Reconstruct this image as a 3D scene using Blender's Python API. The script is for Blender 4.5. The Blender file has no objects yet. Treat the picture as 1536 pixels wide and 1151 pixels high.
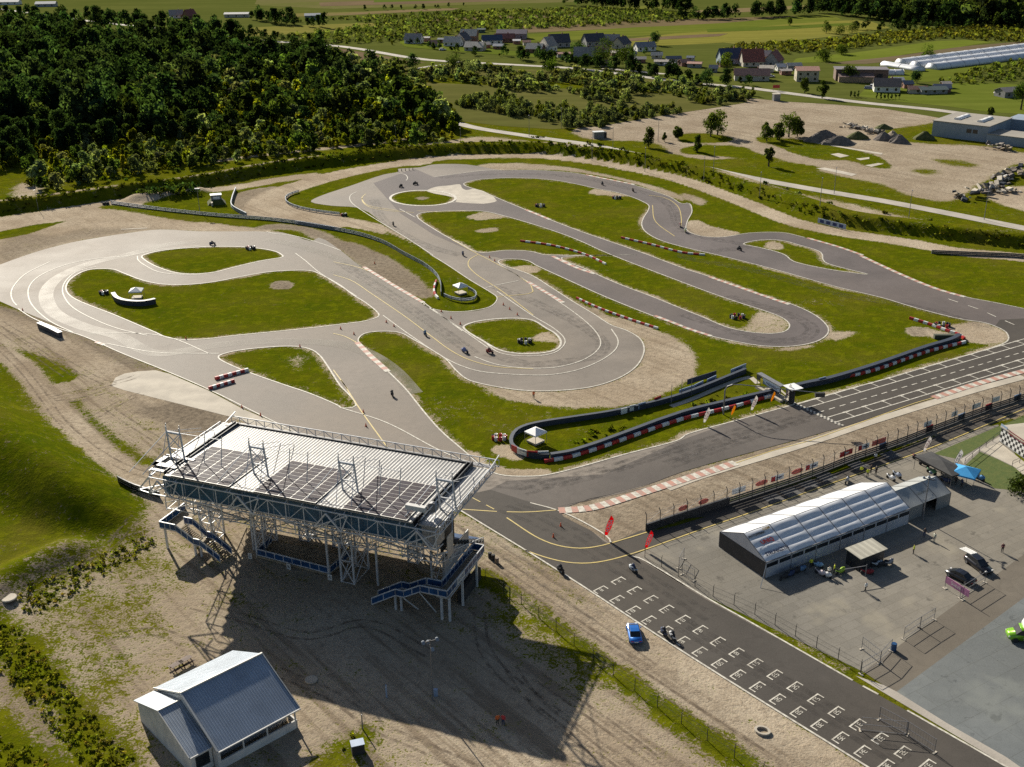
import bpy, bmesh, math, random
import numpy as np
from mathutils import Vector, Matrix
from mathutils.geometry import delaunay_2d_cdt
random.seed(7); RNG=np.random.default_rng(7)
sc=bpy.context.scene; COL=sc.collection
# ---------------------------------------------------------------- camera
F=1680.; TH=math.radians(23.15); RO=math.radians(0.7); HC=92.0
_c,_s=math.cos(TH),math.sin(TH)
FWD=np.array([0,_c,-_s]); _dn=np.array([0,-_s,-_c]); _rt=np.array([1.,0,0])
_cr,_sr=math.cos(RO),math.sin(RO)
RT=_cr*_rt+_sr*_dn; DN=-_sr*_rt+_cr*_dn
cd=bpy.data.cameras.new('camera'); cam=bpy.data.objects.new('camera',cd); COL.objects.link(cam)
cd.sensor_width=36; cd.lens=36*F/1536; cd.clip_start=1; cd.clip_end=9000
m=Matrix(((RT[0],-DN[0],-FWD[0],0),(RT[1],-DN[1],-FWD[1],0),(RT[2],-DN[2],-FWD[2],HC),(0,0,0,1)))
cam.matrix_world=m; sc.camera=cam
SUN_AZ=151.; SUN_EL=28.
SD=np.array([math.sin(math.radians(SUN_AZ)),math.cos(math.radians(SUN_AZ))])  # where shadows point
# ---------------------------------------------------------------- surveying: a point of the site seen at photo pixel (x,y), at height z
def Gz(x,y,z=0.):
    d=(x-768)*RT+(y-575.5)*DN+F*FWD
    t=(z-HC)/d[2]; return np.array([0,0,HC])+t*d
CR={'A':(0,0,3),'B':(512,0,3),'C':(1024,0,3),'D':(0,384,3),'E':(512,384,3),'F':(1024,384,3),'G':(0,768,3),'H':(512,768,3),'I':(1024,768,3),
 'J':(0,280,5.1167),'K':(400,220,5.1167),'M':(500,360,5.1167),'N':(760,700,5.1167),'O':(1000,560,5.1167),'P':(0,0,1)}
def px(s):
    """'E 10,20 30,40 A 5,6 ...' survey notes -> list of photo pixel pairs"""
    out=[];t='P'
    for w in s.split():
        if w in CR: t=w; continue
        a,b=w.split(','); ox,oy,k=CR[t]; out.append((ox+float(a)/k,oy+float(b)/k))
    return out
def W(s,z=0.): return np.array([Gz(x,y,z)[:2] for x,y in (px(s) if isinstance(s,str) else s)])
def sm(P,n=6,closed=True):
    P=np.asarray(P,float);N=len(P);out=[]
    rng=range(N) if closed else range(N-1)
    for i in rng:
        p0,p1,p2,p3=[P[j%N] if closed else P[min(max(j,0),N-1)] for j in (i-1,i,i+1,i+2)]
        d01=max(np.linalg.norm(p1-p0),1e-3)**.5;d12=max(np.linalg.norm(p2-p1),1e-3)**.5;d23=max(np.linalg.norm(p3-p2),1e-3)**.5
        m1=(p2-p1)/d12+0; 
        t1=((p1-p0)/d01-(p2-p0)/(d01+d12)+(p2-p1)/d12)*d12 if np.linalg.norm(p1-p0)>1e-3 else (p2-p1)
        t2=((p2-p1)/d12-(p3-p1)/(d12+d23)+(p3-p2)/d23)*d12 if np.linalg.norm(p3-p2)>1e-3 else (p2-p1)
        for k in range(n):
            t=k/n;out.append((2*t**3-3*t*t+1)*p1+(t**3-2*t*t+t)*t1+(-2*t**3+3*t*t)*p2+(t**3-t*t)*t2)
    if not closed: out.append(P[-1])
    return np.array(out)
def resample(P,step,closed=False):
    P=np.asarray(P,float)
    if closed:P=np.vstack([P,P[:1]])
    s=np.r_[0,np.cumsum(np.linalg.norm(np.diff(P,axis=0),axis=1))]
    n=max(2,int(round(s[-1]/step))+1);q=np.linspace(0,s[-1],n)
    return np.stack([np.interp(q,s,P[:,i]) for i in range(P.shape[1])],1)
# ---------------------------------------------------------------- signed distances
def sdist(X,Y,P):
    """signed distance to a closed polygon, positive inside"""
    d=np.full(X.shape,1e9);ins=np.zeros(X.shape,bool);n=len(P)
    for i in range(n):
        ax,ay=P[i];bx,by=P[(i+1)%n];ex,ey=bx-ax,by-ay;L=ex*ex+ey*ey+1e-12
        t=np.clip(((X-ax)*ex+(Y-ay)*ey)/L,0,1)
        d=np.minimum(d,(X-ax-t*ex)**2+(Y-ay-t*ey)**2)
        c=((ay>Y)!=(by>Y));xx=ax+(Y-ay)*ex/(ey if abs(ey)>1e-12 else 1e-12)
        ins^=c&(X<xx)
    d=np.sqrt(d);return np.where(ins,d,-d)
def ldist(X,Y,P):
    """distance to an open polyline and the side (left positive)"""
    d=np.full(X.shape,1e18);sd=np.zeros(X.shape)
    for i in range(len(P)-1):
        ax,ay=P[i];bx,by=P[i+1];ex,ey=bx-ax,by-ay;L=ex*ex+ey*ey+1e-12
        t=np.clip(((X-ax)*ex+(Y-ay)*ey)/L,0,1)
        dd=(X-ax-t*ex)**2+(Y-ay-t*ey)**2;cr=ex*(Y-ay)-ey*(X-ax)
        k=dd<d;d=np.where(k,dd,d);sd=np.where(k,np.sign(cr),sd)
    return np.sqrt(d),sd
# earth bank round the circuit: line of its inner foot, left to right
BANK=sm(W('A -240,1010 0,968 350,922 600,882 900,845 1200,790 1535,745 B 300,712 600,692 900,692 1100,712 1300,745 1535,792 C 300,885 500,955 700,1015 1100,1072 1535,1122 2000,1165'),4,False)
MOUND3=sm(np.array([Gz(x,y,z) for x,y,z in ((-120,560,8),(-40,612,8),(0,640,7.5),(60,683,6.5),(110,722,5.),(150,757,3.),(185,790,.8))]),4,False)
MOUND=MOUND3[:,:2]
SPUR=sm(W('P -60,905 0,862 50,835 95,815',2.),4,False)
MOUND2=sm(W('A 620,895 760,885 890,865'),3,False)
def sstep(x): x=np.clip(x,0,1); return x*x*(3-2*x)
def Hf(X,Y):
    X=np.asarray(X,float);Y=np.asarray(Y,float)
    d,s=ldist(X,Y,BANK);o=d*s
    h=3.2*sstep(o/3.9)*(1-sstep((o-7.5)/9.))*(o>0)
    dm,sd=ldist(X,Y,MOUND);w_=1/(((X[...,None]-MOUND3[:,0])**2+(Y[...,None]-MOUND3[:,1])**2)+.5)**2;hz=(w_*MOUND3[:,2]).sum(-1)/w_.sum(-1);h=np.maximum(h,hz*sstep(1-dm/np.where(sd>0,4+hz*1.4,3+hz*1.25)))
    ds,_=ldist(X,Y,SPUR);h=np.maximum(h,2.2*sstep(1-ds/6.))
    d2,_=ldist(X,Y,MOUND2);h=h+1.8*sstep(1-d2/6.)
    return h
def H1(x,y): return float(Hf(np.array([x]),np.array([y]))[0])
def G(x,y,dz=0.):
    """ground point seen at photo pixel, on the real relief"""
    z=0.
    for _ in range(4):
        p=Gz(x,y,z); z=H1(p[0],p[1])
    p[2]=z+dz; return p
def tagp(o,label=None,cat=None,group=None,kind=None):
    if label:o['label']=label
    if cat:o['category']=cat
    if group:o['group']=group
    if kind:o['kind']=kind
    return o
def link(name,me,mat=None,parent=None):
    o=bpy.data.objects.new(name,me);COL.objects.link(o)
    if mat is not None:
        for mm in (mat if isinstance(mat,(list,tuple)) else [mat]): me.materials.append(mm)
    if parent is not None:o.parent=parent
    return o
def empty(name,loc,rz=0.,label=None,cat=None,group=None):
    o=bpy.data.objects.new(name,None);COL.objects.link(o);o.location=[float(v) for v in loc];o.rotation_euler=(0,0,rz)
    o.empty_display_size=.1
    return tagp(o,label,cat,group)
def copy_tree(o,parent=None):
    c=o.copy();COL.objects.link(c);c.parent=parent
    for ch in list(o.children): copy_tree(ch,c)
    return c
# ---------------------------------------------------------------- materials
def nd(nt,t,**kw):
    n=nt.nodes.new(t)
    for k,v in kw.items():
        if k in n.inputs: n.inputs[k].default_value=v
        else: setattr(n,k,v)
    return n
def newmat(name):
    m=bpy.data.materials.new(name);m.use_nodes=True;nt=m.node_tree
    return m,nt,nt.nodes['Principled BSDF']
def math_(nt,op,a,b=None,clamp=False):
    n=nt.nodes.new('ShaderNodeMath');n.operation=op;n.use_clamp=clamp
    for i,v in enumerate((a,b)):
        if v is None: continue
        if isinstance(v,(int,float)): n.inputs[i].default_value=v
        else: nt.links.new(v,n.inputs[i])
    return n.outputs[0]
def mix_(nt,f,a,b,mode='MIX'):
    n=nt.nodes.new('ShaderNodeMix');n.data_type='RGBA';n.blend_type=mode
    for s,v in ((n.inputs[0],f),(n.inputs[6],a),(n.inputs[7],b)):
        if isinstance(v,(int,float)): s.default_value=v
        elif isinstance(v,tuple): s.default_value=(*v,1) if len(v)==3 else v
        else: nt.links.new(v,s)
    return n.outputs[2]
def noise_(nt,vec,scale,detail=3,rough=.55):
    n=nd(nt,'ShaderNodeTexNoise',Scale=scale,Detail=detail,Roughness=rough);nt.links.new(vec,n.inputs['Vector']);return n.outputs['Fac']
def ramp_(nt,f,a,b,lo=0.,hi=1.):
    n=nt.nodes.new('ShaderNodeMapRange');nt.links.new(f,n.inputs[0]);n.inputs[1].default_value=a;n.inputs[2].default_value=b
    n.inputs[3].default_value=lo;n.inputs[4].default_value=hi;return n.outputs[0]
def decal(name,c,lo=.42,hi=.6,scale=1.2,amax=.7,rough=.8,stretch=None):
    m=bpy.data.materials.new(name);m.use_nodes=True;nt=m.node_tree;b=nt.nodes['Principled BSDF'];out=nt.nodes['Material Output']
    pos=nd(nt,'ShaderNodeNewGeometry').outputs['Position'];n=noise_(nt,pos,scale,4,.65);f=ramp_(nt,n,lo,hi,0.,amax)
    b.inputs['Base Color'].default_value=(*c,1);b.inputs['Roughness'].default_value=rough;b.inputs['Specular IOR Level'].default_value=.15
    nt.links.new(mix_(nt,ramp_(nt,noise_(nt,pos,scale*4,2),.3,.7),c,tuple(x*.8 for x in c)),b.inputs['Base Color'])
    t=nt.nodes.new('ShaderNodeBsdfTransparent');mx=nt.nodes.new('ShaderNodeMixShader');nt.links.new(f,mx.inputs[0]);nt.links.new(t.outputs[0],mx.inputs[1]);nt.links.new(b.outputs[0],mx.inputs[2]);nt.links.new(mx.outputs[0],out.inputs[0]);return m
def mat(name,c,c2=None,scale=1.,rough=.8,metal=0.,bump=0.,bscale=None,world=False,detail=3,spec=None):
    m,nt,b=newmat(name)
    if world: v=nd(nt,'ShaderNodeNewGeometry').outputs['Position']
    else: v=nd(nt,'ShaderNodeTexCoord').outputs['Object']
    if c2 is None:c2=tuple(x*.75 for x in c)
    n=noise_(nt,v,scale,detail);f=ramp_(nt,n,.35,.65)
    nt.links.new(mix_(nt,f,c,c2),b.inputs['Base Color'])
    b.inputs['Roughness'].default_value=rough;b.inputs['Metallic'].default_value=metal
    if spec is not None:b.inputs['Specular IOR Level'].default_value=spec
    if bump:
        bn=nd(nt,'ShaderNodeBump',Strength=1.,Distance=bump);nt.links.new(noise_(nt,v,bscale or scale*3,2),bn.inputs['Height']);nt.links.new(bn.outputs[0],b.inputs['Normal'])
    return m
def ground_material():
    m,nt,b=newmat('ground_cover');L=nt.links
    pos=nd(nt,'ShaderNodeNewGeometry').outputs['Position']
    at=nd(nt,'ShaderNodeAttribute',attribute_name='cover');sep=nd(nt,'ShaderNodeSeparateColor');L.new(at.outputs['Color'],sep.inputs[0])
    d,dk,lush=sep.outputs;A=at.outputs['Alpha']
    n1=noise_(nt,pos,.18,3);n2=noise_(nt,pos,.9,4,.65);n3=noise_(nt,pos,3.,3,.7)
    ns=math_(nt,'ADD',math_(nt,'MULTIPLY',math_(nt,'SUBTRACT',n1,.5),.9),math_(nt,'ADD',math_(nt,'MULTIPLY',math_(nt,'SUBTRACT',n2,.5),1.2),math_(nt,'MULTIPLY',math_(nt,'SUBTRACT',n3,.5),1.7)))
    e=math_(nt,'ADD',math_(nt,'SUBTRACT',d,.5),math_(nt,'MULTIPLY',ns,1.0))
    msk=math_(nt,'ADD',math_(nt,'MULTIPLY',e,5.),.5,True)
    # grass
    g=mix_(nt,ramp_(nt,n1,.35,.65),(.150,.140,.006),(.105,.120,.002))
    g2=mix_(nt,ramp_(nt,n2,.3,.7),(.062,.098,.003),(.122,.138,.004))
    lf=math_(nt,'ADD',lush,math_(nt,'MULTIPLY',math_(nt,'SUBTRACT',n1,.5),.8),True)
    g=mix_(nt,lf,g,g2)
    n0=noise_(nt,pos,.055,3,.6)
    g=mix_(nt,ramp_(nt,n0,.48,.70,0.,.7),g,(.165,.135,.022))
    g=mix_(nt,ramp_(nt,n0,.46,.30,0.,.5),g,(.045,.085,.004))
    g=mix_(nt,ramp_(nt,n2,.52,.72,0.,.6),g,(.11,.085,.018))
    g=mix_(nt,ramp_(nt,n3,.3,.75,0.,.7),g,(.040,.048,.002))
    # earth: fine pale sand, stones, and wheel-worn streaks
    mr=nd(nt,'ShaderNodeMapping');L.new(pos,mr.inputs[0]);mr.inputs['Rotation'].default_value=(0,0,math.radians(-129.6));mp=nd(nt,'ShaderNodeMapping');L.new(mr.outputs[0],mp.inputs[0]);mp.inputs['Scale'].default_value=(.02,.42,1)
    st=noise_(nt,mp.outputs[0],1.,5,.65)
    s=mix_(nt,ramp_(nt,n1,.35,.65),(.52,.435,.325),(.40,.335,.25))
    s=mix_(nt,ramp_(nt,n0,.50,.64,0.,.6),s,(.30,.235,.165));s=mix_(nt,ramp_(nt,n0,.48,.36,0.,.6),s,(.60,.52,.40));s=mix_(nt,ramp_(nt,n2,.52,.66,0.,.5),s,(.27,.21,.15))
    s=mix_(nt,ramp_(nt,n3,.35,.65,0.,.7),s,(.29,.225,.155))
    s=mix_(nt,math_(nt,'MULTIPLY',ramp_(nt,st,.50,.60),math_(nt,'MULTIPLY',A,.75)),s,(.19,.145,.10))
    q=mix_(nt,ramp_(nt,n2,.3,.7),(.19,.155,.115),(.115,.095,.072))
    s=mix_(nt,math_(nt,'ADD',dk,math_(nt,'MULTIPLY',math_(nt,'SUBTRACT',n2,.5),.9),True),s,q)
    n5=noise_(nt,pos,11.,2,.7);g=mix_(nt,ramp_(nt,n5,.42,.62,.45,0.),g,(.035,.045,.002));s=mix_(nt,ramp_(nt,n5,.34,.50,.55,0.),s,(.16,.125,.09));g=mix_(nt,ramp_(nt,noise_(nt,pos,.35,4,.7),.50,.62,0,.4),g,(.155,.165,.004))
    L.new(mix_(nt,msk,g,s),b.inputs['Base Color']);b.inputs['Roughness'].default_value=1.;b.inputs['Specular IOR Level'].default_value=0.
    hb=math_(nt,'ADD',math_(nt,'MULTIPLY',n3,1.),math_(nt,'MULTIPLY',n2,1.5))
    bn=nd(nt,'ShaderNodeBump',Strength=1.,Distance=.10);L.new(hb,bn.inputs['Height']);L.new(bn.outputs[0],b.inputs['Normal'])
    return m
def asphalt(name,c,glossy=.55,joint=0):
    m,nt,b=newmat(name);L=nt.links;b.inputs['Specular IOR Level'].default_value=.12
    pos=nd(nt,'ShaderNodeNewGeometry').outputs['Position']
    n1=noise_(nt,pos,.045,4,.6);n2=noise_(nt,pos,.6,3);n3=noise_(nt,pos,5.,3,.8)
    lo=tuple(x*.72 for x in c);hi=tuple(x*1.28 for x in c)
    k=mix_(nt,ramp_(nt,n1,.36,.64),lo,hi)
    wv=noise_(nt,pos,.16,2,.4);k=mix_(nt,ramp_(nt,math_(nt,'ABSOLUTE',math_(nt,'SUBTRACT',wv,.5)),0.,.012,.35,0.),k,tuple(x*.55 for x in c))
    k=mix_(nt,ramp_(nt,noise_(nt,pos,.02,2),.45,.6,0,.4),k,(c[0]*1.25,c[1]*1.15,c[2]*1.0))
    k=mix_(nt,ramp_(nt,n2,.3,.7,0,.4),k,tuple(x*.7 for x in c))
    k=mix_(nt,ramp_(nt,n3,.35,.7,0,.5),k,tuple(x*1.35 for x in c))
    if joint:
        mr=nd(nt,'ShaderNodeMapping');L.new(pos,mr.inputs[0]);mr.inputs['Rotation'].default_value=(0,0,math.radians(-30.3));br=nd(nt,'ShaderNodeTexBrick',Scale=1.);L.new(mr.outputs[0],br.inputs['Vector']);br.inputs['Color1'].default_value=(1,1,1,1);br.inputs['Color2'].default_value=(.86,.86,.86,1);br.inputs['Mortar'].default_value=(.62,.6,.56,1);br.inputs['Mortar Size'].default_value=.03;br.inputs['Brick Width'].default_value=joint;br.inputs['Row Height'].default_value=joint*.5
        k=mix_(nt,.8,k,br.outputs['Color'],'MULTIPLY')
        k=mix_(nt,ramp_(nt,noise_(nt,pos,.35,4,.7),.60,.68,0,.6),k,tuple(x*.35 for x in c));k=mix_(nt,ramp_(nt,noise_(nt,pos,.11,3,.6),.56,.66,0,.45),k,(c[0]*1.5,c[1]*1.45,c[2]*1.3))
    L.new(k,b.inputs['Base Color']);L.new(ramp_(nt,n1,.3,.7,glossy+.0,glossy+.12),b.inputs['Roughness'])
    bn=nd(nt,'ShaderNodeBump',Strength=.6,Distance=.02);L.new(n3,bn.inputs['Height']);L.new(bn.outputs[0],b.inputs['Normal'])
    return m
# ---------------------------------------------------------------- mesh builder
class MB:
    def __init__(s): s.v=[];s.f=[];s.mi=[]
    def add(s,V,Fc,mi=0):
        o=len(s.v);s.v.extend([tuple(map(float,p)) for p in V]);s.f.extend([tuple(o+i for i in f) for f in Fc]);s.mi.extend([mi]*len(Fc))
    def box(s,x0,x1,y0,y1,z0,z1,mi=0):
        s.add([(x0,y0,z0),(x1,y0,z0),(x1,y1,z0),(x0,y1,z0),(x0,y0,z1),(x1,y0,z1),(x1,y1,z1),(x0,y1,z1)],
              [(0,3,2,1),(4,5,6,7),(0,1,5,4),(1,2,6,5),(2,3,7,6),(3,0,4,7)],mi)
    def bar(s,a,b,w,h=None,mi=0,n=4):
        a=np.array(a,float);b=np.array(b,float);d=b-a;L=np.linalg.norm(d)
        if L<1e-6:return
        d/=L;up=np.array([0,0,1.]) if abs(d[2])<.95 else np.array([1.,0,0])
        r=np.cross(d,up);r/=np.linalg.norm(r);u=np.cross(r,d);h=h or w
        if n==4: off=[(-1,-1),(1,-1),(1,1),(-1,1)]
        else: off=[(math.cos(2*math.pi*i/n),math.sin(2*math.pi*i/n)) for i in range(n)]
        V=[a+r*x*w/2+u*y*h/2 for x,y in off]+[b+r*x*w/2+u*y*h/2 for x,y in off]
        s.add(V,[tuple(range(n))[::-1],tuple(range(n,2*n))]+[(i,(i+1)%n,n+(i+1)%n,n+i) for i in range(n)],mi)
    def tube(s,pts,r,n=6,mi=0,closed=False):
        pts=[np.array(p,float) for p in pts];rr=r if hasattr(r,'__len__') else [r]*len(pts);V=[];Fc=[]
        prev=None
        for i,p in enumerate(pts):
            d=(pts[min(i+1,len(pts)-1)]-pts[max(i-1,0)]);d/=max(np.linalg.norm(d),1e-9)
            up=np.array([0,0,1.]) if abs(d[2])<.9 else np.array([0,1.,0])
            a=np.cross(d,up);a/=np.linalg.norm(a);b=np.cross(a,d)
            if prev is not None and a@prev<0: a=-a;b=-b
            prev=a
            for k in range(n): 
                t=2*math.pi*k/n;V.append(p+(a*math.cos(t)+b*math.sin(t))*rr[i])
        for i in range(len(pts)-1):
            for k in range(n): Fc.append((i*n+k,i*n+(k+1)%n,(i+1)*n+(k+1)%n,(i+1)*n+k))
        Fc+= [tuple(range(n))[::-1],tuple(range((len(pts)-1)*n,len(pts)*n))]
        s.add(V,Fc,mi)
    def prism(s,poly,z0,z1,mi=0):
        n=len(poly);V=[(p[0],p[1],z0) for p in poly]+[(p[0],p[1],z1) for p in poly]
        s.add(V,[tuple(range(n))[::-1],tuple(range(n,2*n))]+[(i,(i+1)%n,n+(i+1)%n,n+i) for i in range(n)],mi)
    def loft(s,secs,mi=0,cap=True):
        n=len(secs[0]);V=[p for q in secs for p in q];Fc=[]
        for i in range(len(secs)-1):
            for k in range(n): Fc.append((i*n+k,i*n+(k+1)%n,(i+1)*n+(k+1)%n,(i+1)*n+k))
        if cap: Fc+=[tuple(range(n))[::-1],tuple(range((len(secs)-1)*n,len(secs)*n))]
        s.add(V,Fc,mi)
    def ball(s,c,r,n=8,m=5,mi=0,jit=0.):
        rx,ry,rz=r if hasattr(r,'__len__') else (r,r,r);secs=[]
        for j in range(m+1):
            t=math.pi*(j/m);q=max(math.sin(t),.02)
            secs.append([(c[0]+rx*q*math.cos(2*math.pi*i/n)*(1+jit*random.uniform(-1,1)),c[1]+ry*q*math.sin(2*math.pi*i/n)*(1+jit*random.uniform(-1,1)),c[2]-rz*math.cos(t)) for i in range(n)])
        s.loft(secs,mi)
    def build(s,name,mat=None,parent=None,smooth=False):
        me=bpy.data.meshes.new(name);me.from_pydata(s.v,[],s.f)
        if any(s.mi): me.polygons.foreach_set('material_index',s.mi)
        if smooth: me.polygons.foreach_set('use_smooth',[True]*len(s.f))
        me.validate();me.update()
        return link(name,me,mat,parent)
def ribbon(mb,P,w,z,closed=False,off=0.,mi=0,step=1.2,relief=False):
    P=resample(P,step,closed);n=len(P)
    if closed: T=np.roll(P[:-1],-1,0)-np.roll(P[:-1],1,0);T=np.vstack([T,T[:1]])
    else: T=np.gradient(P,axis=0)
    T/=np.linalg.norm(T,axis=1)[:,None]+1e-9;N=np.stack([-T[:,1],T[:,0]],1)
    a=P+N*(off+w/2);b=P+N*(off-w/2)
    if relief: za=Hf(a[:,0],a[:,1])+z;zb=Hf(b[:,0],b[:,1])+z
    else: za=zb=np.full(n,z)
    V=[];
    for i in range(n): V+= [(*a[i],za[i]),(*b[i],zb[i])]
    mb.add(V,[(2*i,2*i+1,2*i+3,2*i+2) for i in range(n-1)],mi)
def sheet(name,outer,holes,z,mat_,kind='structure'):
    vs=[];es=[]
    for P in [outer]+list(holes):
        o=len(vs);k=len(P);vs+= [Vector((float(p[0]),float(p[1]))) for p in P];es+=[(o+i,o+(i+1)%k) for i in range(k)]
    r=delaunay_2d_cdt(vs,es,[],0,1e-4)
    V=np.array([(v.x,v.y) for v in r[0]]);T=np.array([list(f) for f in r[2] if len(f)==3])
    C=V[T].mean(1);ok=sdist(C[:,0],C[:,1],np.array(outer))>0
    for h in holes: ok&=~(sdist(C[:,0],C[:,1],np.array(h))>0)
    T=T[ok];a,b,c=V[T[:,0]],V[T[:,1]],V[T[:,2]]
    cr=(b[:,0]-a[:,0])*(c[:,1]-a[:,1])-(b[:,1]-a[:,1])*(c[:,0]-a[:,0]);T[cr<0]=T[cr<0][:,::-1]
    me=bpy.data.meshes.new(name);me.from_pydata([(x,y,z) for x,y in V],[],T.tolist());me.validate();me.update()
    o=link(name,me,mat_);o['kind']=kind;return o
def ragged(P,amp,step,closed=True):
    P=resample(P,step,closed);P=P[:-1] if closed else P
    n=len(P);r=RNG.normal(0,1,n);r=(r+np.roll(r,1)*.7+np.roll(r,2)*.4)/1.4
    T=np.roll(P,-1,0)-np.roll(P,1,0);T/=np.linalg.norm(T,axis=1)[:,None]+1e-9
    return P+np.stack([-T[:,1],T[:,0]],1)*(r*amp)[:,None]
# ================================================================ the setting: relief and cover
ISL={}
ISL['big']=sm(W('''B 550,830 600,812 700,803 850,803 960,812 1060,830 1150,850 1230,865 1300,885 1360,910 1383,925 1382,945 1358,985 1352,1015 1370,1045 1430,1080 1535,1112
F 170,0 400,58 700,142 900,190 1050,235 1250,285 1350,300 1400,315 1450,340 1466,365 1460,385 1425,402 1340,430 1140,487 940,548 740,602 530,662 265,735 0,812
E 1535,822 1270,895 980,975 900,990 830,993 740,990 680,975 610,930 560,885 450,790 370,700 290,600 210,520 140,450 78,390 80,368 110,348 180,340 260,345 320,375 400,420 470,465 520,520
575,560 700,590 830,607 950,608 1060,600 1150,585 1250,550 1320,505 1355,455 1362,410 1340,370 1280,335 1220,315 1140,265 1040,205 940,140 850,85 750,50 712,35 708,22 740,15 830,20 880,45 1000,100 1200,190 1400,270 1535,320
F 100,355 200,378 350,405 480,408 590,390 645,360 655,325 600,270 500,222 350,175 200,120 0,55 B 1380,1148 1200,1085 1070,1040 940,990 745,910 640,865'''),4)
ISL['hairpin']=sm(W('B 340,972 360,960 430,953 500,950 640,952 740,975 900,1022 1050,1075 1200,1142 F 0,120 120,165 250,210 380,252 440,275 475,300 480,322 455,342 400,350 300,343 200,322 100,280 0,240 E 1400,185 1230,120 1100,60 990,8 B 1330,1148 920,1148 850,1132 740,1128 650,1138 610,1135 540,1100 430,1040'),4)
c=np.array([634.5,297.5]);ISL['oval']=sm(W([(c[0]+49*math.cos(t),c[1]+11.5*math.sin(t)) for t in np.linspace(0,2*math.pi,16,False)]),4)
ISL['lens']=sm(W('A 650,1148 720,1130 900,1113 1100,1113 1230,1130 1268,1148 P 424,386 D 1180,22 1060,50 960,75 870,82 800,78 740,62 690,42 650,18 638,2'),4)
ISL['leftbig']=sm(W('D 300,130 330,95 400,63 500,60 560,80 640,110 730,128 840,130 960,118 1080,95 1200,74 1320,66 1400,68 1450,88 1535,135 E 50,175 110,212 168,262 165,275 100,295 0,308 D 1400,325 1200,345 1050,360 950,372 860,378 760,370 700,345 500,260 400,222 330,190 300,160'),4)
ISL['wedge']=sm(W('D 985,450 1050,430 1200,412 1330,408 1400,422 1440,450 1470,490 1535,590 E 30,620 65,665 62,680 0,686 D 1535,682 1400,622 1270,578 1120,525 1030,488 985,462'),4)
ISL['drop']=sm(W('E 550,318 600,298 700,284 800,282 860,290 920,325 960,348 985,378 985,405 960,425 900,438 800,440 720,427 640,385 560,335'),4)
ISL['tri']=sm(W('C 272,1100 330,1084 400,1080 460,1086 520,1103 620,1135 F 640,30 740,60 838,85 760,76 640,58 500,26 C 460,1148 400,1128 330,1112'),3)
ASP=sm(W('''P -45,435 -60,400 J -30,610 0,600 150,545 300,495 550,430 800,385 1000,355 1230,330 1535,345 P 423,349 467,362 K 400,700 570,800 770,960 1130,1148 M 680,490 730,520 850,545 1000,552 1130,540 1230,490 1255,440 1200,400 1050,310 870,190 740,110 590,0
K 1280,840 1100,720 920,610 700,470 500,455 340,425 400,385 650,300 900,215 1010,195 1010,172 1120,165 1180,160 1280,138 1535,138 B 730,768 800,766 900,768 1050,780 1150,800 1300,830 1400,860 1480,888 1535,918
C 25,915 42,950 20,1000 22,1040 90,1065 180,1068 300,1050 450,1048 550,1070 700,1112 800,1148 F 900,45 1000,90 1150,150 1280,187 1400,210 1535,238 1800,300 1900,480 1535,525 1330,583 1130,640 720,770 360,870 0,972
E 1350,1040 1150,1090 985,1128 O 0,850 N 400,335 640,490 750,560 1010,700 1535,1010 I 300,495 765,760 1455,1148 1800,1350 1200,1380 830,1148 0,630 H 1000,280 545,0 D 1300,780 1180,722 1090,683 935,600 750,520 540,435 430,385 250,310 90,245 0,205'''),3)
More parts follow.
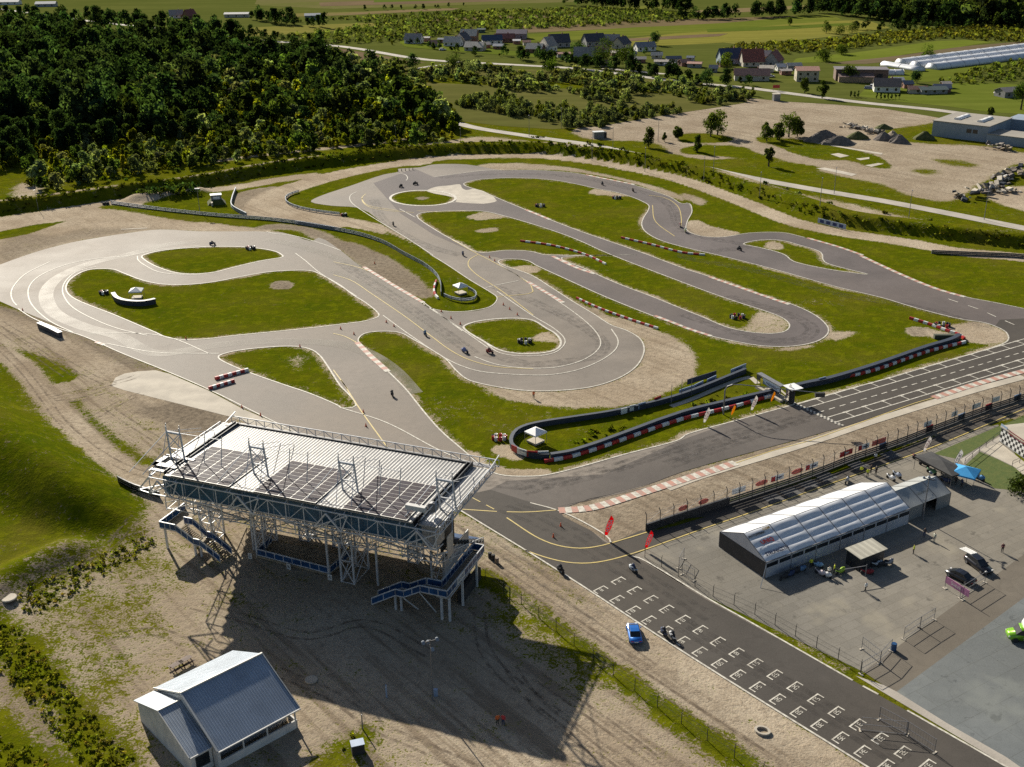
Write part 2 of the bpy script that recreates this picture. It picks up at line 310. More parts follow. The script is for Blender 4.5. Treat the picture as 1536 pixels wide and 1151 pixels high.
# cover painter: (shape, {channel:value}, softness[m])
d,k,l,a=0,1,2,3
PAINT=[
('p','P -300,440 30,466 143,512 250,557 433,644 694,768 845,861 1024,978 1301,1151 1500,1280 -300,1400',{d:.72,k:.22,l:.3,a:1.},1.5),
('p','P 470,850 700,960 860,1060 1000,1151 700,1151 560,1060 480,1020',{d:.84,k:.15},6.),
('l','P 745,850 900,955 1040,1050 1200,1160',{d:.97,k:.35,a:1.},1.8,1.5),('l','P 860,862 1000,968 1170,1085 1290,1165',{d:.93,k:.1,a:.3},1.6,1.5),
('l','P 150,1160 300,1075 480,1080 620,1110',{d:.8,k:.3},3.,3.),
('p','P -260,520 0,535 20,560 43,590 67,624 100,657 140,690 177,714 205,735 215,765 195,805 150,835 60,880 0,890 -300,930',{d:.1,l:.75},3.),
('p','D 20,410 140,440 345,545 300,565 215,577 130,510',{d:0.,l:.9},1.),
('l','P 108,605 125,630 165,662 200,688 217,694',{d:.12,l:.7},1.8,1.2),
('p','D 590,640 700,632 1035,722 960,790 900,800 760,745 640,700',{d:1,k:.85,a:0},1.5),
('l','D 620,700 700,730 800,790 880,820',{d:1,k:.9},.5,.8),
('p','D 0,215 75,248 250,315 430,390 640,480 700,515 560,500 400,430 250,350 120,290 0,245',{k:.8,d:.75},1.),
('p','P 60,845 190,810 235,812 265,850 245,900 235,960 205,1010 205,1060 240,1151 150,1170 90,1060 40,960 25,900',{d:.50,k:.2,l:.3},6.),
('p','P -60,905 35,935 115,1045 225,1165 150,1180 70,1080 0,1000 -60,950',{d:.15,k:.2,l:.35},2.),
('p','P -60,1050 0,1068 45,1100 95,1165 -60,1200',{d:.12,l:.35},2.),
('l','H 640,290 800,400 960,520 1170,690 1350,810 1535,950 P 1110,1140 1180,1190',{d:.12,l:.45},2.,1.5),
('l','H 800,440 860,560 960,660 1120,740',{d:.45},3.,3.),
('p','H 0,1000 60,975 140,960 165,1010 100,1100 0,1180 -120,1180',{d:.15,l:.4},2.),
('p','P 830,765 1024,708 1264,640 1401,597 1640,540 1640,590 1400,655 1250,700 1100,748 985,792 966,800 905,838 868,800',{d:1,k:.55,a:.9},1.),
('p','N 400,345 480,375 700,330 1000,250 1535,100 1535,60 1000,215',{d:1,k:0.},.8),
('p','H 1290,160 1340,180 1535,300 I 300,470 770,745 740,700 300,430 0,300 H 1535,270',{d:.45,k:.4},.7),
# outer sand top left
('p','J -400,300 0,255 400,190 800,110 1060,95 1100,150 1535,265 P 423,349 J 1535,345 1230,330 1000,355 800,385 550,430 300,495 150,545 0,600 -400,640',{d:.97,k:.05,a:.3},1.5),
('p','J 0,430 200,360 450,375 600,330 900,320 1200,325 1000,345 750,385 500,430 300,490 100,560 0,585',{k:.55,d:.85},3.),
('p','J -300,370 0,345 250,295 420,275 520,262 400,300 280,345 100,390 0,405 -300,440',{d:0.,l:.8},1.),
('p','J 760,165 950,185 1250,240 1535,275 1535,235 1200,185 950,150 800,140',{d:.1,l:.6},1.),
('l','A -60,1000 0,990 200,960 450,915 650,900 900,862 1100,838 1240,812 1400,790',{d:.9,k:.05},4.,2.),
('p','A 650,918 1040,862 1050,925 1085,975 960,968 800,945',{d:0,l:.75},.8),
('p','A 1068,872 1150,850 1240,842 1160,885 1110,920 1130,975 1095,970 1062,940 1050,905',{d:.95,k:.6},.8),
('p','A 1110,915 1180,868 1290,830 1535,765 B 250,728 400,712 400,738 250,752 A 1535,805 1350,862 1290,895 1315,925 1400,945 1535,968 B 0,975 60,985 190,1015 390,1140 300,1085 100,1035 0,1020 A 1535,1030 1300,990 1140,975 1100,950',{d:1.,k:0,a:.5},.8),
('p','K 0,600 -100,640 200,640 420,745 560,800 770,960 1140,1148 M 800,460 690,310 560,220 330,70 60,0 K 430,650 200,600',{d:.95,k:.72,a:.2},2.),
('p','M 220,20 560,190 700,320 780,430 700,460 740,500 1000,540 1200,480 1230,440 900,220 400,0',{d:.08,l:.55},1.5),
('p','K 1150,905 1340,1000 1500,1000 1300,860 900,640',{d:.1},1.),
# perimeter road of pale grit
('l','B 0,785 250,735 450,712 700,702 900,704 1100,724 1300,758 1535,812 C 300,922 500,1000 700,1045 1000,1090 1250,1135 1535,1160 2000,1230',{d:1,k:0.,a:.2},4.,.8),
('p','B 620,742 800,735 1000,750 1200,788 1400,835 1535,885 1535,905 1300,822 1050,775 900,764 640,764',{d:.9,k:.3},1.5),
('p','C 0,868 60,885 110,905 80,925 30,905 0,885',{d:.85,k:.3},1.5),
('p','C 20,1000 60,990 120,1015 200,1035 262,1048 180,1068 90,1065 22,1045',{d:1,k:.15},.8),
# sand trap round the carousel
('p','E 555,550 650,605 750,648 900,675 1100,686 1300,668 1450,625 1560,560 F 40,560 65,500 60,450 30,410 -20,375 E 1450,345 1300,290 1200,268 1150,235 1110,250 1220,315 1340,370 1362,410 1355,455 1320,505 1250,550 1150,585 1060,600 950,608 830,607 700,590 575,560',{d:.93,k:.12,a:.5},1.8),
('l','E 900,150 1040,215 1150,262',{d:.9,k:.5},1.5,1.),
('l','E 230,525 300,610 420,735',{d:.75,k:.1},.8,.8),
('l','E 250,345 330,378 470,460',{d:.65,k:.1},.8,.7),
('l','E 585,900 640,945 760,978 900,975',{d:1.,k:.05},1.6,.5),
('p','E 680,855 760,850 830,900 800,925 720,905 675,880',{d:.9,k:0.},.8),
('p','E 915,340 950,350 985,378 975,388 860,378',{d:.95,k:0.},.8),
('p','E 780,50 830,42 900,55 880,75 800,72',{d:.95,k:.1},.8),
('p','B 560,978 630,958 760,972 700,985 600,990',{d:.85,k:.3},.6),('p','B 605,1035 700,1025 705,1040 620,1048',{d:.8,k:.3},.8),
('p','B 1115,870 1140,850 1250,868 1320,885 1180,880',{d:.9,k:.1},.8),
('p','C 370,1100 400,1085 450,1100 440,1125 380,1120',{d:.9,k:.2},.8),
('p','F 180,310 260,325 330,255 350,250 400,260 440,275 475,300 480,322 455,342 400,350 300,343 200,322',{d:.72,k:.1},1.2),
('p','F 650,345 780,340 750,362 690,380 640,365',{d:.8,k:.1},1.),('p','F 480,408 600,395 580,412 440,430 400,420',{d:.7,k:.1},1.),
('p','F 1240,305 1350,300 1400,315 1450,340 1466,365 1425,395 1300,390 1210,345 1180,320',{d:.92,k:.08},1.),
('p','F 1000,330 1040,318 1110,325 1130,350 1060,365 1010,350',{d:1,k:.6},.6),('p','F 1110,330 1210,350 1200,375 1110,365',{d:.8,k:.2},1.),
('l','F 540,220 700,200 900,190',{l:.15,d:.22},3.,3.),
('p','D 1210,130 1235,116 1290,114 1326,130 1300,148 1240,150',{d:1,k:.75},.5),
('p','B 335,890 365,885 400,892 360,900',{d:.9,k:.7},.5),
('p','D 1290,470 1340,440 1380,500 1340,530 1300,500',{d:.38},2.),
('p','P 640,600 800,610 900,640 870,660 700,640 640,620',{l:.3,d:.18},2.),
# outside the bank
('l','A 0,905 300,868 600,832 900,792 1200,735 1400,705 B 0,670 300,655 600,625',{d:.75,k:.1},1.6,1.5,3.),
('p','B 250,660 450,640 620,615 800,630 1000,665 1200,690 1100,700 800,665 500,662',{d:.8,k:.1,l:.2},3.,3.),
('l','A 980,725 1250,690 1535,662 B 150,645 350,620',{d:.75,k:.1},2.5,1.),
('p','A 80,830 160,815 200,830 150,890 80,900',{d:.75,k:.1},2.),
('p','C 150,805 400,850 700,905 1000,975 1535,1090 1535,1075 1000,1000 700,945 400,880 200,835',{d:.72,k:.15,l:.2},3.),
('p','B 1040,588 1200,555 1535,500 C 330,425 480,450 700,468 1170,520 1100,558 900,590 1000,640 1370,660 1535,690 1700,720 1500,740 1430,770 1300,850 1200,905 1050,890 900,830 700,790 450,720 340,690 200,715 0,712 B 1400,640 1120,625',{d:.95,k:.28,a:.5},2.5),
('p','C 0,602 100,600 225,622 200,640 0,642',{d:0,l:.7},1.5),('p','C 0,668 100,652 270,662 328,690 300,708 100,700 0,690',{d:0,l:.75},1.5),
('p','C 345,615 600,640 850,695 925,735 930,758 860,755 740,722 640,722 500,690 430,660 350,640',{d:.1,l:.6},1.5),
('p','C 455,735 600,748 620,755 600,765 470,748',{d:0,l:.5},1.),('p','C 900,600 1000,585 1110,560 1115,625 1000,612 900,612',{d:0.1,l:.5},2.),
('p','C 1120,715 1250,720 1330,740 1300,755 1200,745',{d:.3},3.),('p','C 1040,760 1150,765 1140,785 1040,780',{d:.3},3.),
('p','C 1370,890 1430,850 1600,840 1600,960 1500,940',{d:.95,k:.1},2.),
('p','B 500,700 700,690 830,640 700,560 520,480 520,560',{l:.25},5.),
('p','B 1140,645 1300,665 1535,700 C 0,705 330,748 500,792 700,822 900,862 1040,890 1300,935 1535,985 1535,1010 900,892 300,800 0,735 B 1300,690',{d:.1,l:.5},1.5),
('p','C 345,615 600,640 850,695 925,735 930,758 860,755 740,722 640,722 500,690 430,660 350,640',{d:.15,l:.6},1.5),
('l','P 0,528 30,545 60,580 100,625 150,675 200,710 240,738',{d:.95,k:.2,a:.5},2.6,1.2),('l','P -30,470 60,500 150,545 230,600',{d:.95,k:.25,a:.6},3.,2.),
]
def build_terrain():
    def ax(lo,f0,f1,hi,st,g):
        mid=np.arange(f0,f1+st/2,st);L=[mid[0]];s=st
        while L[-1]>lo: s=s*g;L.append(L[-1]-s)
        R=[mid[-1]];s=st
        while R[-1]<hi: s=s*g;R.append(R[-1]+s)
        return np.r_[L[:0:-1],mid,R[1:]]
    xs=ax(-3000,-140,150,3000,1.15,1.035);ys=ax(20,84,320,3600,1.15,1.014)
    X,Y=np.meshgrid(xs,ys);Z=Hf(X.ravel(),Y.ravel()).reshape(X.shape)
    C=np.zeros((X.size,4));C[:,2]=.55;C[:,3]=0.
    fx,fy=X.ravel(),Y.ravel()
    # rougher, drier cover away from the mown circuit
    dB,sB=ldist(fx,fy,BANK);out=sB>0
    C[out,2]=.3;C[out,0]=.12
    for e in PAINT:
        P=W(e[1], e[5] if len(e)>5 else 0.);soft=e[3] if e[0]=='p' else e[4]
        if e[0]=='p': P=sm(P,3)
        else: P=sm(P,4,False)
        pad=25;kk=(fx>P[:,0].min()-pad)&(fx<P[:,0].max()+pad)&(fy>P[:,1].min()-pad)&(fy<P[:,1].max()+pad)
        if not kk.any(): continue
        s=sdist(fx[kk],fy[kk],P) if e[0]=='p' else e[3]-ldist(fx[kk],fy[kk],P)[0]
        w=sstep(s/(2*soft)+.5)
        for ch,v in e[2].items():
            q=C[kk,ch];C[kk,ch]=q*(1-w)+v*w
    for nm_,P in ISL.items():
        kk=(fx>P[:,0].min()-3)&(fx<P[:,0].max()+3)&(fy>P[:,1].min()-3)&(fy<P[:,1].max()+3)
        sd=sdist(fx[kk],fy[kk],P);w=sstep(1-np.abs(sd-.3)/2.2)*(.36+.34*np.sin(fx[kk]*.13+fy[kk]*.07)**2);C[kk,0]=np.maximum(C[kk,0],w);
    # the steep inner face of the bank is weedy and dark green
    o=dB*sB;w=((o>-.5)&(o<5.)).astype(float);C[:,0]=C[:,0]*(1-w)+.1*w;C[:,2]=C[:,2]*(1-w)+.5*w
    ny,nx=X.shape;idx=np.arange(nx*ny).reshape(ny,nx)
    q=np.stack([idx[:-1,:-1],idx[:-1,1:],idx[1:,1:],idx[1:,:-1]],-1).reshape(-1,4)
    me=bpy.data.meshes.new('ground');V=np.stack([fx,fy,Z.ravel()],1)
    me.vertices.add(len(V));me.vertices.foreach_set('co',V.ravel())
    me.loops.add(q.size);me.loops.foreach_set('vertex_index',q.ravel().astype(np.int32))
    me.polygons.add(len(q));me.polygons.foreach_set('loop_start',np.arange(0,q.size,4,dtype=np.int32))
    me.polygons.foreach_set('use_smooth',[True]*len(q))
    at=me.color_attributes.new('cover','FLOAT_COLOR','POINT');at.data.foreach_set('color',C.ravel())
    me.update(calc_edges=True);me.validate()
    g=link('ground',me,ground_material());g['kind']='structure'
build_terrain()
M={}
M['asph']=asphalt('asphalt_worn',(.190,.165,.140),.62);M['asph_dark']=asphalt('asphalt_mid',(.118,.102,.098),.7);M['asph_new']=asphalt('asphalt_recent',(.068,.061,.054),.72)
M['white']=mat('line_paint_white',(.60,.57,.49),(.34,.31,.26),1.6,.7,world=True);M['yellow']=mat('line_paint_yellow',(.55,.42,.12),(.42,.33,.12),.8,.6,world=True)
M['conc']=mat('concrete_pale',(.47,.42,.34),(.36,.32,.26),.25,.9,world=True,bump=.01,bscale=4);M['kerbred']=mat('kerb_red_faded',(.44,.21,.15),(.33,.20,.16),1.,.7,world=True)
M['grit']=mat('grit_road',(.40,.36,.31),(.30,.27,.23),.15,.95,world=True,bump=.02,bscale=3)
M['pave']=asphalt('paving_blocks',(.20,.185,.158),.8,3.);M['bluegrey']=asphalt('car_park_asphalt',(.14,.152,.155),.75,7.)
M['dirtyconc']=mat('pit_concrete',(.06,.06,.06),(.09,.085,.08),1.,.8,world=True)
sheet('race_track',ASP,list(ISL.values()),.03,M['asph'])
S=lambda n,s,z,m,sc_=True: sheet(n,sm(W(s),3) if sc_ else W(s),[],z,m)
# paler runoffs and aprons
sheet('concrete_apron',W('D 520,548 560,530 620,520 700,515 760,530 935,605 1090,688 1200,735 1310,785 1250,800 1040,725 900,690 700,640 560,605 500,585'),[],.02,M['conc'])
def clip_sheet(name,s,z,m,holes=('big','hairpin','oval','lens','leftbig','wedge','drop','tri')):
    P=W(s);bb=(P.min(0),P.max(0));hs=[]
    o=sheet(name,P,[],z,m)
    me=o.data;bm=bmesh.new();bm.from_mesh(me)
    return o,bm
# darker newer carpet on the right-hand circuit, built as one sheet with the island holes
DARK=W('''B 330,760 415,798 650,768 730,768 800,766 900,768 1050,780 1150,800 1300,830 1400,860 1480,888 1535,918
C 25,915 42,950 20,1000 22,1040 90,1065 180,1068 300,1050 450,1048 550,1070 700,1112 800,1148 F 900,45 1000,90 1150,150 1280,187 1400,210 1535,238 1800,300 1900,480 1535,525 1330,583 1130,640 720,770 480,655''')
DARK_EDGE=DARK
def region_sheet(name,poly,z,m,holes):
    """sheet of poly minus the islands, triangulated against both outlines"""
    vs=[];es=[]
    for P in [poly,ASP]+[ISL[h] for h in holes]:
        o=len(vs);kk=len(P);vs+=[Vector((float(p[0]),float(p[1]))) for p in P];es+=[(o+i,o+(i+1)%kk) for i in range(kk)]
    r=delaunay_2d_cdt(vs,es,[],0,1e-4)
    V=np.array([(v.x,v.y) for v in r[0]]);T=np.array([list(f) for f in r[2] if len(f)==3]);C=V[T].mean(1)
    ok=(sdist(C[:,0],C[:,1],np.array(poly))>0)&(sdist(C[:,0],C[:,1],ASP)>0)
    for h in holes: ok&=~(sdist(C[:,0],C[:,1],ISL[h])>0)
    T=T[ok];a_,b_,c_=V[T[:,0]],V[T[:,1]],V[T[:,2]];cr=(b_[:,0]-a_[:,0])*(c_[:,1]-a_[:,1])-(b_[:,1]-a_[:,1])*(c_[:,0]-a_[:,0]);T[cr<0]=T[cr<0][:,::-1]
    me=bpy.data.meshes.new(name);me.from_pydata([(x,y,z) for x,y in V],[],T.tolist());me.validate();me.update()
    o=link(name,me,m);o['kind']='structure';return o
region_sheet('race_track_resurfaced',np.vstack([DARK,W('P 1184,602 1100,570 1024,520 940,470 860,430 802,405 765,393 745,386 720,383 650,352 600,320 P 560,275')]),.045,M['asph_dark'],['big','hairpin','oval','tri'])
region_sheet('race_track_start_straight',W('P 1184,602 1264,640 1401,597 1700,520 1700,470 1500,480 1470,520 1344,560'),.055,M['asph_new'],['big'])
region_sheet('race_track_grid_straight',W('P 690,745 735,735 790,752 837,764 885,795 905,812 960,840 1060,900 1279,1021 1509,1151 1700,1260 1400,1260 1301,1151 1024,978 845,861 694,768'),.05,M['asph_new'],[])
region_sheet('race_track_main_straight',W('P 735,735 760,722 905,712 1024,660 1184,602 1264,640 1024,712 905,745 837,764 790,752'),.05,asphalt('asphalt_straight',(.105,.092,.082),.6),['big'])
S('runoff_pale','K 1230,345 1300,310 1400,300 1480,290 1500,320 1535,335 B 600,850 B 700,905 640,918 480,908 K 1440,430 1445,395',.05,M['conc'])
# pit lane, paddock, car park
S('pit_lane','N 1040,490 1100,500 1300,455 1535,385 O 0,1130 200,1075 F 700,975 1200,790 1535,665 1900,545 1900,600 1535,700 1350,775 1130,860 640,1035 330,1148 O 400,1148 N 1535,470 1270,565 1040,650 960,690 900,655 800,590 900,545',.035,M['asph_new'],False)
S('paddock_paving','N 960,690 1040,655 1270,568 1535,475 F 330,1150 640,1040 1130,865 1360,770 1420,760 1500,900 P 1536,735 1700,700 1700,735 1536,832 1295,1008 I 0,330 N 1020,708',.03,M['pave'],False)
S('paddock_edge_strip','P 1295,1008 1536,832 1700,735 1700,790 1536,897 1345,1038 1325,1028',.03,asphalt('asphalt_strip',(.13,.115,.095),.8),False)
S('car_park','P 1345,1038 1536,897 1700,790 1800,1300 1600,1200 1509,1136 1420,1085',.035,M['bluegrey'],False)
S('car_park_verge','P 1283,1014 1325,1028 1345,1038 1420,1085 1509,1136 1600,1200 1560,1180 1509,1149',.04,M['grit'],False)
sr=MB();ribbon(sr,sm(W('B 515,553 600,575 700,592 800,607 900,622 1020,638 1120,652 1300,690 1535,735 C 300,800 600,855 900,905 1200,962 1535,1028 2100,1130'),4,False),5.5,.06,relief=True,step=3.);o=sr.build('service_road',M['grit']);o['kind']='structure'
# ---------------------------------------------------------------- painted lines and kerbs
wl=MB();yl=MB();kb=MB()
for n_,w_ in (('big',.32),('hairpin',.32),('oval',.9),('lens',.45),('leftbig',.35),('wedge',.35),('drop',.5),('tri',.35)): ribbon(wl,ISL[n_],w_,.075,True)
def lines(mb,s,w,z=.08,smooth=True,dash=None):
    for q in s.split(';'):
        P=W(q);P=sm(P,5,False) if smooth and len(P)>2 else P
        if dash:
            R=resample(P,.25);on=int(dash[0]/.25);tot=int(sum(dash)/.25)
            for i in range(0,len(R)-on,tot): ribbon(mb,R[i:i+on+1],w,z)
        else: ribbon(mb,P,w,z)
# white
lines(wl,'''K 1010,205 1060,215 1082,245 1070,262;K 690,350 650,370 637,400 660,440 760,510 920,610 1100,720 1280,840 M 740,110 870,190 1050,310 1200,400 1255,440 1245,480 1190,520 1000,552 850,548 730,520 690,490;
K 1020,480 1140,545;B 415,798 530,782 650,768 800,766 900,768 1050,780 1150,800 1300,830 1400,860 1480,888 1535,918 C 25,915 42,950 20,1000 22,1040 90,1065 180,1068 300,1050 450,1048 550,1070;
C 700,1112 800,1148 F 900,45 1000,90 1150,150 1280,187 1400,210 1535,238;J 380,580 200,670 110,760 85,820 100,880 130,915;J 140,940 250,1010 420,1080 640,1150 D 540,435 750,520 935,600 1300,780 H 545,0;
H 545,0 1000,280 I 0,630 830,1148 1200,1380;H 850,-40 990,0 1200,115 N 800,590;N 960,690 1010,700 1535,1010 I 300,495 765,760;I 1010,895 1455,1148 1800,1350;K 0,655 60,670 200,685 400,740 570,800;M 700,500 990,692 1185,828;
E 370,210 545,340;M 380,580 600,740 860,910 1000,975 1150,1015 1535,1040 E 950,535 1060,515 1170,470 1235,420 1245,380 1215,330;E 640,385 720,440 850,452 950,440 1000,405 1005,375 960,330 860,270 700,160;E 0,685 200,750 450,880 600,940;
J 930,330 1130,320;D 940,440 770,370 D 640,350 400,350;E 710,40 860,130 1040,250 1120,315 1160,365 1165,405 1130,445 1060,480 960,503 830,506 700,490 600,455;D 480,395 700,435 900,440 985,440;K 220,820 300,880 400,965 690,1150;M 1170,370 1250,350 1420,315''',.28)
# left loop inner and outer guide lines
lines(wl,'''J 1535,455 1200,490 1000,530 700,560 480,610 300,690 225,770 225,870 280,950 400,1045 560,1120;J 740,615 600,650 510,720 480,790 500,860 560,930 700,1010 900,1090 1130,1145;J 1055,535 1060,565 1110,605 1250,665 1535,682''',.3)
# yellow
lines(yl,'''K 760,365 735,390 740,430 800,470 950,495 1130,508;M 1110,115 1050,150 1035,195 1090,260 1300,400 1535,580;C 0,895;B 1383,880 1450,890 1510,925 1530,985 1528,1020;B 1400,925 1415,1000 1500,1065;
M 0,170 200,215 400,300;M 0,270 130,310 300,420 550,590 750,740 900,850 1050,925 1250,975 1535,992;M 0,720 80,740 180,790;M 0,1000 110,1148;E 0,560 90,700 205,860;M 910,0 1535,400 E 700,185;
N 0,350 150,352 400,335;N 0,395 250,555 400,610 560,630 700,615 900,560 1080,505;N 140,645 300,700 450,735 600,745 750,728 960,672 1270,565 1535,470 F 330,1148 640,1035 1130,860 1345,770 1535,690;H 545,-10 700,0;B 90,890 120,925 260,950;
B 340,950 450,955 560,950''',.24)
lines(yl,'O 520,695 800,600 1100,520 F 1040,665 1330,580 1535,520',.2,smooth=False)
lines(wl,'F 1195,195 1330,240 1535,330',.3,dash=(3,3),smooth=False)
lines(wl,'I 810,785 I 985,880',.3,dash=(2.4,1.9),smooth=False)
lines(yl,'E 590,1090 E 700,1148 N 0,370',.2,dash=(2.,1.6),smooth=False)
# the two rows of starting boxes and the centre line beyond the start line
SA=Gz(1184+0,602)[:2];SB=Gz(1264,639.5)[:2];acr=(SB-SA);Wd=np.linalg.norm(acr);acr/=Wd
far=Gz(1470.7,527.3)[:2]-Gz(1024,655.7)[:2];alg=far/np.linalg.norm(far)
def grid_row(u0,u1,n,L0):
    for u in (u0,u1): 
        p=SA+acr*u;ribbon(wl,np.array([p,p+alg*(L0*n)]),.28,.085)
    for i in range(1,n+1):
        p=SA+acr*u0+alg*(i*L0);ribbon(wl,np.array([p,p+acr*(u1-u0)]),.26,.087);ribbon(wl,np.array([p-alg*.5,p+alg*.9])+acr*(u1-u0)*.0,.5,.083)
grid_row(2.0,4.3,14,5.1);grid_row(9.7,12.1,14,5.1)
for i in range(26):
    p=SA+acr*7.1+alg*(.6+i*2.9);ribbon(wl,np.array([p,p+alg*1.6]),.26,.085)
# chequered start line
bk=MB()
for i in range(int(Wd/.45)):
    for j in range(2):
        p=SA+acr*(i*.45);q=p+alg*(j*.45-.45)
        V=[(*q,.088),(*(q+acr*.45),.088),(*(q+acr*.45+alg*.45),.088),(*(q+alg*.45),.088)]
        (wl if (i+j)%2 else bk).add(V,[(0,3,2,1)] if np.cross(acr,alg)<0 else [(0,1,2,3)])
# the start-grid brackets with their numbers on the near straight
DIG={'0':'abcdef','1':'bc','2':'abged','3':'abgcd','4':'fgbc','5':'afgcd','6':'afgcde','7':'abc','8':'abcdefg','9':'abcdfg'}
def bracket(p,num,fade=False):
    T=Gz(1301,1151)[:2]-Gz(1024,978)[:2];T/=np.linalg.norm(T);Nn=np.array([-T[1],T[0]])   # T runs down the straight, Nn across it to the right of the photo
    mbx=wl
    def seg(a_,b_,w=.2):
        A_=p+Nn*a_[0]+T*a_[1];B_=p+Nn*b_[0]+T*b_[1];dd=(B_-A_)/np.linalg.norm(B_-A_);nn=np.array([-dd[1],dd[0]])*w/2
        mbx.add([(*(A_-dd*0-nn),.078),(*(B_-nn),.078),(*(B_+nn),.078),(*(A_+nn),.078)],[(0,1,2,3)])
    seg((-1.12,0),(1.12,0),.2);seg((-1.02,0.1),(-1.02,.95),.18);seg((1.02,.1),(1.02,.95),.18)
    for i,ch in enumerate(num):
        x0=.42-.46*i if len(num)>1 else .2; x0-=.03;w=.32;h=.6
        pt={'a':((x0,.25),(x0-w,.25)),'b':((x0-w,.25),(x0-w,.25+h/2)),'c':((x0-w,.25+h/2),(x0-w,.25+h)),'d':((x0,.25+h),(x0-w,.25+h)),'e':((x0,.25+h/2),(x0,.25+h)),'f':((x0,.25),(x0,.25+h/2)),'g':((x0,.25+h/2),(x0-w,.25+h/2))}
        for s_ in DIG[ch]: seg(pt[s_][0],pt[s_][1],.09)
L1=[(897.9,883.5),(922.5,898),(946.6,914),(970,929),(995,944.5),(1020,960),(1046,976),(1075,993.5),(1103,1010.5),(1132,1028.5),(1162,1047),(1193,1066),(1224,1085),(1256,1104.5),(1289,1125),(1324,1146)]
L2=[(924.5,870),(948.5,884.5),(973,898),(996.5,912.5),(1021,928),(1047,943.5),(1073,961),(1101,977.5),(1129,993.5),(1158,1010.5),(1188,1028.5),(1219,1047),(1250,1066),(1282,1085),(1315,1105.5),(1349,1126),(1386,1146)]
for i,q in enumerate(L1): bracket(Gz(*q)[:2],str(6+2*i))
for i,q in enumerate(L2): bracket(Gz(*q)[:2],str(5+2*i))
for q in ((857,830),(830,843),(852,848)): pass
# kerbs
def kerb(s,w,n,off=0.,z=.09,h=0.05):
    P=sm(W(s),5,False);L=np.linalg.norm(np.diff(P,axis=0),axis=1).sum();R=resample(P,L/(n*3))
    for i in range(n):
        ribbon(kb,R[i*3:i*3+4],w,z,off=off,mi=i%2,step=.7)
kerb('N 400,340 640,320 1000,215 1535,45 O 530,690',1.9,34)
kerb('F 1130,640 1330,575 1535,520 1700,478',1.7,30)
kerb('E 70,390 130,450 210,522',1.3,14);kerb('E 100,50 230,130 370,212',1.1,30)
kerb('F 800,0 1000,92 1150,152 1270,186',1.2,30);kerb('C 560,1072 700,1112 810,1150',1.1,16)
kerb('B 1100,788 1200,808 1320,832',1.1,14);kerb('F 120,95 320,165 480,220',1.1,26);kerb('F 0,320 60,340 130,362',1.0,8);kerb('E 1410,270 1535,318',1.0,8)
kerb('E 840,118 920,165 1000,212',1.1,18);kerb('E 950,2 1060,55 1140,82',1.1,12);kerb('B 830,945 940,990',1.1,8);kerb('D 430,388 470,402',.9,4)
cl=MB();lines(cl,'O 0,885 200,810 500,715 800,625 1200,500 1535,385 F 1130,660 1330,600 1535,545',2.0,.052,smooth=True)
o=cl.build('kerb_shoulder',M['conc']);o['kind']='structure'
apr=MB()
for mb_,n_,m_ in ((wl,'white_track_markings',M['white']),(yl,'yellow_track_markings',M['yellow']),(bk,'start_line_dark_squares',mat('paint_black',(.02,.02,.02))),):
    o=mb_.build(n_,m_);o['kind']='structure'
o=kb.build('track_kerbs',[M['kerbred'],M['white']]);o['kind']='structure'
# polished line with its sun sheen painted in pale, rubbered lines where the machines run, and wheel ruts in the yard
def rut(mb,s,w,z,offs=(0,)):
    for q in s.split(';'):
        P=sm(W(q),5,False)
        for o_ in offs: ribbon(mb,P,w,z,off=o_,relief=True)
pl_=MB();rut(pl_,'''J 1535,425 1300,445 1000,520 700,590 480,680 370,780 360,880 430,980 650,1080 900,1145 D 700,440 850,425 1000,400 1300,385 E -40,395 60,415 150,455 240,520 330,620;K 0,715 200,750 400,810 600,880 800,990 1100,1180''',3.6,.062);rut(pl_,'''M 0,240 300,380 500,520 700,660 900,790''',2.5,.062)
o=pl_.build('polished_line_sheen',decal('polished_asphalt_sheen',(.36,.325,.27),.2,.75,.14,.6,.5));o['kind']='structure'
pd_=MB();rut(pd_,'''B 440,800 650,785 900,785 1100,805 1300,850 1450,900 1500,960 1520,1010 C 60,1060 300,1110 F 0,0 300,60 700,170 1100,240 1400,330;E 700,140 900,220 1080,310 1180,390 1150,450 1000,480 850,490 650,440;E 0,30 250,190 450,330 600,440;B 150,900 200,1000 400,1110 540,1148;F 200,180 500,270 590,330 540,375 400,385 250,350 0,265;O 0,700 400,560 800,420 1200,300;I 0,500 600,860 1000,1120;E 620,1010 900,1030 1200,960 1535,850''',1.0,.064,(-1.5,-.3,.9))
rut(pd_,'N 0,300 300,420 700,640 1100,900 1535,1180;N 100,180 500,60 900,-40;O 0,640 500,480 1000,330;H 560,40 800,200 1000,340 1200,480',1.,.064,(-2,0,1.6))
o=pd_.build('rubber_marks',decal('rubber_trace',(.06,.054,.05),.38,.68,.6,.28,.6));o['kind']='structure'
rt_=MB();rut(rt_,'''H 640,230 900,430 1100,560 1300,700 1535,860 P 1140,1130;H 700,210 900,350 1150,520 1400,700;H 620,450 640,600 720,720 900,860 1080,1000 1300,1160;H 760,700 860,840 1000,960 1250,1160;G 870,420 1100,480 1400,560 H 100,500 400,640;G 1250,720 1500,830 H 150,960 350,1050 600,1160;
D 0,300 150,390 300,480 450,560 520,580;D 0,330 130,420 300,540;D 0,410 110,520 200,640 290,760 420,870 560,950 700,1000;D 230,640 400,600 560,560 620,540;D 240,660 380,640 500,600;G 620,40 500,150 300,260 100,340;G 500,560 700,540 900,620;H 880,740 1000,820 1200,960 1400,1110;D 400,740 560,650 640,620;D 480,680 600,760 760,860''',.42,.03,(-.8,.8))
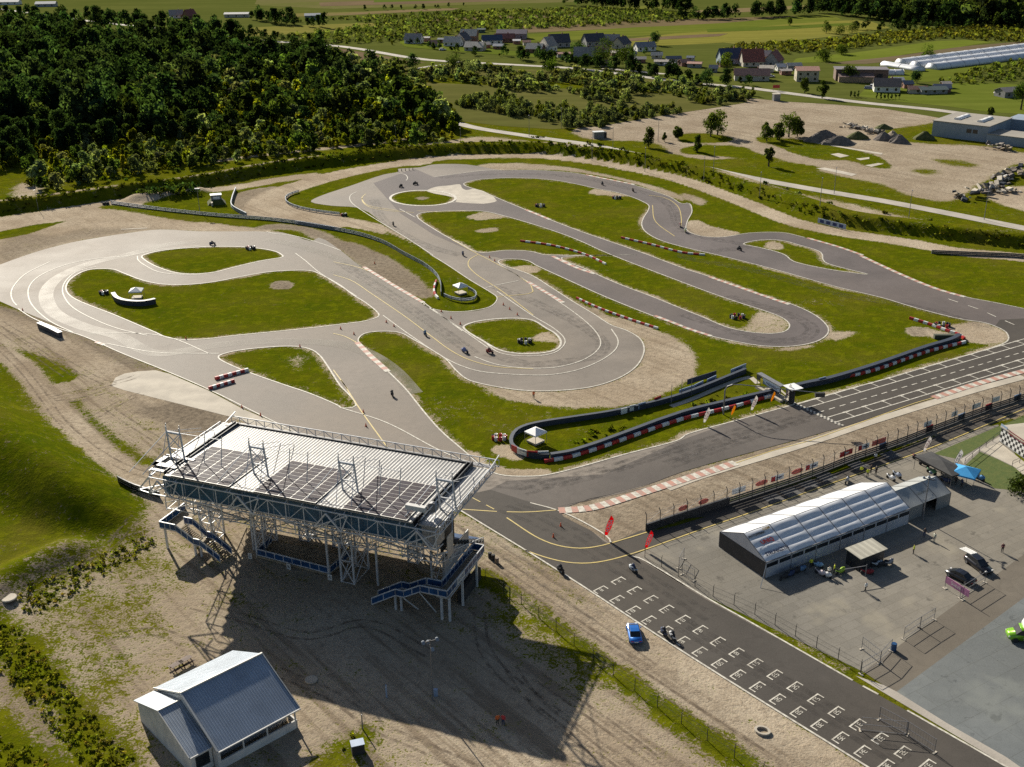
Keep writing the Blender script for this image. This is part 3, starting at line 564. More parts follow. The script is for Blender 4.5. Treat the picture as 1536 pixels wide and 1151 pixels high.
o=rt_.build('wheel_ruts',decal('rut_soil',(.17,.13,.095),.40,.66,.7,.6,1.));o['kind']='structure'
# rubbered patches along the pit lane
pm=MB()
for x,y in ((1160,748),(1187,739),(1214,727),(1240,716),(1287,698.5),(1336,683)):
    c_=Gz(x,y)[:2];t_=Gz(x+60,y-21)[:2]-c_;t_/=np.linalg.norm(t_);n_=np.array([-t_[1],t_[0]])
    V=[(*(c_+t_*a_*1.6+n_*b_*1.25),.06) for a_,b_ in ((-1,-1),(1,-1),(1,1),(-1,1))];pm.add(V,[(0,1,2,3)])
o=pm.build('pit_box_mats',M['dirtyconc']);o['kind']='structure'
# ---------------------------------------------------------------- daylight
w=bpy.data.worlds.new('World');sc.world=w;w.use_nodes=True;nt=w.node_tree
sky=nt.nodes.new('ShaderNodeTexSky');sky.sky_type='NISHITA';sky.sun_disc=False;sky.sun_elevation=math.radians(SUN_EL)
sky.sun_rotation=math.radians((SUN_AZ+180)%360);sky.dust_density=1.5;sky.altitude=200
bg=nt.nodes['Background'];nt.links.new(sky.outputs[0],bg.inputs[0]);bg.inputs[1].default_value=.05
ld=bpy.data.lights.new('sun','SUN');ld.energy=5.;ld.angle=math.radians(.55);ld.color=(1.,.93,.80)
lo=bpy.data.objects.new('sun',ld);COL.objects.link(lo);lo.location=(-100,400,200)
dirv=Vector((SD[0]*math.cos(math.radians(SUN_EL)),SD[1]*math.cos(math.radians(SUN_EL)),-math.sin(math.radians(SUN_EL))))
lo.rotation_euler=dirv.to_track_quat('-Z','Y').to_euler()
sc.view_settings.view_transform='Standard';sc.view_settings.look='None';sc.view_settings.exposure=.72;sc.view_settings.gamma=1

sc.cycles.max_bounces=5;sc.cycles.transparent_max_bounces=8

sc.cycles.use_denoising=False
# ================================================================ buildings of the circuit
def rot_of(u): return math.atan2(u[1],u[0])
M['steel']=mat('painted_white_steel',(.62,.63,.64),(.48,.49,.51),1.5,.45,.2);M['blue']=mat('navy_blue_panel',(.012,.085,.15),(.008,.06,.11),.5,.4)
M['bluerail']=mat('blue_rail_panel',(.010,.07,.19),(.010,.04,.11),.8,.4);M['dark']=mat('dark_soot',(.02,.02,.022),(.035,.035,.035),1.,.8)
M['grey']=mat('grey_metal',(.24,.24,.25),(.17,.17,.18),2.,.5,.4);M['darkmetal']=mat('dark_metal',(.05,.055,.06),(.03,.03,.035),2.,.5,.4)
M['woodboard']=mat('weathered_boards',(.30,.24,.16),(.19,.15,.10),1.5,.8,bump=.01)
M['plaster']=mat('white_render',(.62,.61,.58),(.50,.49,.47),.7,.85,bump=.01,bscale=8);M['glass']=mat('dark_glass',(.015,.018,.022),(.03,.035,.04),.8,.12)
def sheetmetal(name,c,period=.35,axis=0,rough=.38,metal=.35,depth=.05,c2=None):
    m,nt,b=newmat(name);tc=nd(nt,'ShaderNodeTexCoord').outputs['Object'];sp=nd(nt,'ShaderNodeSeparateXYZ');nt.links.new(tc,sp.inputs[0])
    s=math_(nt,'SINE',math_(nt,'MULTIPLY',sp.outputs[axis],2*math.pi/period));r=ramp_(nt,s,-.3,.5)
    n=noise_(nt,tc,.35,3);cc=mix_(nt,ramp_(nt,n,.35,.65),c,c2 or tuple(x*.8 for x in c));cc=mix_(nt,math_(nt,'MULTIPLY',math_(nt,'SUBTRACT',1.,r),.32),cc,tuple(x*.35 for x in c))
    nt.links.new(cc,b.inputs['Base Color']);b.inputs['Roughness'].default_value=rough;b.inputs['Metallic'].default_value=metal
    bn=nd(nt,'ShaderNodeBump',Strength=1.,Distance=depth);nt.links.new(r,bn.inputs['Height']);nt.links.new(bn.outputs[0],b.inputs['Normal']);return m
M['roof']=sheetmetal('trapezoid_roof_sheet',(.34,.335,.325),.55,0);M['roofv']=sheetmetal('trapezoid_wall_sheet',(.44,.44,.44),.5,0)
def text_mesh(s,size,name,mat_,parent,M4,depth=.01,bold=0.,sx=1.):
    cu=bpy.data.curves.new(name,'FONT');cu.body=s;cu.size=size;cu.align_x='CENTER';cu.align_y='CENTER';cu.offset=bold;cu.resolution_u=3;cu.extrude=depth/2
    o=bpy.data.objects.new('tmp',cu);COL.objects.link(o);me=bpy.data.meshes.new_from_object(o);bpy.data.objects.remove(o)
    me.transform(Matrix.Diagonal((sx,1,1,1)));me.transform(M4);me.name=name
    return link(name,me,mat_,parent)
def frameM(o,x,y):
    o=Vector(o);x=Vector(x).normalized();y=Vector(y).normalized();z=x.cross(y);return Matrix(((x[0],y[0],z[0],o[0]),(x[1],y[1],z[1],o[1]),(x[2],y[2],z[2],o[2]),(0,0,0,1)))
def truss(mb,a,b,h,n,w=.16,kind='W',cw=None,vert=True,up=(0,0,1)):
    a=np.array(a,float);b=np.array(b,float);u=np.array(up,float)*h;cw=cw or w*1.3
    mb.bar(a,b,cw);mb.bar(a+u,b+u,cw)
    for i in range(n+1):
        p=a+(b-a)*i/n
        if vert: mb.bar(p,p+u,w)
        if i<n:
            q=a+(b-a)*(i+1)/n
            if kind=='X' or i%2==0: mb.bar(p,q+u,w*.8)
            if kind=='X' or i%2==1: mb.bar(p+u,q,w*.8)
def rail(mb_p,mb_f,a,b,h=1.1,n=4,th=.05,panel=True):
    """balustrade from a to b (deck level points): white frame, blue panels"""
    a=np.array(a,float);b=np.array(b,float);z=np.array([0,0,1.])
    mb_f.bar(a+z*h,b+z*h,.14);mb_f.bar(a+z*.08,b+z*.08,.14)
    for i in range(n+1):
        p=a+(b-a)*i/n;mb_f.bar(p,p+z*h,.1)
    d=(b-a);d/=np.linalg.norm(d);nn=np.array([-d[1],d[0],0])*th/2
    A,B=a+z*.14,b+z*.14;hh=z*(h-.22)
    mb_p.add([A-nn,B-nn,B+nn,A+nn,A-nn+hh,B-nn+hh,B+nn+hh,A+nn+hh],[(0,3,2,1),(4,5,6,7),(0,1,5,4),(1,2,6,5),(2,3,7,6),(3,0,4,7)])
def grandstand():
    O=Gz(240,715,15.5);U=Gz(657,795,15.5)-O;ang=rot_of(U)
    gs=empty('grandstand',(O[0],O[1],0),ang,'large steel grandstand with solar panels on its corrugated roof, blue wall and white lattice','grandstand')
    X1=44.6;D=18.5
    r=MB()   # roof: three bays of sheet between gutters, gently falling to the back
    def slab(x0,x1,y0,y1,z,t=.22):
        r.add([(x0,y0,z-t),(x1,y0,z-t),(x1,y1,z-.3-t),(x0,y1,z-.3-t),(x0,y0,z),(x1,y0,z),(x1,y1,z-.3),(x0,y1,z-.3)],[(0,3,2,1),(4,5,6,7),(0,1,5,4),(1,2,6,5),(2,3,7,6),(3,0,4,7)])
    slab(-2,.5,.6,D+.3,16.);slab(1.15,41.1,-.35,D,16.1);slab(42.0,X1,-.3,D-.4,16.)
    r.build('roof',M['roof'],gs)
    g=MB();g.box(.5,.66,.3,D+.2,15.6,16.35);g.box(1.0,1.15,.3,D+.2,15.6,16.2);g.box(.66,1.,.3,D,15.5,15.62);g.box(41.1,41.25,-.2,D,15.5,16.2);g.box(41.85,42.0,-.2,D,15.5,16.35);g.box(41.25,41.85,-.2,D,15.4,15.55)
    g.box(.5,41.85,D+.02,D+.35,15.3,16.0);g.build('roof_gutter',M['darkmetal'],gs)
    for x0,x1 in ((2.0,12.1),(16.2,26.2),(30.4,40.2)):
        for f in (0,):
            p=MB();nx,ny=5,10;w=(x1-x0)/nx;h=10.3/ny
            for i in range(nx):
                for j in range(ny):
                    a=x0+i*w+.11;y=-.25+j*h+.09;zz=16.24-.3*(y/D);p.box(a,a+w-.22,y,y+h-.18,zz,zz+.04)
            o=p.build('solar_array',MSOL,gs)
            q=MB()
            q.box(x0-.02,x1+.02,-.3,10.1,15.85,15.95);
            q.add([(x0-.1,-.35,16.25),(x1+.1,-.35,16.25),(x1+.1,10.15,16.08),(x0-.1,10.15,16.08)],[(0,1,2,3)])
            q.build('mounting_frame',M['white2'],o)
    # blue wall under the roof edge, its corrugated stair tower at the right end
    b=MB();b.box(.3,42.2,.15,.35,12.75,15.5);b.box(.3,.5,.35,10,13.,15.5);b.build('rear_wall',M['blue'],gs)
    b=MB()
    for i in range(17): b.box(1.5+i*2.5,1.55+i*2.5,.1,.15,12.8,15.45)
    b.box(1.5,41.55,.09,.15,12.78,12.84);b.build('wall_battens',M['steel'],gs)
    b=MB();b.box(42.2,44.4,.2,2.6,12.6,16.0);b.build('stair_tower',M['roofv'],gs);b=MB();b.box(43.4,43.55,4.,12.6,5.6,8.4);b.box(44.0,44.1,4.,6.,8.4,12.);b.build('side_cladding',M['roofv'],gs)
    t=MB()
    truss(t,(-1.6,-.55,12.65),(44.6,-.55,12.65),2.75,16,.11)
    t.bar((-1.6,-.55,12.65),(-4.8,.5,12.2),.15);t.bar((-1.6,-.55,15.4),(-4.8,.5,12.2),.15);t.bar((-4.8,.5,12.2),(-1.6,3,12.4),.15);t.bar((-4.8,.5,12.2),(-2,3,15.6),.12)
    for i in range(0,21,2):
        x=-1.6+i*46.2/20;t.bar((x,-.55,15.4),(x,.7,15.9),.12);t.bar((x,-.55,12.65),(x,1.6,12.4),.12)
    # crossed braces at the mast bays
    for xm in (.2,14.,28.2,42.):
        t.bar((xm-2.2,-.62,12.6),(xm+.0,-1.0,15.3),.2);t.bar((xm+2.,-.62,12.6),(xm,-1.0,15.3),.2);t.bar((xm-2.2,-.62,12.6),(xm+3.2,-.62,15.4),.16);t.bar((xm+2,-.62,12.6),(xm+3.2,-.62,15.4),.16)
    t.build('upper_lattice_girder',M['steel'],gs)
    t=MB();truss(t,(-.5,1.0,9.6),(44.,1.0,9.6),2.6,18,.09);truss(t,(-.5,5.5,7.2),(44.,5.5,7.2),1.9,14,.09);truss(t,(-.5,11.,5.2),(44.,11.,5.2),1.4,14,.09)
    for x in (-.5,4.4,10.6,16.5,23.6,28.,33.5,38.6,43.8):
        truss(t,(x,.9,9.4),(x,17.5,3.1),1.2,6,.08)
    for x in (10.6,26.2,40.5):   # inclined struts spreading from the towers
        t.bar((x,5.5,7.2),(x-6.5,-.3,12.5),.22);t.bar((x,5.5,7.2),(x+5.5,-.3,12.5),.22);t.bar((x,5.5,7.2),(x-2.5,1.,9.6),.16);t.bar((x,5.5,7.2),(x+2.5,1.,9.6),.16)
    t.build('lower_lattice_girder',M['steel'],gs)
    # raked seating
    s=MB()
    for k in range(14):
        y=2.+k*1.12;z=11.9-k*.62;s.box(-.4,43.8,y,y+1.14,z-.12,z);s.box(-.4,43.8,y+1.06,y+1.14,z-.62,z)
    s.build('seating_tier',M['dark'],gs)
    q=MB()
    for k in range(14):
        y=2.35+k*1.12;z=11.9-k*.62;q.box(.2,43.2,y,y+.35,z,z+.38)
    q.build('seat_row',M['bluerail'],gs)
    q=MB();q.box(43.2,43.4,3.6,8.,9.5,15.9);q.build('side_screen',M['darkmetal'],gs)
    # legs: lattice towers and single posts
    def tower(x,y,w,dp,z1,nx='support_tower'):
        m_=MB();c=[(x,y),(x+w,y),(x+w,y+dp),(x,y+dp)];n=max(2,int(z1/3))
        for cx,cy in c: m_.bar((cx,cy,0),(cx,cy,z1),.26)
        for k in range(4):
            a=c[k];b_=c[(k+1)%4]
            for j in range(n):
                z0,z2=z1*j/n,z1*(j+1)/n;m_.bar((*a,z0),(*b_,z2),.12);m_.bar((*b_,z0),(*a,z2),.12);m_.bar((*a,z0+.02),(*b_,z0+.02),.12)
        m_.build(nx,M['steel'],gs)
    tower(26.1,5.2,2.1,4.5,7.6);tower(8.8,8.4,2.,3.5,6.6);tower(39.8,7.5,2.2,4.,6.8);tower(-.4,8.,2.,3.,6.8);tower(14.,13.5,1.6,2.,4.6);tower(33,13.5,1.6,2.,4.6);tower(20,13.5,1.6,2,4.6)
    for x,y,z in ((10.5,6.8,8.),(23.6,5.8,8.),(31.6,6.2,7.2),(45.2,1.6,4.4),(45.4,5.7,4.4),(45.4,10.9,4.4),(36.8,1.6,2.4),(37.7,1.6,2.5),(1.2,4.,1.9),(2.3,4.,1.7),(-4.2,4.2,3.9),(-3.8,9.2,3.9)):
        m_=MB();m_.bar((x,y,0),(x,y,z),.28);m_.build('support_post',M['steel'],gs)
    # masts over the roof with bracing and stays
    for xm in (-2.0,12.5,27.2,42.3):
        m_=MB();y=5.2;zt=20.2;x0,x1=xm,xm+2.4
        for x in (x0,x1):
            m_.bar((x,y,zt),(x+.7,y-.6,15.9),.2);m_.bar((x,y,zt),(x,y,zt+1.3),.1);m_.bar((x,y-.15,zt),(x,y-.15,zt+.9),.1)
            m_.bar((x,y,zt),(x-3.2,-.4,15.5),.09);m_.bar((x,y,zt),(x+2.2,-.3,15.6),.07)
            m_.bar((x,y,zt),(x-1.5,y+10.,16.),.07)
        m_.bar((x0,y,zt-.1),(x1,y,zt-.1),.42,.42,n=8);m_.bar((x0+.4,y-.35,17.6),(x1+.4,y-.35,17.6),.14);m_.bar((x0,y,zt-.4),(x1+.4,y-.35,17.6),.1);m_.bar((x1,y,zt-.4),(x0+.4,y-.35,17.6),.1)
        m_.bar((x0+.4,y-.35,17.6),(x1+.7,y-.6,15.9),.1);m_.bar((x1+.4,y-.35,17.6),(x0+.7,y-.6,15.9),.1)
        m_.bar((x1,y,zt),(min(x1+7.2,45.5),y+.4,zt-.1),.07)
        if xm<40:
            for dx in (4.2,7.2): m_.bar((x1+dx,y+.3,zt+.5),(x1+dx-.2,y-.4,16.1),.09)
        m_.build('roof_mast',M['steel'],gs)
    f=MB();f.box(-2.6,1.6,1.6,2.6,16.15,16.3);f.box(-2.6,-1.8,1.6,5,16.15,16.3);f.box(-2.6,2.6,4.6,5.2,16.15,16.3);f.build('walkway',M['grey'],gs)
    # rooftop lighting box and drum at right end
    b=MB();b.box(39.3,42.2,1.3,2.0,16.9,17.6);b.bar((39.5,1.6,16),(39.5,1.6,16.9),.12);b.bar((42,1.6,16),(42,1.6,16.9),.12);b.build('rooftop_box',M['plaster'],gs)
    b=MB();b.loft([[(42.9+.75*math.cos(a),2.2+.0+t_,17.3+.75*math.sin(a)) for a in np.linspace(0,2*math.pi,12,False)] for t_ in (0,.6)]);b.build('rooftop_drum',M['grey'],gs)
    # rear maintenance walkway of white lattice and the right-hand end girder
    w_=MB();w_.box(-1,45,D+.5,D+1.3,15.35,15.43);w_.build('service_walkway',M['grey'],gs)
    w_=MB();truss(w_,(-1,D+1.35,15.4),(45.6,D+1.35,15.4),1.1,30,.09,'W');truss(w_,(45.0,-.2,14.9),(45.0,D+1.3,14.9),1.1,10,.12,'X');truss(w_,(-2.2,.4,15.0),(-2.2,D,15.0),.9,9,.1,'X')
    for x in (-1,45): w_.bar((x,D-.5,16),(x+.3,D+2.2,16.9),.14)
    w_.build('edge_railing',M['steel'],gs)
    # left stairs
    p=MB();f=MB();z4=np.array([0,0,4.])
    rail(p,f,(-4.5,3.5,4),(-1.6,3.5,4),n=3);rail(p,f,(-4.5,3.5,4),(-4.4,9.8,4),n=4);rail(p,f,(-1.6,3.5,4),(1.5,3.5,2.2),n=3);rail(p,f,(1.5,3.5,2.2),(2.6,3.5,2.2),n=1);rail(p,f,(2.6,3.5,2.2),(6.,3.5,.1),n=3)
    rail(p,f,(-1.8,6.,4),(-.2,6.,4),n=2);rail(p,f,(-.2,6.,4),(2.2,6.,2.2),n=2);rail(p,f,(2.2,6,2.2),(3.2,6,2.2),n=1);rail(p,f,(3.2,6.,2.2),(6.4,6,.1),n=2)
    p.build('balustrade_panel',M['bluerail'],gs);f.build('balustrade_frame',M['steel'],gs);p=MB();f=MB()
    # right gallery and stairs
    rail(p,f,(45.3,.8,4.4),(45.5,13.6,4.4),n=9);rail(p,f,(43.6,2.8,4.4),(43.8,13.6,4.4),n=8);rail(p,f,(41.2,.8,4.4),(45.3,.8,4.4),n=3);rail(p,f,(41.4,2.8,4.4),(43.6,2.8,4.4),n=1)
    rail(p,f,(45.5,13.6,4.4),(43.8,13.6,4.4),n=1)
    for y in (.8,2.8): rail(p,f,(41.2,y,4.4),(38.6,y,2.9),n=2);rail(p,f,(38.6,y,2.9),(37.3,y,2.9),n=1);rail(p,f,(37.3,y,2.9),(33.4,y,.5),n=2)
    p.build('balustrade_panel',M['bluerail'],gs);f.build('balustrade_frame',M['steel'],gs);p=MB();f=MB()
    # viewing platform between the posts
    rail(p,f,(10.7,6.6,.5),(23.5,5.8,.5),n=8);rail(p,f,(10.7,6.6,.5),(10.6,10.8,.5),n=2);rail(p,f,(23.7,6.,.5),(24.2,11.,.5),n=3)
    p.build('balustrade_panel',M['bluerail'],gs);f.build('balustrade_frame',M['steel'],gs)
    d_=MB();d_.box(-4.45,-1.6,3.55,5.9,3.85,4.);d_.box(-4.4,-1.9,5.9,9.8,3.85,4.);d_.box(1.5,3.,3.55,5.95,2.05,2.2)
    e_=MB();e_.box(43.75,45.4,.85,13.5,4.25,4.4);e_.box(41.2,43.75,.85,2.75,4.25,4.4);e_.box(37.3,38.6,.85,2.75,2.75,2.9)
    for k in range(11):
        t_=k/11;d_.box(-1.6+3.1*t_,-1.6+3.1*t_+.24,3.6,5.9,4-1.8*t_-.05,4-1.8*t_);d_.box(2.9+3.3*t_,3.15+3.3*t_,3.6,5.9,2.2-2.15*t_-.05,2.2-2.15*t_)
        e_.box(41.2-2.6*t_-.24,41.2-2.6*t_,.9,2.7,4.4-1.5*t_-.05,4.4-1.5*t_);e_.box(37.3-3.9*t_-.26,37.3-3.9*t_,.9,2.7,2.9-2.4*t_-.05,2.9-2.4*t_)
    d_.build('stair_deck',M['woodboard'],gs);e_.build('gallery_deck',M['woodboard'],gs)
    d_=MB();d_.add([(10.6,6.5,.45),(23.6,5.7,.45),(24.2,11.2,.45),(10.6,11.2,.45),(10.6,6.5,.1),(23.6,5.7,.1),(24.2,11.2,.1),(10.6,11.2,.1)],[(0,1,2,3),(4,7,6,5),(0,4,5,1),(1,5,6,2),(2,6,7,3),(3,7,4,0)]);d_.build('viewing_platform',M['woodboard'],gs)
    d_=MB();d_.bar((38.5,.9,2.7),(39.8,2.6,0.1),.16);d_.bar((41,.9,4.2),(42.5,2.8,.1),.16);d_.box(43.6,45.5,.9,13.4,4.1,4.2);d_.bar((44,1.6,0),(44,1.6,4.1),.3);d_.build('stair_support',M['steel'],gs)
    d_=MB();d_.box(44.2,44.35,8.6,11.,.0,2.5);d_.box(44.5,45.2,6.,13.,0,2.);d_.build('under_gallery_block',M['dark'],gs)
    # plates with letters C B A under the platform
    for x,y,ch in ((9.7,6.0,'C'),(16.9,5.4,'B'),(24.2,5.,'A')):
        s_=MB();s_.box(x-.35,x+.35,y-.03,y+.03,.0,.95);o=s_.build('letter_plate',M['plaster'],gs);text_mesh(ch,.75,'letter',M['dark'],o,frameM((x,y-.045,.47),(1,0,0),(0,0,1)),.01)
    s_=MB();s_.box(45.36,45.44,4.,6.6,4.55,5.45);o=s_.build('name_banner',M['plaster'],gs);text_mesh('LOTOS',.62,'lettering',M['bluerail'],o,frameM((45.47,5.3,5.),(0,1,0),(0,0,1)),.01)
    return gs
M['white2']=mat('aluminium_rail',(.60,.58,.53),(.5,.48,.44),2.,.5,.1)
def solar_mat():
    m,nt,b=newmat('solar_cells');v=nd(nt,'ShaderNodeTexCoord').outputs['Object'];n=noise_(nt,v,.6,2)
    br=nd(nt,'ShaderNodeTexBrick',Scale=1.);nt.links.new(v,br.inputs['Vector']);br.inputs['Color1'].default_value=(.035,.024,.030,1);br.inputs['Color2'].default_value=(.042,.028,.035,1);br.inputs['Mortar'].default_value=(.05,.04,.045,1)
    br.inputs['Mortar Size'].default_value=.008;br.inputs['Brick Width'].default_value=.33;br.inputs['Row Height'].default_value=.33;br.offset=0
    nt.links.new(mix_(nt,ramp_(nt,n,.35,.65,0,.5),br.outputs['Color'],(.03,.028,.05)),b.inputs['Base Color']);b.inputs['Roughness'].default_value=.55;b.inputs['Specular IOR Level'].default_value=.1;return m
MSOL=solar_mat();grandstand()
# ---- white service building with a ridged metal roof
def house_frame(name,O,az,label,cat,group=None):
    a=math.radians(90-az);return empty(name,(O[0],O[1],H1(O[0],O[1])),a,label,cat,group)
def gable(mb,x0,x1,y0,y1,ze,zr,ov=0.,t=.12,yr=None):
    yr=(y0+y1)/2 if yr is None else yr
    for ya,s in ((y0-ov,1),(y1+ov,-1)):
        k=(zr-ze)/abs(yr-(y0 if s>0 else y1));za=ze-k*ov
        mb.add([(x0-ov,ya,za),(x1+ov,ya,za),(x1+ov,yr,zr),(x0-ov,yr,zr),(x0-ov,ya,za+t),(x1+ov,ya,za+t),(x1+ov,yr,zr+t),(x0-ov,yr,zr+t)],[(0,3,2,1) if s>0 else (0,1,2,3),(4,5,6,7) if s>0 else (7,6,5,4),(0,1,5,4),(1,2,6,5),(2,3,7,6),(3,0,4,7)])
def gwalls(mb,x0,x1,y0,y1,ze,zr,yr=None):
    yr=(y0+y1)/2 if yr is None else yr
    V=[(x,y,z) for x in (x0,x1) for y,z in ((y0,0),(y1,0),(y1,ze),(yr,zr),(y0,ze))]
    mb.add(V,[(0,1,2,3,4),(9,8,7,6,5),(0,4,9,5),(1,6,7,2),(2,7,8,3),(3,8,9,4)])
def service_building():
    O=Gz(286,1137,3.);hb=house_frame('service_building',O,47.3,'white building with blue-grey ribbed metal roof and low annex, bottom left below the grandstand','building')
    # x along the ridge, y across (positive = away from the camera)
    w=MB();gwalls(w,0.1,2.7,.2,13.5,2.9,5.45,6.9);w.build('annex_wall',M['plaster'],hb)
    w=MB();gwalls(w,2.75,13.2,1.1,13.9,2.9,6.5,6.6);w.box(3.,13.4,-.9,-.7,0,1.15);w.box(2.8,3.,-.9,1.1,0,3.0);w.box(13.3,13.5,-.9,1.1,0,1.15);w.build('wall',M['plaster'],hb)
    r=MB();gable(r,2.75,13.7,-1.25,14.4,2.95,6.65,.1,.1,6.6);r.build('roof',sheetmetal('blue_grey_roof',(.36,.42,.50),.33,0,.4,.25),hb)
    r=MB();gable(r,-.15,2.62,0.,13.95,2.95,5.55,.05,.1,6.9);r.build('annex_roof',sheetmetal('annex_roof_sheet',(.40,.45,.51),.33,0,.4,.25),hb)
    r=MB()
    r.bar((2.68,-1.3,3.1),(2.68,6.6,6.83),.2);r.bar((2.68,14.4,3.1),(2.68,6.6,6.83),.2);r.bar((2.7,6.6,6.82),(13.8,6.6,6.82),.2);r.bar((13.8,-1.3,3.1),(13.8,6.6,6.83),.1);r.bar((-.15,6.9,5.68),(2.6,6.9,5.68),.16);r.bar((-.2,0,3.05),(-.2,6.9,5.68),.1);r.build('roof_flashing',M['white2'],hb)
    r=MB();r.bar((2.7,-1.45,3.0),(13.8,-1.45,3.),.14);r.bar((-.1,-.12,3.),(2.6,-.12,3.),.12);r.build('gutter',M['plaster'],hb)
    r=MB();
    for x in (3.1,6.2,9.4,13.3):
        r.bar((x,-.8,0),(x,-.8,2.95),.16);r.build('veranda_post',M['plaster'],hb);r=MB()
    for x0,x1 in ((3.6,5.9),(6.6,8.9),(9.8,12.9)):
        g=MB();g.box(x0,x1,1.04,1.1,.9,2.6);o=g.build('window',M['glass'],hb);g=MB();
        for x in (x0,(x0+x1)/2,x1): g.box(x-.05,x+.05,.98,1.05,.85,2.65)
        g.build('window_frame',M['plaster'],o)
    g=MB();g.box(.6,2.3,.12,.2,.9,2.5);o=g.build('window',M['glass'],hb);g=MB();g.box(.5,2.4,.02,.14,.75,.9);g.build('window_sill',M['plaster'],o)
    g=MB();g.box(0.02,.1,4.,4.5,3.9,4.3);g.build('wall_vent',M['dark'],hb)
service_building()
# picnic tables and covers beside it
def picnic(x,y,rz,label):
    e=empty('picnic_table',G(x,y),rz,label,'picnic table','picnic tables behind the white building')
    t=MB()
    for i in range(4): t.box(-.9,.9,-.36+i*.18,-.2+i*.18,.72,.76)
    t.build('tabletop',MW,e)
    for s in (-1,1):
        b=MB();b.box(-.9,.9,s*.72-.14,s*.72+.14,.42,.46);b.build('bench_seat',MW,e)
        l=MB();l.bar((s*.65,-.75,0),(s*.65,-.15,.72),.08);l.bar((s*.65,.75,0),(s*.65,.15,.72),.08);l.bar((s*.65,-.75,.38),(s*.65,.75,.38),.06);l.build('leg',MW,e)
MW=mat('stained_wood',(.10,.05,.03),(.06,.03,.02),3.,.7)
picnic(266,1003,.9,'dark wooden picnic table farther from the building corner, behind the white building');picnic(279,996,.9,'dark wooden picnic table touching the roof edge line of the white building')
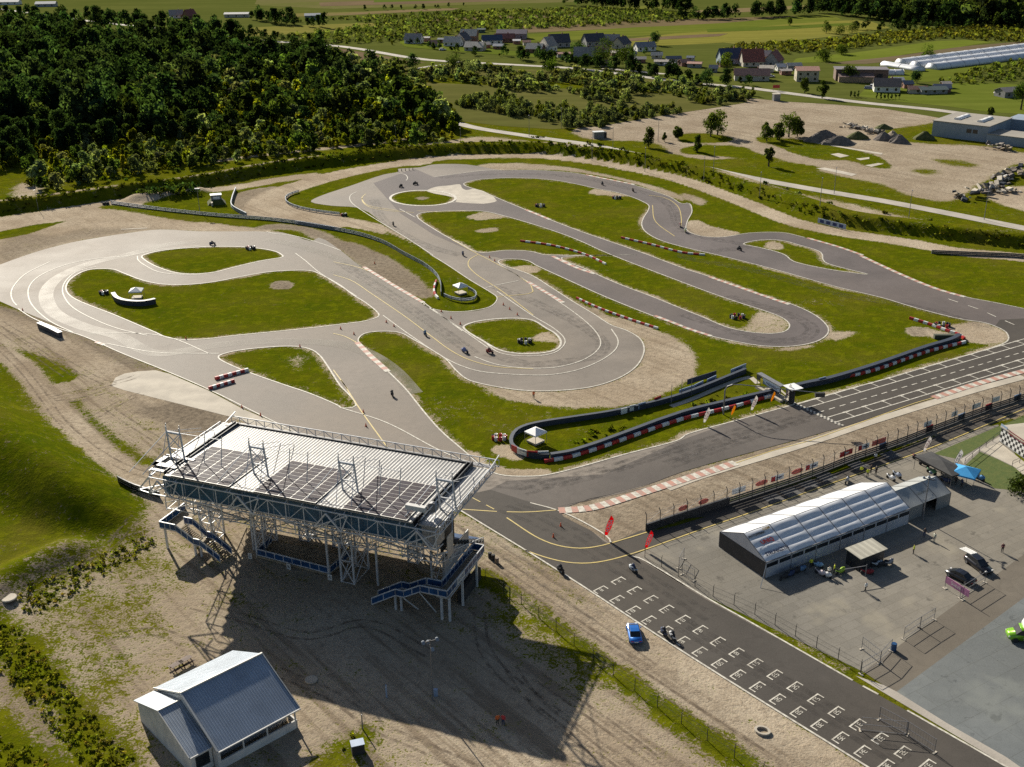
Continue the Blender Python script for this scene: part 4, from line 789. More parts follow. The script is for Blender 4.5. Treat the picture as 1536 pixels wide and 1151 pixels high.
# ---- marquees
def quiltmat(name,c,rough=.45):
    m,nt,b=newmat(name);v=nd(nt,'ShaderNodeTexCoord').outputs['Object'];n=noise_(nt,v,.5,3)
    nt.links.new(mix_(nt,ramp_(nt,n,.3,.7),c,tuple(x*.85 for x in c)),b.inputs['Base Color']);b.inputs['Roughness'].default_value=rough;b.inputs['Specular IOR Level'].default_value=.4
    return m
M['pvc']=quiltmat('white_pvc_canvas',(.70,.71,.73),.35)
def marquee():
    O=Gz(1147,868);e=house_frame('marquee',O,59.67,'long white marquee with quilted roof bays and sponsor marks, standing in the paddock','marquee')
    L=30.4;Wd_=10.3;ze=2.75;zr=5.1
    for side in (0,1):
        for i in range(6):
            m_=MB();x0=i*L/6;x1=(i+1)*L/6;nx,ny=8,24;V=[];
            for j in range(ny+1):
                t=j/ny;y=(Wd_/2)*t if side==0 else Wd_-(Wd_/2)*t;zb=ze+(zr-ze)*t
                for k in range(nx+1):
                    s=k/nx;pan=(t*4)%1.0 if j<ny else 1.
                    sag=.20*math.sin(math.pi*s)**.7*(math.sin(math.pi*min(pan,1.))**.8) if side==0 else .06*math.sin(math.pi*s)
                    V.append((x0+(x1-x0)*s,y,zb+sag))
            F_=[(j*(nx+1)+k,j*(nx+1)+k+1,(j+1)*(nx+1)+k+1,(j+1)*(nx+1)+k) for j in range(ny) for k in range(nx)]
            if side: F_=[f[::-1] for f in F_]
            m_.add(V,F_);m_.build('roof_bay',M['pvc'],e,True)
    f=MB()
    for i in range(7):
        x=i*L/6;f.bar((x,0,ze+.03),(x,Wd_/2,zr+.03),.09);f.bar((x,Wd_,ze+.03),(x,Wd_/2,zr+.03),.09);f.bar((x,0,0),(x,0,ze),.12);f.bar((x,Wd_,0),(x,Wd_,ze),.12)
    f.bar((0,0,ze),(L,0,ze),.14);f.bar((0,Wd_,ze),(L,Wd_,ze),.14);f.build('frame',M['grey'],e)
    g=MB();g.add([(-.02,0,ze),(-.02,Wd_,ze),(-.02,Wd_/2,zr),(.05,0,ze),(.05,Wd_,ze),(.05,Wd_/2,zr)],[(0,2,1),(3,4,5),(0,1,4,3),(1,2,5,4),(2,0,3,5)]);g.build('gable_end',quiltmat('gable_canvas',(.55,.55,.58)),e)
    g=MB();g.add([(L-.02,0,ze),(L-.02,Wd_,ze),(L-.02,Wd_/2,zr),(L+.05,0,ze),(L+.05,Wd_,ze),(L+.05,Wd_/2,zr)],[(0,2,1),(3,4,5),(0,1,4,3),(1,2,5,4),(2,0,3,5)]);g.build('gable_end',M['pvc'],e)
    g=MB();g.box(-.06,0,.05,Wd_-.05,.06,ze-.05);g.build('end_wall',mat('charcoal_canvas',(.02,.021,.026),(.03,.03,.036),1.,.6),e)
    g=MB();g.box(-.1,0.02,-.05,Wd_+.15,0,.06);g.build('base_rail',M['white2'],e)
    g=MB();g.box(0,L,-.03,.03,0,1.75);g.box(0,L,-.03,.03,2.45,2.75);g.box(0,L,Wd_-.03,Wd_+.03,0,ze);g.box(L-.03,L+.03,0,Wd_,0,ze)
    for i in range(13): x=i*L/12;g.box(max(x-.12,0),min(x+.12,L),-.035,.035,1.7,2.5)
    g.build('side_wall',quiltmat('side_canvas',(.42,.44,.48)),e)
    for i in range(12):
        w=MB();w.box(i*L/12+.13,(i+1)*L/12-.13,-.02,.02,1.76,2.44);w.build('window',M['glass'],e)
    g=MB();g.bar((0,-.1,2.5),(-2.3,-1.6,0),.08);g.build('guy_brace',M['plaster'],e)
    # sponsor marks on the first bay
    sl=(zr-ze)/(Wd_/2);ydir=(0,1,sl)
    def on(x,t): return (x,Wd_/2*t,ze+(zr-ze)*t+.26)
    text_mesh('MOTOFIRMA',.55,'sponsor_lettering',mat('ink_dark',(.06,.07,.08)),e,frameM(on(1.7,.80),(1,0,0),ydir),.01,.02)
    text_mesh('COM',.6,'sponsor_lettering',mat('ink_gold',(.45,.28,.05)),e,frameM(on(3.9,.88),(1,0,0),ydir),.01,.02)
    text_mesh('UNIQ',.95,'sponsor_lettering',mat('ink_red',(.40,.03,.03)),e,frameM(on(2.6,.53),(1,0,0),ydir),.01,.03)
    text_mesh('STRUNICZYN',.85,'sponsor_lettering',mat('ink_navy',(.03,.045,.10)),e,frameM(on(2.9,.17),(1,0,0),ydir),.01,.03,.85)
    return e
marquee()
def second_tent():
    O=Gz(1147,868);a=math.radians(90-59.67);u=np.array([math.cos(a),math.sin(a)]);v=np.array([-u[1],u[0]]);P=O[:2]+u*30.9+v*.6
    e=house_frame('grey_tent',P,59.67,'smaller grey canvas tent with open side, at the far end of the white marquee','tent')
    L=9.9;W_=6.6;ze=2.35;zr=3.9
    m_=MB()
    for side in (0,1):
        nx,ny=12,6;V=[]
        for j in range(ny+1):
            t=j/ny;y=W_/2*t if side==0 else W_-W_/2*t
            for k in range(nx+1): s=k/nx;V.append((L*s,y,ze+(zr-ze)*t-.12*math.sin(math.pi*((s*3)%1))*math.sin(math.pi*t)))
        F_=[(j*(nx+1)+k,j*(nx+1)+k+1,(j+1)*(nx+1)+k+1,(j+1)*(nx+1)+k) for j in range(ny) for k in range(nx)]
        m_.add(V,F_ if side==0 else [f[::-1] for f in F_])
    m_.build('canvas_roof',quiltmat('grey_canvas',(.34,.35,.34),.5),e,True)
    g=MB();g.box(0,3.4,-.02,.02,0,ze);g.box(6.6,L,-.02,.02,0,ze);g.box(0,L,W_-.02,W_+.02,0,ze);g.box(L-.02,L+.02,0,W_,0,ze);g.add([(L,0,ze),(L,W_,ze),(L,W_/2,zr)],[(0,1,2)]);g.build('canvas_wall',quiltmat('grey_canvas_wall',(.22,.23,.23),.6),e)
    f=MB()
    for x in (0,3.3,6.6,L):
        for y in (0,W_): f.bar((x,y,0),(x,y,ze),.1)
        f.bar((x,0,ze+.02),(x,W_/2,zr+.02),.08);f.bar((x,W_,ze+.02),(x,W_/2,zr+.02),.08)
    f.build('frame',M['grey'],e)
    sl=(zr-ze)/(W_/2);text_mesh('LIQUI MOLY',.55,'sponsor_lettering',mat('ink_dark2',(.07,.09,.09)),e,frameM((4.9,1.55,ze+sl*1.55+.06),(1,0,0),(0,1,sl)),.01)
second_tent()
def shed():
    O=Gz(1147,868);a=math.radians(90-59.67);u=np.array([math.cos(a),math.sin(a)]);v=np.array([-u[1],u[0]]);P=O[:2]+u*13.1+v*(-6.0)
    e=house_frame('site_container',P,59.67,'dark square cabin with pale sloping panel roof in front of the white marquee','cabin')
    r=MB();r.add([(-.3,-.3,2.35),(5.4,-.3,2.35),(5.4,2.9,2.6),(-.3,2.9,2.6),(-.3,-.3,2.45),(5.4,-.3,2.45),(5.4,2.9,2.7),(-.3,2.9,2.7)],[(0,3,2,1),(4,5,6,7),(0,1,5,4),(1,2,6,5),(2,3,7,6),(3,0,4,7)]);r.build('roof',sheetmetal('cream_panel_roof',(.50,.47,.38),1.1,0,.6,.0),e)
    w=MB();w.box(0,5.1,0,2.7,0,2.34);w.build('wall',M['darkmetal'],e)
    d=MB();d.box(1.2,2.1,-.05,0.,.05,2.0);o=d.build('door',M['dark'],e)
    b=MB();b.bar((-3.6,-.4,1.9),(-.1,-1.4,1.9),.08);b.bar((-.15,-1.4,0),(-.15,-1.4,2.1),.1);b.build('awning_bar',M['grey'],e)
shed()
def canopy(name,cx,cy,w,d,rz,zh,zp,matr,label,cat,floor=None,mark=None,group=None):
    e=empty(name,(cx,cy,H1(cx,cy)),rz,label,cat,group)
    m_=MB();V=[(-w/2,-d/2,zh),(w/2,-d/2,zh),(w/2,d/2,zh),(-w/2,d/2,zh),(0,0,zp)];m_.add(V,[(0,1,4),(1,2,4),(2,3,4),(3,0,4),(3,2,1,0)])
    vv=[(-w/2,-d/2),(w/2,-d/2),(w/2,d/2),(-w/2,d/2)]
    for i in range(4):
        a=vv[i];b=vv[(i+1)%4];m_.add([(*a,zh),(*b,zh),(*b,zh-.28),(*a,zh-.28)],[(0,3,2,1)])
    m_.build('canopy_top',matr,e)
    for a in vv:
        l=MB();l.bar((a[0]*.96,a[1]*.96,0),(a[0]*.96,a[1]*.96,zh),.06);l.build('leg',M['grey'],e)
    if floor:
        f=MB();f.box(-floor,floor,-floor,floor,0.12,.5);f.box(-floor*.8,floor*.8,-floor*.8,floor*.8,0,.12);f.build('floor_platform',M['conc'],e)
    return e
# ================================================================ trackside things
M['rail']=mat('galvanised_steel',(.24,.27,.31),(.16,.19,.23),1.,.6,.2);M['belt']=mat('dark_conveyor_belt',(.022,.032,.055),(.035,.045,.065),1.5,.55)
M['red']=mat('red_plastic',(.45,.02,.02),(.32,.02,.02),1.5,.4);M['wplast']=mat('white_plastic',(.75,.75,.73),(.6,.6,.58),1.5,.4)
M['rubber']=mat('tyre_rubber',(.018,.018,.02),(.03,.03,.032),6.,.8);M['canvasW']=mat('white_canvas',(.78,.78,.76),(.68,.68,.68),1.,.6)
M['clear']=mat('bleached_wood',(.45,.40,.32),(.33,.29,.22),2.,.8)
def root_at(P): return np.array([P[0][0],P[0][1]])
def wall_thing(name,P,h,t,m,label,cat,rails=0,posts=3.,topm=None,partname='rail_beam',group=None):
    """continuous barrier along polyline P (world xy)"""
    o=root_at(P);e=empty(name,(o[0],o[1],0),0,label,cat,group);Q=resample(P,1.5)
    def band(z0,z1,tt,mm,nm,off=0.):
        T=np.gradient(Q,axis=0);T/=np.linalg.norm(T,axis=1)[:,None]+1e-9;N=np.stack([-T[:,1],T[:,0]],1);b=MB()
        secs=[]
        for i in range(len(Q)):
            c=Q[i]-o;n_=N[i];zz=H1(*Q[i]);a_=c+n_*(off+tt/2);b_=c+n_*(off-tt/2)
            secs.append([(a_[0],a_[1],zz+z0),(b_[0],b_[1],zz+z0),(b_[0],b_[1],zz+z1),(a_[0],a_[1],zz+z1)])
        b.loft(secs);return b.build(nm,mm,e)
    if rails:
        for k in range(rails):
            z=h-.35-.42*k;band(z,z+.31,t,m,partname)
    else: band(0,h,t,m,partname)
    if topm: band(h,h+.06,t+.25,topm,'barrier_top')
    if posts:
        R=resample(P,posts);b=MB()
        for q in R: c=q-o;zz=H1(*q);b.box(c[0]-.06,c[0]+.06,c[1]-.06,c[1]+.06,zz,zz+h)
        b.build('post_row',M['rail'],e)
    return e
def A_(s,n=4): return sm(W(s),n,False)
wall_thing('guard_rail',A_('A 500,918 600,932 800,957 1000,977 1200,992 1400,1017 1535,1042 K 200,590 400,622 600,658 750,693 900,747 1050,832 1200,912 1300,992 1335,1062 1338,1145'),1.15,.09,M['rail'],'very long curved guard rail between the left loop and the middle straight','guard rail',3,4.)
wall_thing('guard_rail',A_('K 245,355 190,372 152,395 150,430 200,462 300,490 430,512 560,528'),1.0,.18,M['rail'],'U-shaped pale guard rail round the grass tip beside the grit road','guard rail',2,3.)
wall_thing('guard_rail',A_('A 1062,858 1045,905 1045,938 1110,975'),1.3,.3,M['rail'],'short bent guard rail beside the triangular lawn with the small cabin','guard rail',3,3.)
wall_thing('guard_rail',A_('M 850,440 900,462 1000,480 1080,468 1095,425 1035,385'),1.1,.2,M['rail'],'short hooked guard rail wrapped round the marshal post of the grass wedge','guard rail',2,3.)
wall_thing('tyre_wall',A_('J 872,850 900,885 970,908 1100,915 1195,897'),1.3,.8,M['belt'],'curved blue-black tyre wall on the big left lawn','tyre wall',0,0,M['darkmetal'],'belt_face')
wall_thing('tyre_wall',A_('D 178,322 230,345 275,368'),1.3,.9,M['belt'],'short dark tyre wall on the outer verge of the left loop','tyre wall',0,0,M['darkmetal'],'belt_face')
wall_thing('guard_rail',A_('D 535,1030 620,1060 720,1090'),1.3,.25,M['darkmetal'],'dark guard rail running under the left end of the grandstand','guard rail',3,3.)
wall_thing('guard_rail',A_('C 1120,1142 1300,1150 1535,1162 P 1600,400'),1.1,.3,M['darkmetal'],'dark guard rail beside the grit road at the right edge','guard rail',3,4.)
wall_thing('tyre_wall',A_('P 1118,560 E 1535,640 1350,690 1200,722 1050,745 900,768 P 790,645 775,652 767,664 768,674 777,681 791,686 807,688.5 824,689'),1.1,.45,M['belt'],'long dark tyre wall behind the sand trap, rounding the tip of the infield to the home straight','tyre wall',0,0,M['belt'],'belt_face')
wall_thing('tyre_wall',A_('P 826,689 860,683 F 0,722 200,672 430,618'),1.1,.6,M['belt'],'dark tyre wall beside the home straight, left of the timing gantry','tyre wall',0,0,M['belt'],'belt_face')
wall_thing('tyre_wall',A_('F 470,612 560,590 650,572 850,512 1100,425 1210,392 1245,372'),1.15,.8,M['belt'],'dark tyre wall beside the starting boxes, right of the timing gantry','tyre wall',0,0,M['belt'],'belt_face')
wall_thing('tyre_wall',W('F 1130,372 1240,372'),1.0,1.,mat('olive_belt',(.07,.08,.05),(.05,.055,.04)),'short olive tyre wall end by the sand at the last corner','tyre wall',0,0,None,'belt_face')
def block_row(s,n,label,size=1.,dz=0.):
    P=resample(A_(s),.5);L=np.linalg.norm(np.diff(P,axis=0),axis=1).sum();R=resample(P,L/n)
    e=empty('block_barrier',(R[0][0],R[0][1],0),0,label,'barrier','red and white plastic block barriers')
    step=L/n;me=None
    for i in range(len(R)-1):
        a,b=R[i],R[i+1];c=(a+b)/2-R[0];an=math.atan2(*(b-a)[::-1])
        if me is None or len(me)<2:
            m_=MB();l=step*.47;w=.27*size;h=.62*size
            m_.loft([[(x,-w,.0),(x,w,.0),(x,w,h*.35),(x,w*.72,h),(x,-w*.72,h),(x,-w,h*.35)] for x in (-l,l)])
            o=m_.build('barrier_block',[M['red'],M['wplast']][i%2],e);me=(me or [])+[o.data]
        else: o=link('barrier_block',me[i%2],None,e)
        o.location=(c[0],c[1],dz);o.rotation_euler=(0,0,an)
block_row('P 816,694 860,686 F 0,738 200,690 395,636',30,'long red and white block barrier left of the timing gantry')
block_row('F 480,612 590,582',5,'short red and white block barrier just right of the timing gantry')
block_row('F 650,566 850,522 1100,435 1272,392',30,'long red and white block barrier beside the starting boxes')
block_row('F 1020,284 1110,312 1200,345 1240,358 1268,378',13,'red and white block barrier slanting over the grass at the last corner')
block_row('E 1058,192 1150,235 1300,290 1425,330',22,'red and white block barrier on the right of the sand trap',.8)
block_row('B 805,1087 950,1108 1100,1150 E 1190,40',20,'red and white block barrier on the grass between the two hairpin legs',.8)
block_row('B 1258,1072 1400,1105 1535,1140 C 100,1150',18,'red and white block barrier on the grass above the upper hairpin leg',.8)
block_row('D 940,602 1055,568',7,'nearer red and white block row across the asphalt of the left straight',1.1);block_row('D 968,558 1118,518',8,'farther red and white block row across the asphalt of the left straight',1.1)
block_row('M 790,320 772,380 782,430 805,455',6,'small bent pale block barrier at the end of the long guard rail')
# ad faces on the infield tyre wall and its tip
def boards(spec):
    for (s,c,label,txt) in spec:
        P=W(s);d=P[1]-P[0];L=np.linalg.norm(d);an=math.atan2(d[1],d[0]);e=empty('ad_board',(*P[0],0),an,label,'ad board','advertising boards on the barriers')
        b=MB();b.box(0,L,-.06,.06,.25,1.45);b.build('board_face',c,e)
        if txt: text_mesh(txt,.75,'lettering',M['ink'] if c is not M['red'] else M['wplast'],e,frameM((L/2,-.09,.85),(1,0,0),(0,0,1)),.01,.01,min(1.,L/(len(txt)*.5+.1)))
M['ink']=mat('print_navy',(.03,.05,.16));M['blueboard']=mat('pale_blue_board',(.30,.38,.50),(.24,.30,.42),1.,.5)
z9=lambda x,y:'P %.1f,%.1f'%(730+x/9.594,600+y/9.594)
boards([(z9(360,745)+' '+z9(438,785)[2:],M['red'],'red ad board at the tip of the infield tyre wall',' '),(z9(440,790)+' '+z9(575,830)[2:],M['wplast'],'white ad board next to the red one at the infield tip',None),
 (z9(580,832)+' '+z9(735,842)[2:],M['red'],'red ad board between two white ones at the infield tip',None),(z9(738,842)+' '+z9(890,838)[2:],M['wplast'],'white ad board where the red and white blocks begin',None)])
q=lambda x,y:'%.1f,%.1f'%(930+x/7.68,570+y/7.68)
for i,(a,b,c,l,t) in enumerate([((10,412),(80,393),M['wplast'],'small white board, left end of the fence behind the sand trap',None),((110,375),(180,358),M['wplast'],'small white board, second from the left behind the sand trap',None),((210,352),(290,328),M['blueboard'],'pale blue board third from the left behind the sand trap',None),((390,288),(470,255),M['red'],'red board behind the sand trap',None),((680,190),(845,135),M['blueboard'],'blue board next to the three thin poles',None),((852,132),(955,80),M['blueboard'],'pale blue lettered board on the fence right of the thin poles','WIDEX'),((1000,65),(1105,18),M['blueboard'],'pale blue lettered board close to the pale footpath','WIDEX')]):
    boards([('P '+q(*a)+' '+q(*b),c,l,t)])
boards([('F 20,585 150,545',mat('dark_board',(.02,.025,.05)),'dark board with yellow mark left of the timing gantry',None),('F 215,540 283,512',M['blueboard'],'blue-white board at the right end of the fence behind the sand trap','OPONY'),('F 610,580 640,572',M['blueboard'],'small blue board on the tyre wall right of the gantry',None)])
# tyre bundles
def tyre_bundle_proto():
    e=empty('tyre_bundle',(0,0,0));meshes=[]
    for mi,mm in enumerate((M['rubber'],M['wplast'],M['red'])):
        m_=MB()
        for k in range(3):
            secs=[]
            for r,z in ((.16,.04),(.3,0),(.34,.13),(.3,.26),(.16,.22)): secs.append([(r*math.cos(a),r*math.sin(a),z+k*.27) for a in np.linspace(0,2*math.pi,10,False)])
            m_.loft(secs,0,False)
        me=m_.build('tyre_stack',mm,e).data;meshes.append(me)
    for o in list(e.children): bpy.data.objects.remove(o)
    return e,meshes
tb,TM=tyre_bundle_proto();first=True
def tyre_bundle(x,y,n,w,label,pal=(0,1,0,2,0),an=0.):
    global first
    p=G(x,y);e=empty('tyre_bundle',p,an,label,'tyre stack','bundles of tyres on the lawns')
    for i in range(n):
        a=2*math.pi*i/n;o=link('tyre_stack',TM[pal[i%len(pal)]],None,e);o.location=(w*math.cos(a),w*.7*math.sin(a),0)
bpy.data.objects.remove(tb)
for a in ((156,441,8,1.0,'dark tyre bundle with white tops left of the marshal canopy on the big left lawn'),(376,374,8,1.2,'tyre bundle on the upper edge of the lens-shaped lawn'),(810,310,9,1.4,'tyre bundle low on the large upper lawn',(0,0,1,0,2)),(925,298,9,1.3,'tyre bundle by the sandy patch of the large upper lawn',(0,1,0,0,2)),
 (1106,477,10,1.6,'tyre bundle inside the tip of the hairpin',(0,1,0,2,0)),(787,514,9,1.4,'tyre bundle on the small drop-shaped lawn',(0,1,0)),(749,659,9,1.2,'red, white and black tyre bundle at the left of the canopy on the infield tip',(2,1,2,1,0)),
 (1413,490,11,1.7,'large tyre ring by the sand of the last corner',(0,0,1,0,2)),(516,324,6,.8,'tyre bundle at the end of the U-shaped guard rail'),(159,307,6,.9,'tyre bundle at the far left end of the long guard rail',(0,0))): tyre_bundle(*a)
# marshal posts
def post_canopy(x,y,w,rz,label,fl=1.2):
    p=G(x,y);canopy('marshal_canopy',p[0],p[1],w,w,rz,2.3,3.1,M['canvasW'],label,'canopy',fl,group='marshal posts with white canopies')
post_canopy(803.5,664,3.0,.75,'white pyramid canopy over a concrete plinth at the infield tip');post_canopy(691,441,3.0,.6,'white pyramid canopy over a deck on the grass wedge');post_canopy(206,448,3.2,.1,'white pyramid canopy over a white deck on the big left lawn')
e=empty('marshal_cabin',G(325,305),.3,'small white-roofed cabin with a step on the triangular lawn, top left','cabin')
b=MB();b.box(-1.7,1.7,-1.2,1.2,1.4,2.9);b.build('wall',M['grey'],e);b=MB();b.box(-1.9,1.9,-1.4,1.4,2.9,3.1);b.build('roof',M['canvasW'],e);b=MB();b.box(-1.,1.2,-1.26,-1.2,1.7,2.5);b.build('window',M['canvasW'],e)
b=MB();b.loft([[(x*k,y*k,z) for x,y in ((-3,-3),(3,-3),(3,3),(-3,3))] for k,z in ((1,0),(.6,1.4))]);b.build('grass_mound',mat('mound_grass',(.05,.07,.012),(.08,.08,.02),1.5,1.,bump=.05),e)
b=MB();b.box(-2.,-1.4,-4.2,-1.6,.1,1.2);b.build('step',M['conc'],e)
# timing gantry
def gantry():
    p=Gz(1140,580);p2=Gz(1183,605);d=p2[:2]-p[:2];L=np.linalg.norm(d);e=empty('timing_stand',(*p[:2],0),math.atan2(d[1],d[0]),'glazed timing stand with banners and flat grey roof at the start line','timing stand')
    b=MB();b.box(-.2,L*.8,-1.,.2,2.9,3.1);b.build('roof',M['grey'],e);b=MB();b.box(L*.78,L+.9,-.2,2.6,3.0,3.12);b.build('canopy_roof',M['canvasW'],e)
    for x in (0,L*.35,L*.7,L): 
        b=MB();b.bar((x,0,0),(x,0,3),.1);b.bar((x,-.8,0),(x,-.8,2.9),.1);b.build('support_post',M['grey'],e)
    b=MB();b.box(0,1.5,-1.02,-.96,1.9,2.9);b.build('banner',M['dark'],e);b=MB();b.box(2.,L*.8,-1.02,-.96,1.75,2.85);o=b.build('banner',M['blueboard'],e);text_mesh('BMW MOTORRAD',.5,'lettering',M['ink'],o,frameM((2+(L*.8-2)/2,-1.05,2.3),(1,0,0),(0,0,1)),.01,0,.75)
    b=MB();b.box(1.35,2.1,-1.1,-1.05,1.5,2.5);b.build('banner',mat('yellow_ink',(.6,.5,.03)),e)
    b=MB();b.box(.3,L*.7,.1,.14,.9,1.9);b.build('glass_screen',M['glass'],e);b=MB();b.box(.2,L*.9,-1.4,-.6,.0,.5);b.build('plinth',M['conc'],e);b=MB();b.box(L-.4,L+.5,.2,1.,0,2.4);b.build('equipment_cabinet',M['dark'],e)
gantry()
fp=MB();ribbon(fp,A_('O 35,255 180,205 400,110 560,50 645,30'),1.3,.03);ribbon(fp,W('O 645,30 700,80'),1.2,.032);ribbon(fp,W('P 1150,582 1184,602'),1.4,.034);ribbon(fp,W('P 1168,583 1188,600'),.5,.036);o=fp.build('footpath',M['conc']);o['kind']='structure'
# ---- lamp posts and poles
def pole_proto(h,kind):
    e=empty('light_pole',(0,0,0));b=MB();b.tube([(0,0,0),(0,0,h)],[.11,.06],8);b.build('pole',M['grey'] if kind!='wood' else M['clear'],e)
    if kind=='flood':
        b=MB();b.bar((-1,0,h-.2),(1,0,h-.2),.12);b.bar((0,-.9,h-.9),(0,.9,h-.9),.12);b.build('crossarm',M['darkmetal'],e)
        for x,y,z in ((-.9,0,h),(.9,0,h),(0,-.8,h-.7),(0,.8,h-.7)):
            b=MB();b.loft([[(x+r*math.cos(a),y+r*math.sin(a)-k*.15,z+zz) for a in np.linspace(0,2*math.pi,8,False)] for r,zz,k in ((.1,.12,0),(.23,.0,0),(.25,-.2,1))]);b.build('floodlight',M['grey'] if z<0 else M['rail'],e)
    elif kind=='street':
        b=MB();b.box(-.15,.15,-.9,.1,h-.02,h+.12);b.build('lamp_head',M['grey'],e)
    elif kind=='camera':
        b=MB();b.box(-.8,.8,-.3,.3,h,h+.25);b.build('lamp_head',M['wplast'],e)
    return e
def put(e,p,rz=0,label=None,cat=None,group=None,s=1.):
    e.location=[float(v) for v in p];e.rotation_euler=(0,0,rz);e.scale=(s,s,s);return tagp(e,label,cat,group)
put(pole_proto(9.2,'flood'),G(649.3,1051),.4,'tall wooden-toned floodlight pole in the shadow of the grandstand','light pole')
b=MB();b.box(-.25,.25,-.2,.2,0,1.);e=b.build('electric_cabinet',M['blueboard']);e.location=G(650,1046)+np.array([0.3,.3,0]);tagp(e,'small pale cabinet at the foot of the floodlight pole','cabinet')
put(pole_proto(8.4,'flood'),G(1384,781),1.1,'dark floodlight pole between the white marquee and the grey tent','light pole')
put(pole_proto(8.,'camera'),G(300,320),0,'pole with a white lamp head beside the long guard rail, top left','light pole')
sp=None
for i,(x,y,l) in enumerate([(793.7,205,'street lamp where the service road leaves the wood'),(842,193,'street lamp at the edge of the scrub above the service road'),(888,230,'street lamp on the grit strip left of the small white kiosk'),(919,231.7,'street lamp right below the small white kiosk'),(967.7,245,'street lamp in front of the lone tree by the service road'),(987,213,'street lamp on the lawn behind the lone tree'),(1056,260,'left of two neighbouring street lamps at the loop drive'),(1070,258,'right of two neighbouring street lamps at the loop drive'),(1140,285,'street lamp between the service road and the bank, below the slim tree'),(1251,291,'street lamp on the far side of the service road, right of the slim tree'),(1229.7,310,'street lamp on the near verge beside the blue-white banner'),(1363,328,'street lamp near the culvert of the service road'),(1476,330,'street lamp below the heap of concrete scrap'),(55,301,'lone pole on the bank at the far left'),(594,213,'pole on the tan strip below the wood'),(691,217,'pole on the tan strip above the bank crest')]):
    if sp is None: sp=pole_proto(9.,'street');o=sp
    else: o=copy_tree(sp)
    put(o,G(x,y),-.3,l,'street lamp','street lamps along the service road',.75 if i>12 else 1.)
for i,(x,y,l) in enumerate([(1006.6,606,'leftmost of three thin poles behind the sand trap fence'),(1021.8,598,'middle of three thin poles behind the sand trap fence'),(1036.5,594,'rightmost of three thin poles behind the sand trap fence')]):
    b=MB();b.tube([(0,0,0),(0,0,4.2)],[.07,.05],6);o=b.build('flag_pole',M['grey']);put(o,G(x,y),0,l,'pole','thin poles behind the sand trap fence')
# arched start light over the home straight
e=empty('start_light_arch',Gz(1085,622),0,'arched steel mast reaching over the home straight with the start lights','start light')
p0=np.zeros(3);q1=Gz(1238,635)-Gz(1085,622);b=MB();pts=[(0,0,0),(0,0,5.2),(q1[0]*.02,q1[1]*.02,6.),(q1[0]*.07,q1[1]*.07,6.5),(q1[0]*.15,q1[1]*.15,6.6),(q1[0]*.5,q1[1]*.5,6.4),(q1[0]*.92,q1[1]*.92,6.2)]
b.tube(pts,[.16,.14,.12,.11,.1,.09,.08],8);b.build('mast',M['grey'],e);b=MB();x_,y_=q1[0]*.92,q1[1]*.92;b.box(x_-.9,x_+.9,y_-.3,y_+.3,5.4,6.25);b.build('light_box',M['dark'],e)
# feather flags
def cloth(name,c):
    m=bpy.data.materials.new(name);m.use_nodes=True;nt=m.node_tree;b=nt.nodes['Principled BSDF'];out=nt.nodes['Material Output'];v=nd(nt,'ShaderNodeTexCoord').outputs['Object']
    cc=mix_(nt,ramp_(nt,noise_(nt,v,1.5,2),.3,.7),c,tuple(x*.85 for x in c));nt.links.new(cc,b.inputs['Base Color']);b.inputs['Roughness'].default_value=.8
    t=nt.nodes.new('ShaderNodeBsdfTranslucent');nt.links.new(cc,t.inputs[0]);mx=nt.nodes.new('ShaderNodeMixShader');mx.inputs[0].default_value=.6;nt.links.new(b.outputs[0],mx.inputs[1]);nt.links.new(t.outputs[0],mx.inputs[2]);nt.links.new(mx.outputs[0],out.inputs[0]);return m
M['flagred']=cloth('flag_red',(.80,.015,.03));M['flagwhite']=cloth('flag_white',(.80,.78,.76));M['flagamber']=cloth('flag_amber',(.8,.42,.01))
def feather(x,y,h,col,label,cat='flag',rz=-.2,txt=None,tm=None,group='feather flags'):
    e=empty('feather_flag',G(x,y),rz,label,cat,group)
    b=MB();b.tube([(h*.22*t**1.6 if t>0 else 0,0,h*(.16+.84*t) if t>0 else 0) for t in (0,.15,.3,.5,.7,.85,1)],[.03,.03,.03,.025,.02,.02,.015],5);b.build('pole',M['grey'],e)
    n=8;V=[];w=h*.19
    for i in range(n+1):
        t=i/n;z=h*(.16+.84*t);x0=h*.22*t**1.6;x1=x0+w*(1.0 if t<.7 else 1.0-((t-.7)/.3)**2*.9)*(.55+.45*min(1,t*3))
        V+=[(x0+.02,.06*math.sin(t*5),z),(max(x1,x0+.05),.1*math.sin(t*4+1),z)]
    b=MB();b.add(V,[(2*i,2*i+1,2*i+3,2*i+2) for i in range(n)]);V2=[(a,c+.015,d_) for a,c,d_ in V];b.add(V2,[(2*i,2*i+2,2*i+3,2*i+1) for i in range(n)]);o=b.build('flag_cloth',col,e)
    if txt: text_mesh(txt,w*.95,'lettering',tm,o,frameM((h*.07+w*.55,-.16,h*.58),(.3,0,1),(-1,0,.3)),.01,.02,.8)
feather(906.5,809,4.4,M['flagred'],'red feather flag on the white line before the pit entry',txt='HONDA',tm=M['wplast']);feather(967,827,3.8,M['flagred'],'red feather flag on the paddock corner beside the pit entry',txt='HONDA',tm=M['wplast'])
for x,y,h,l in ((1054.5,638,3.8,'white feather flag farthest left on the verge of the home straight'),(1125.5,619.5,3.8,'white feather flag between the two small yellow flags'),(1177,602,3.8,'white feather flag at the start line beside the timing stand'),(1384,681,3.6,'white feather flag at the corner of the black canopy'),(1428,706,4.2,'white feather flag with red foot between black and blue canopy')): feather(x,y,h,M['flagwhite'],l,txt='SUZUKI',tm=mat('ink_pink',(.45,.2,.22)) if x<1400 else M['ink'])
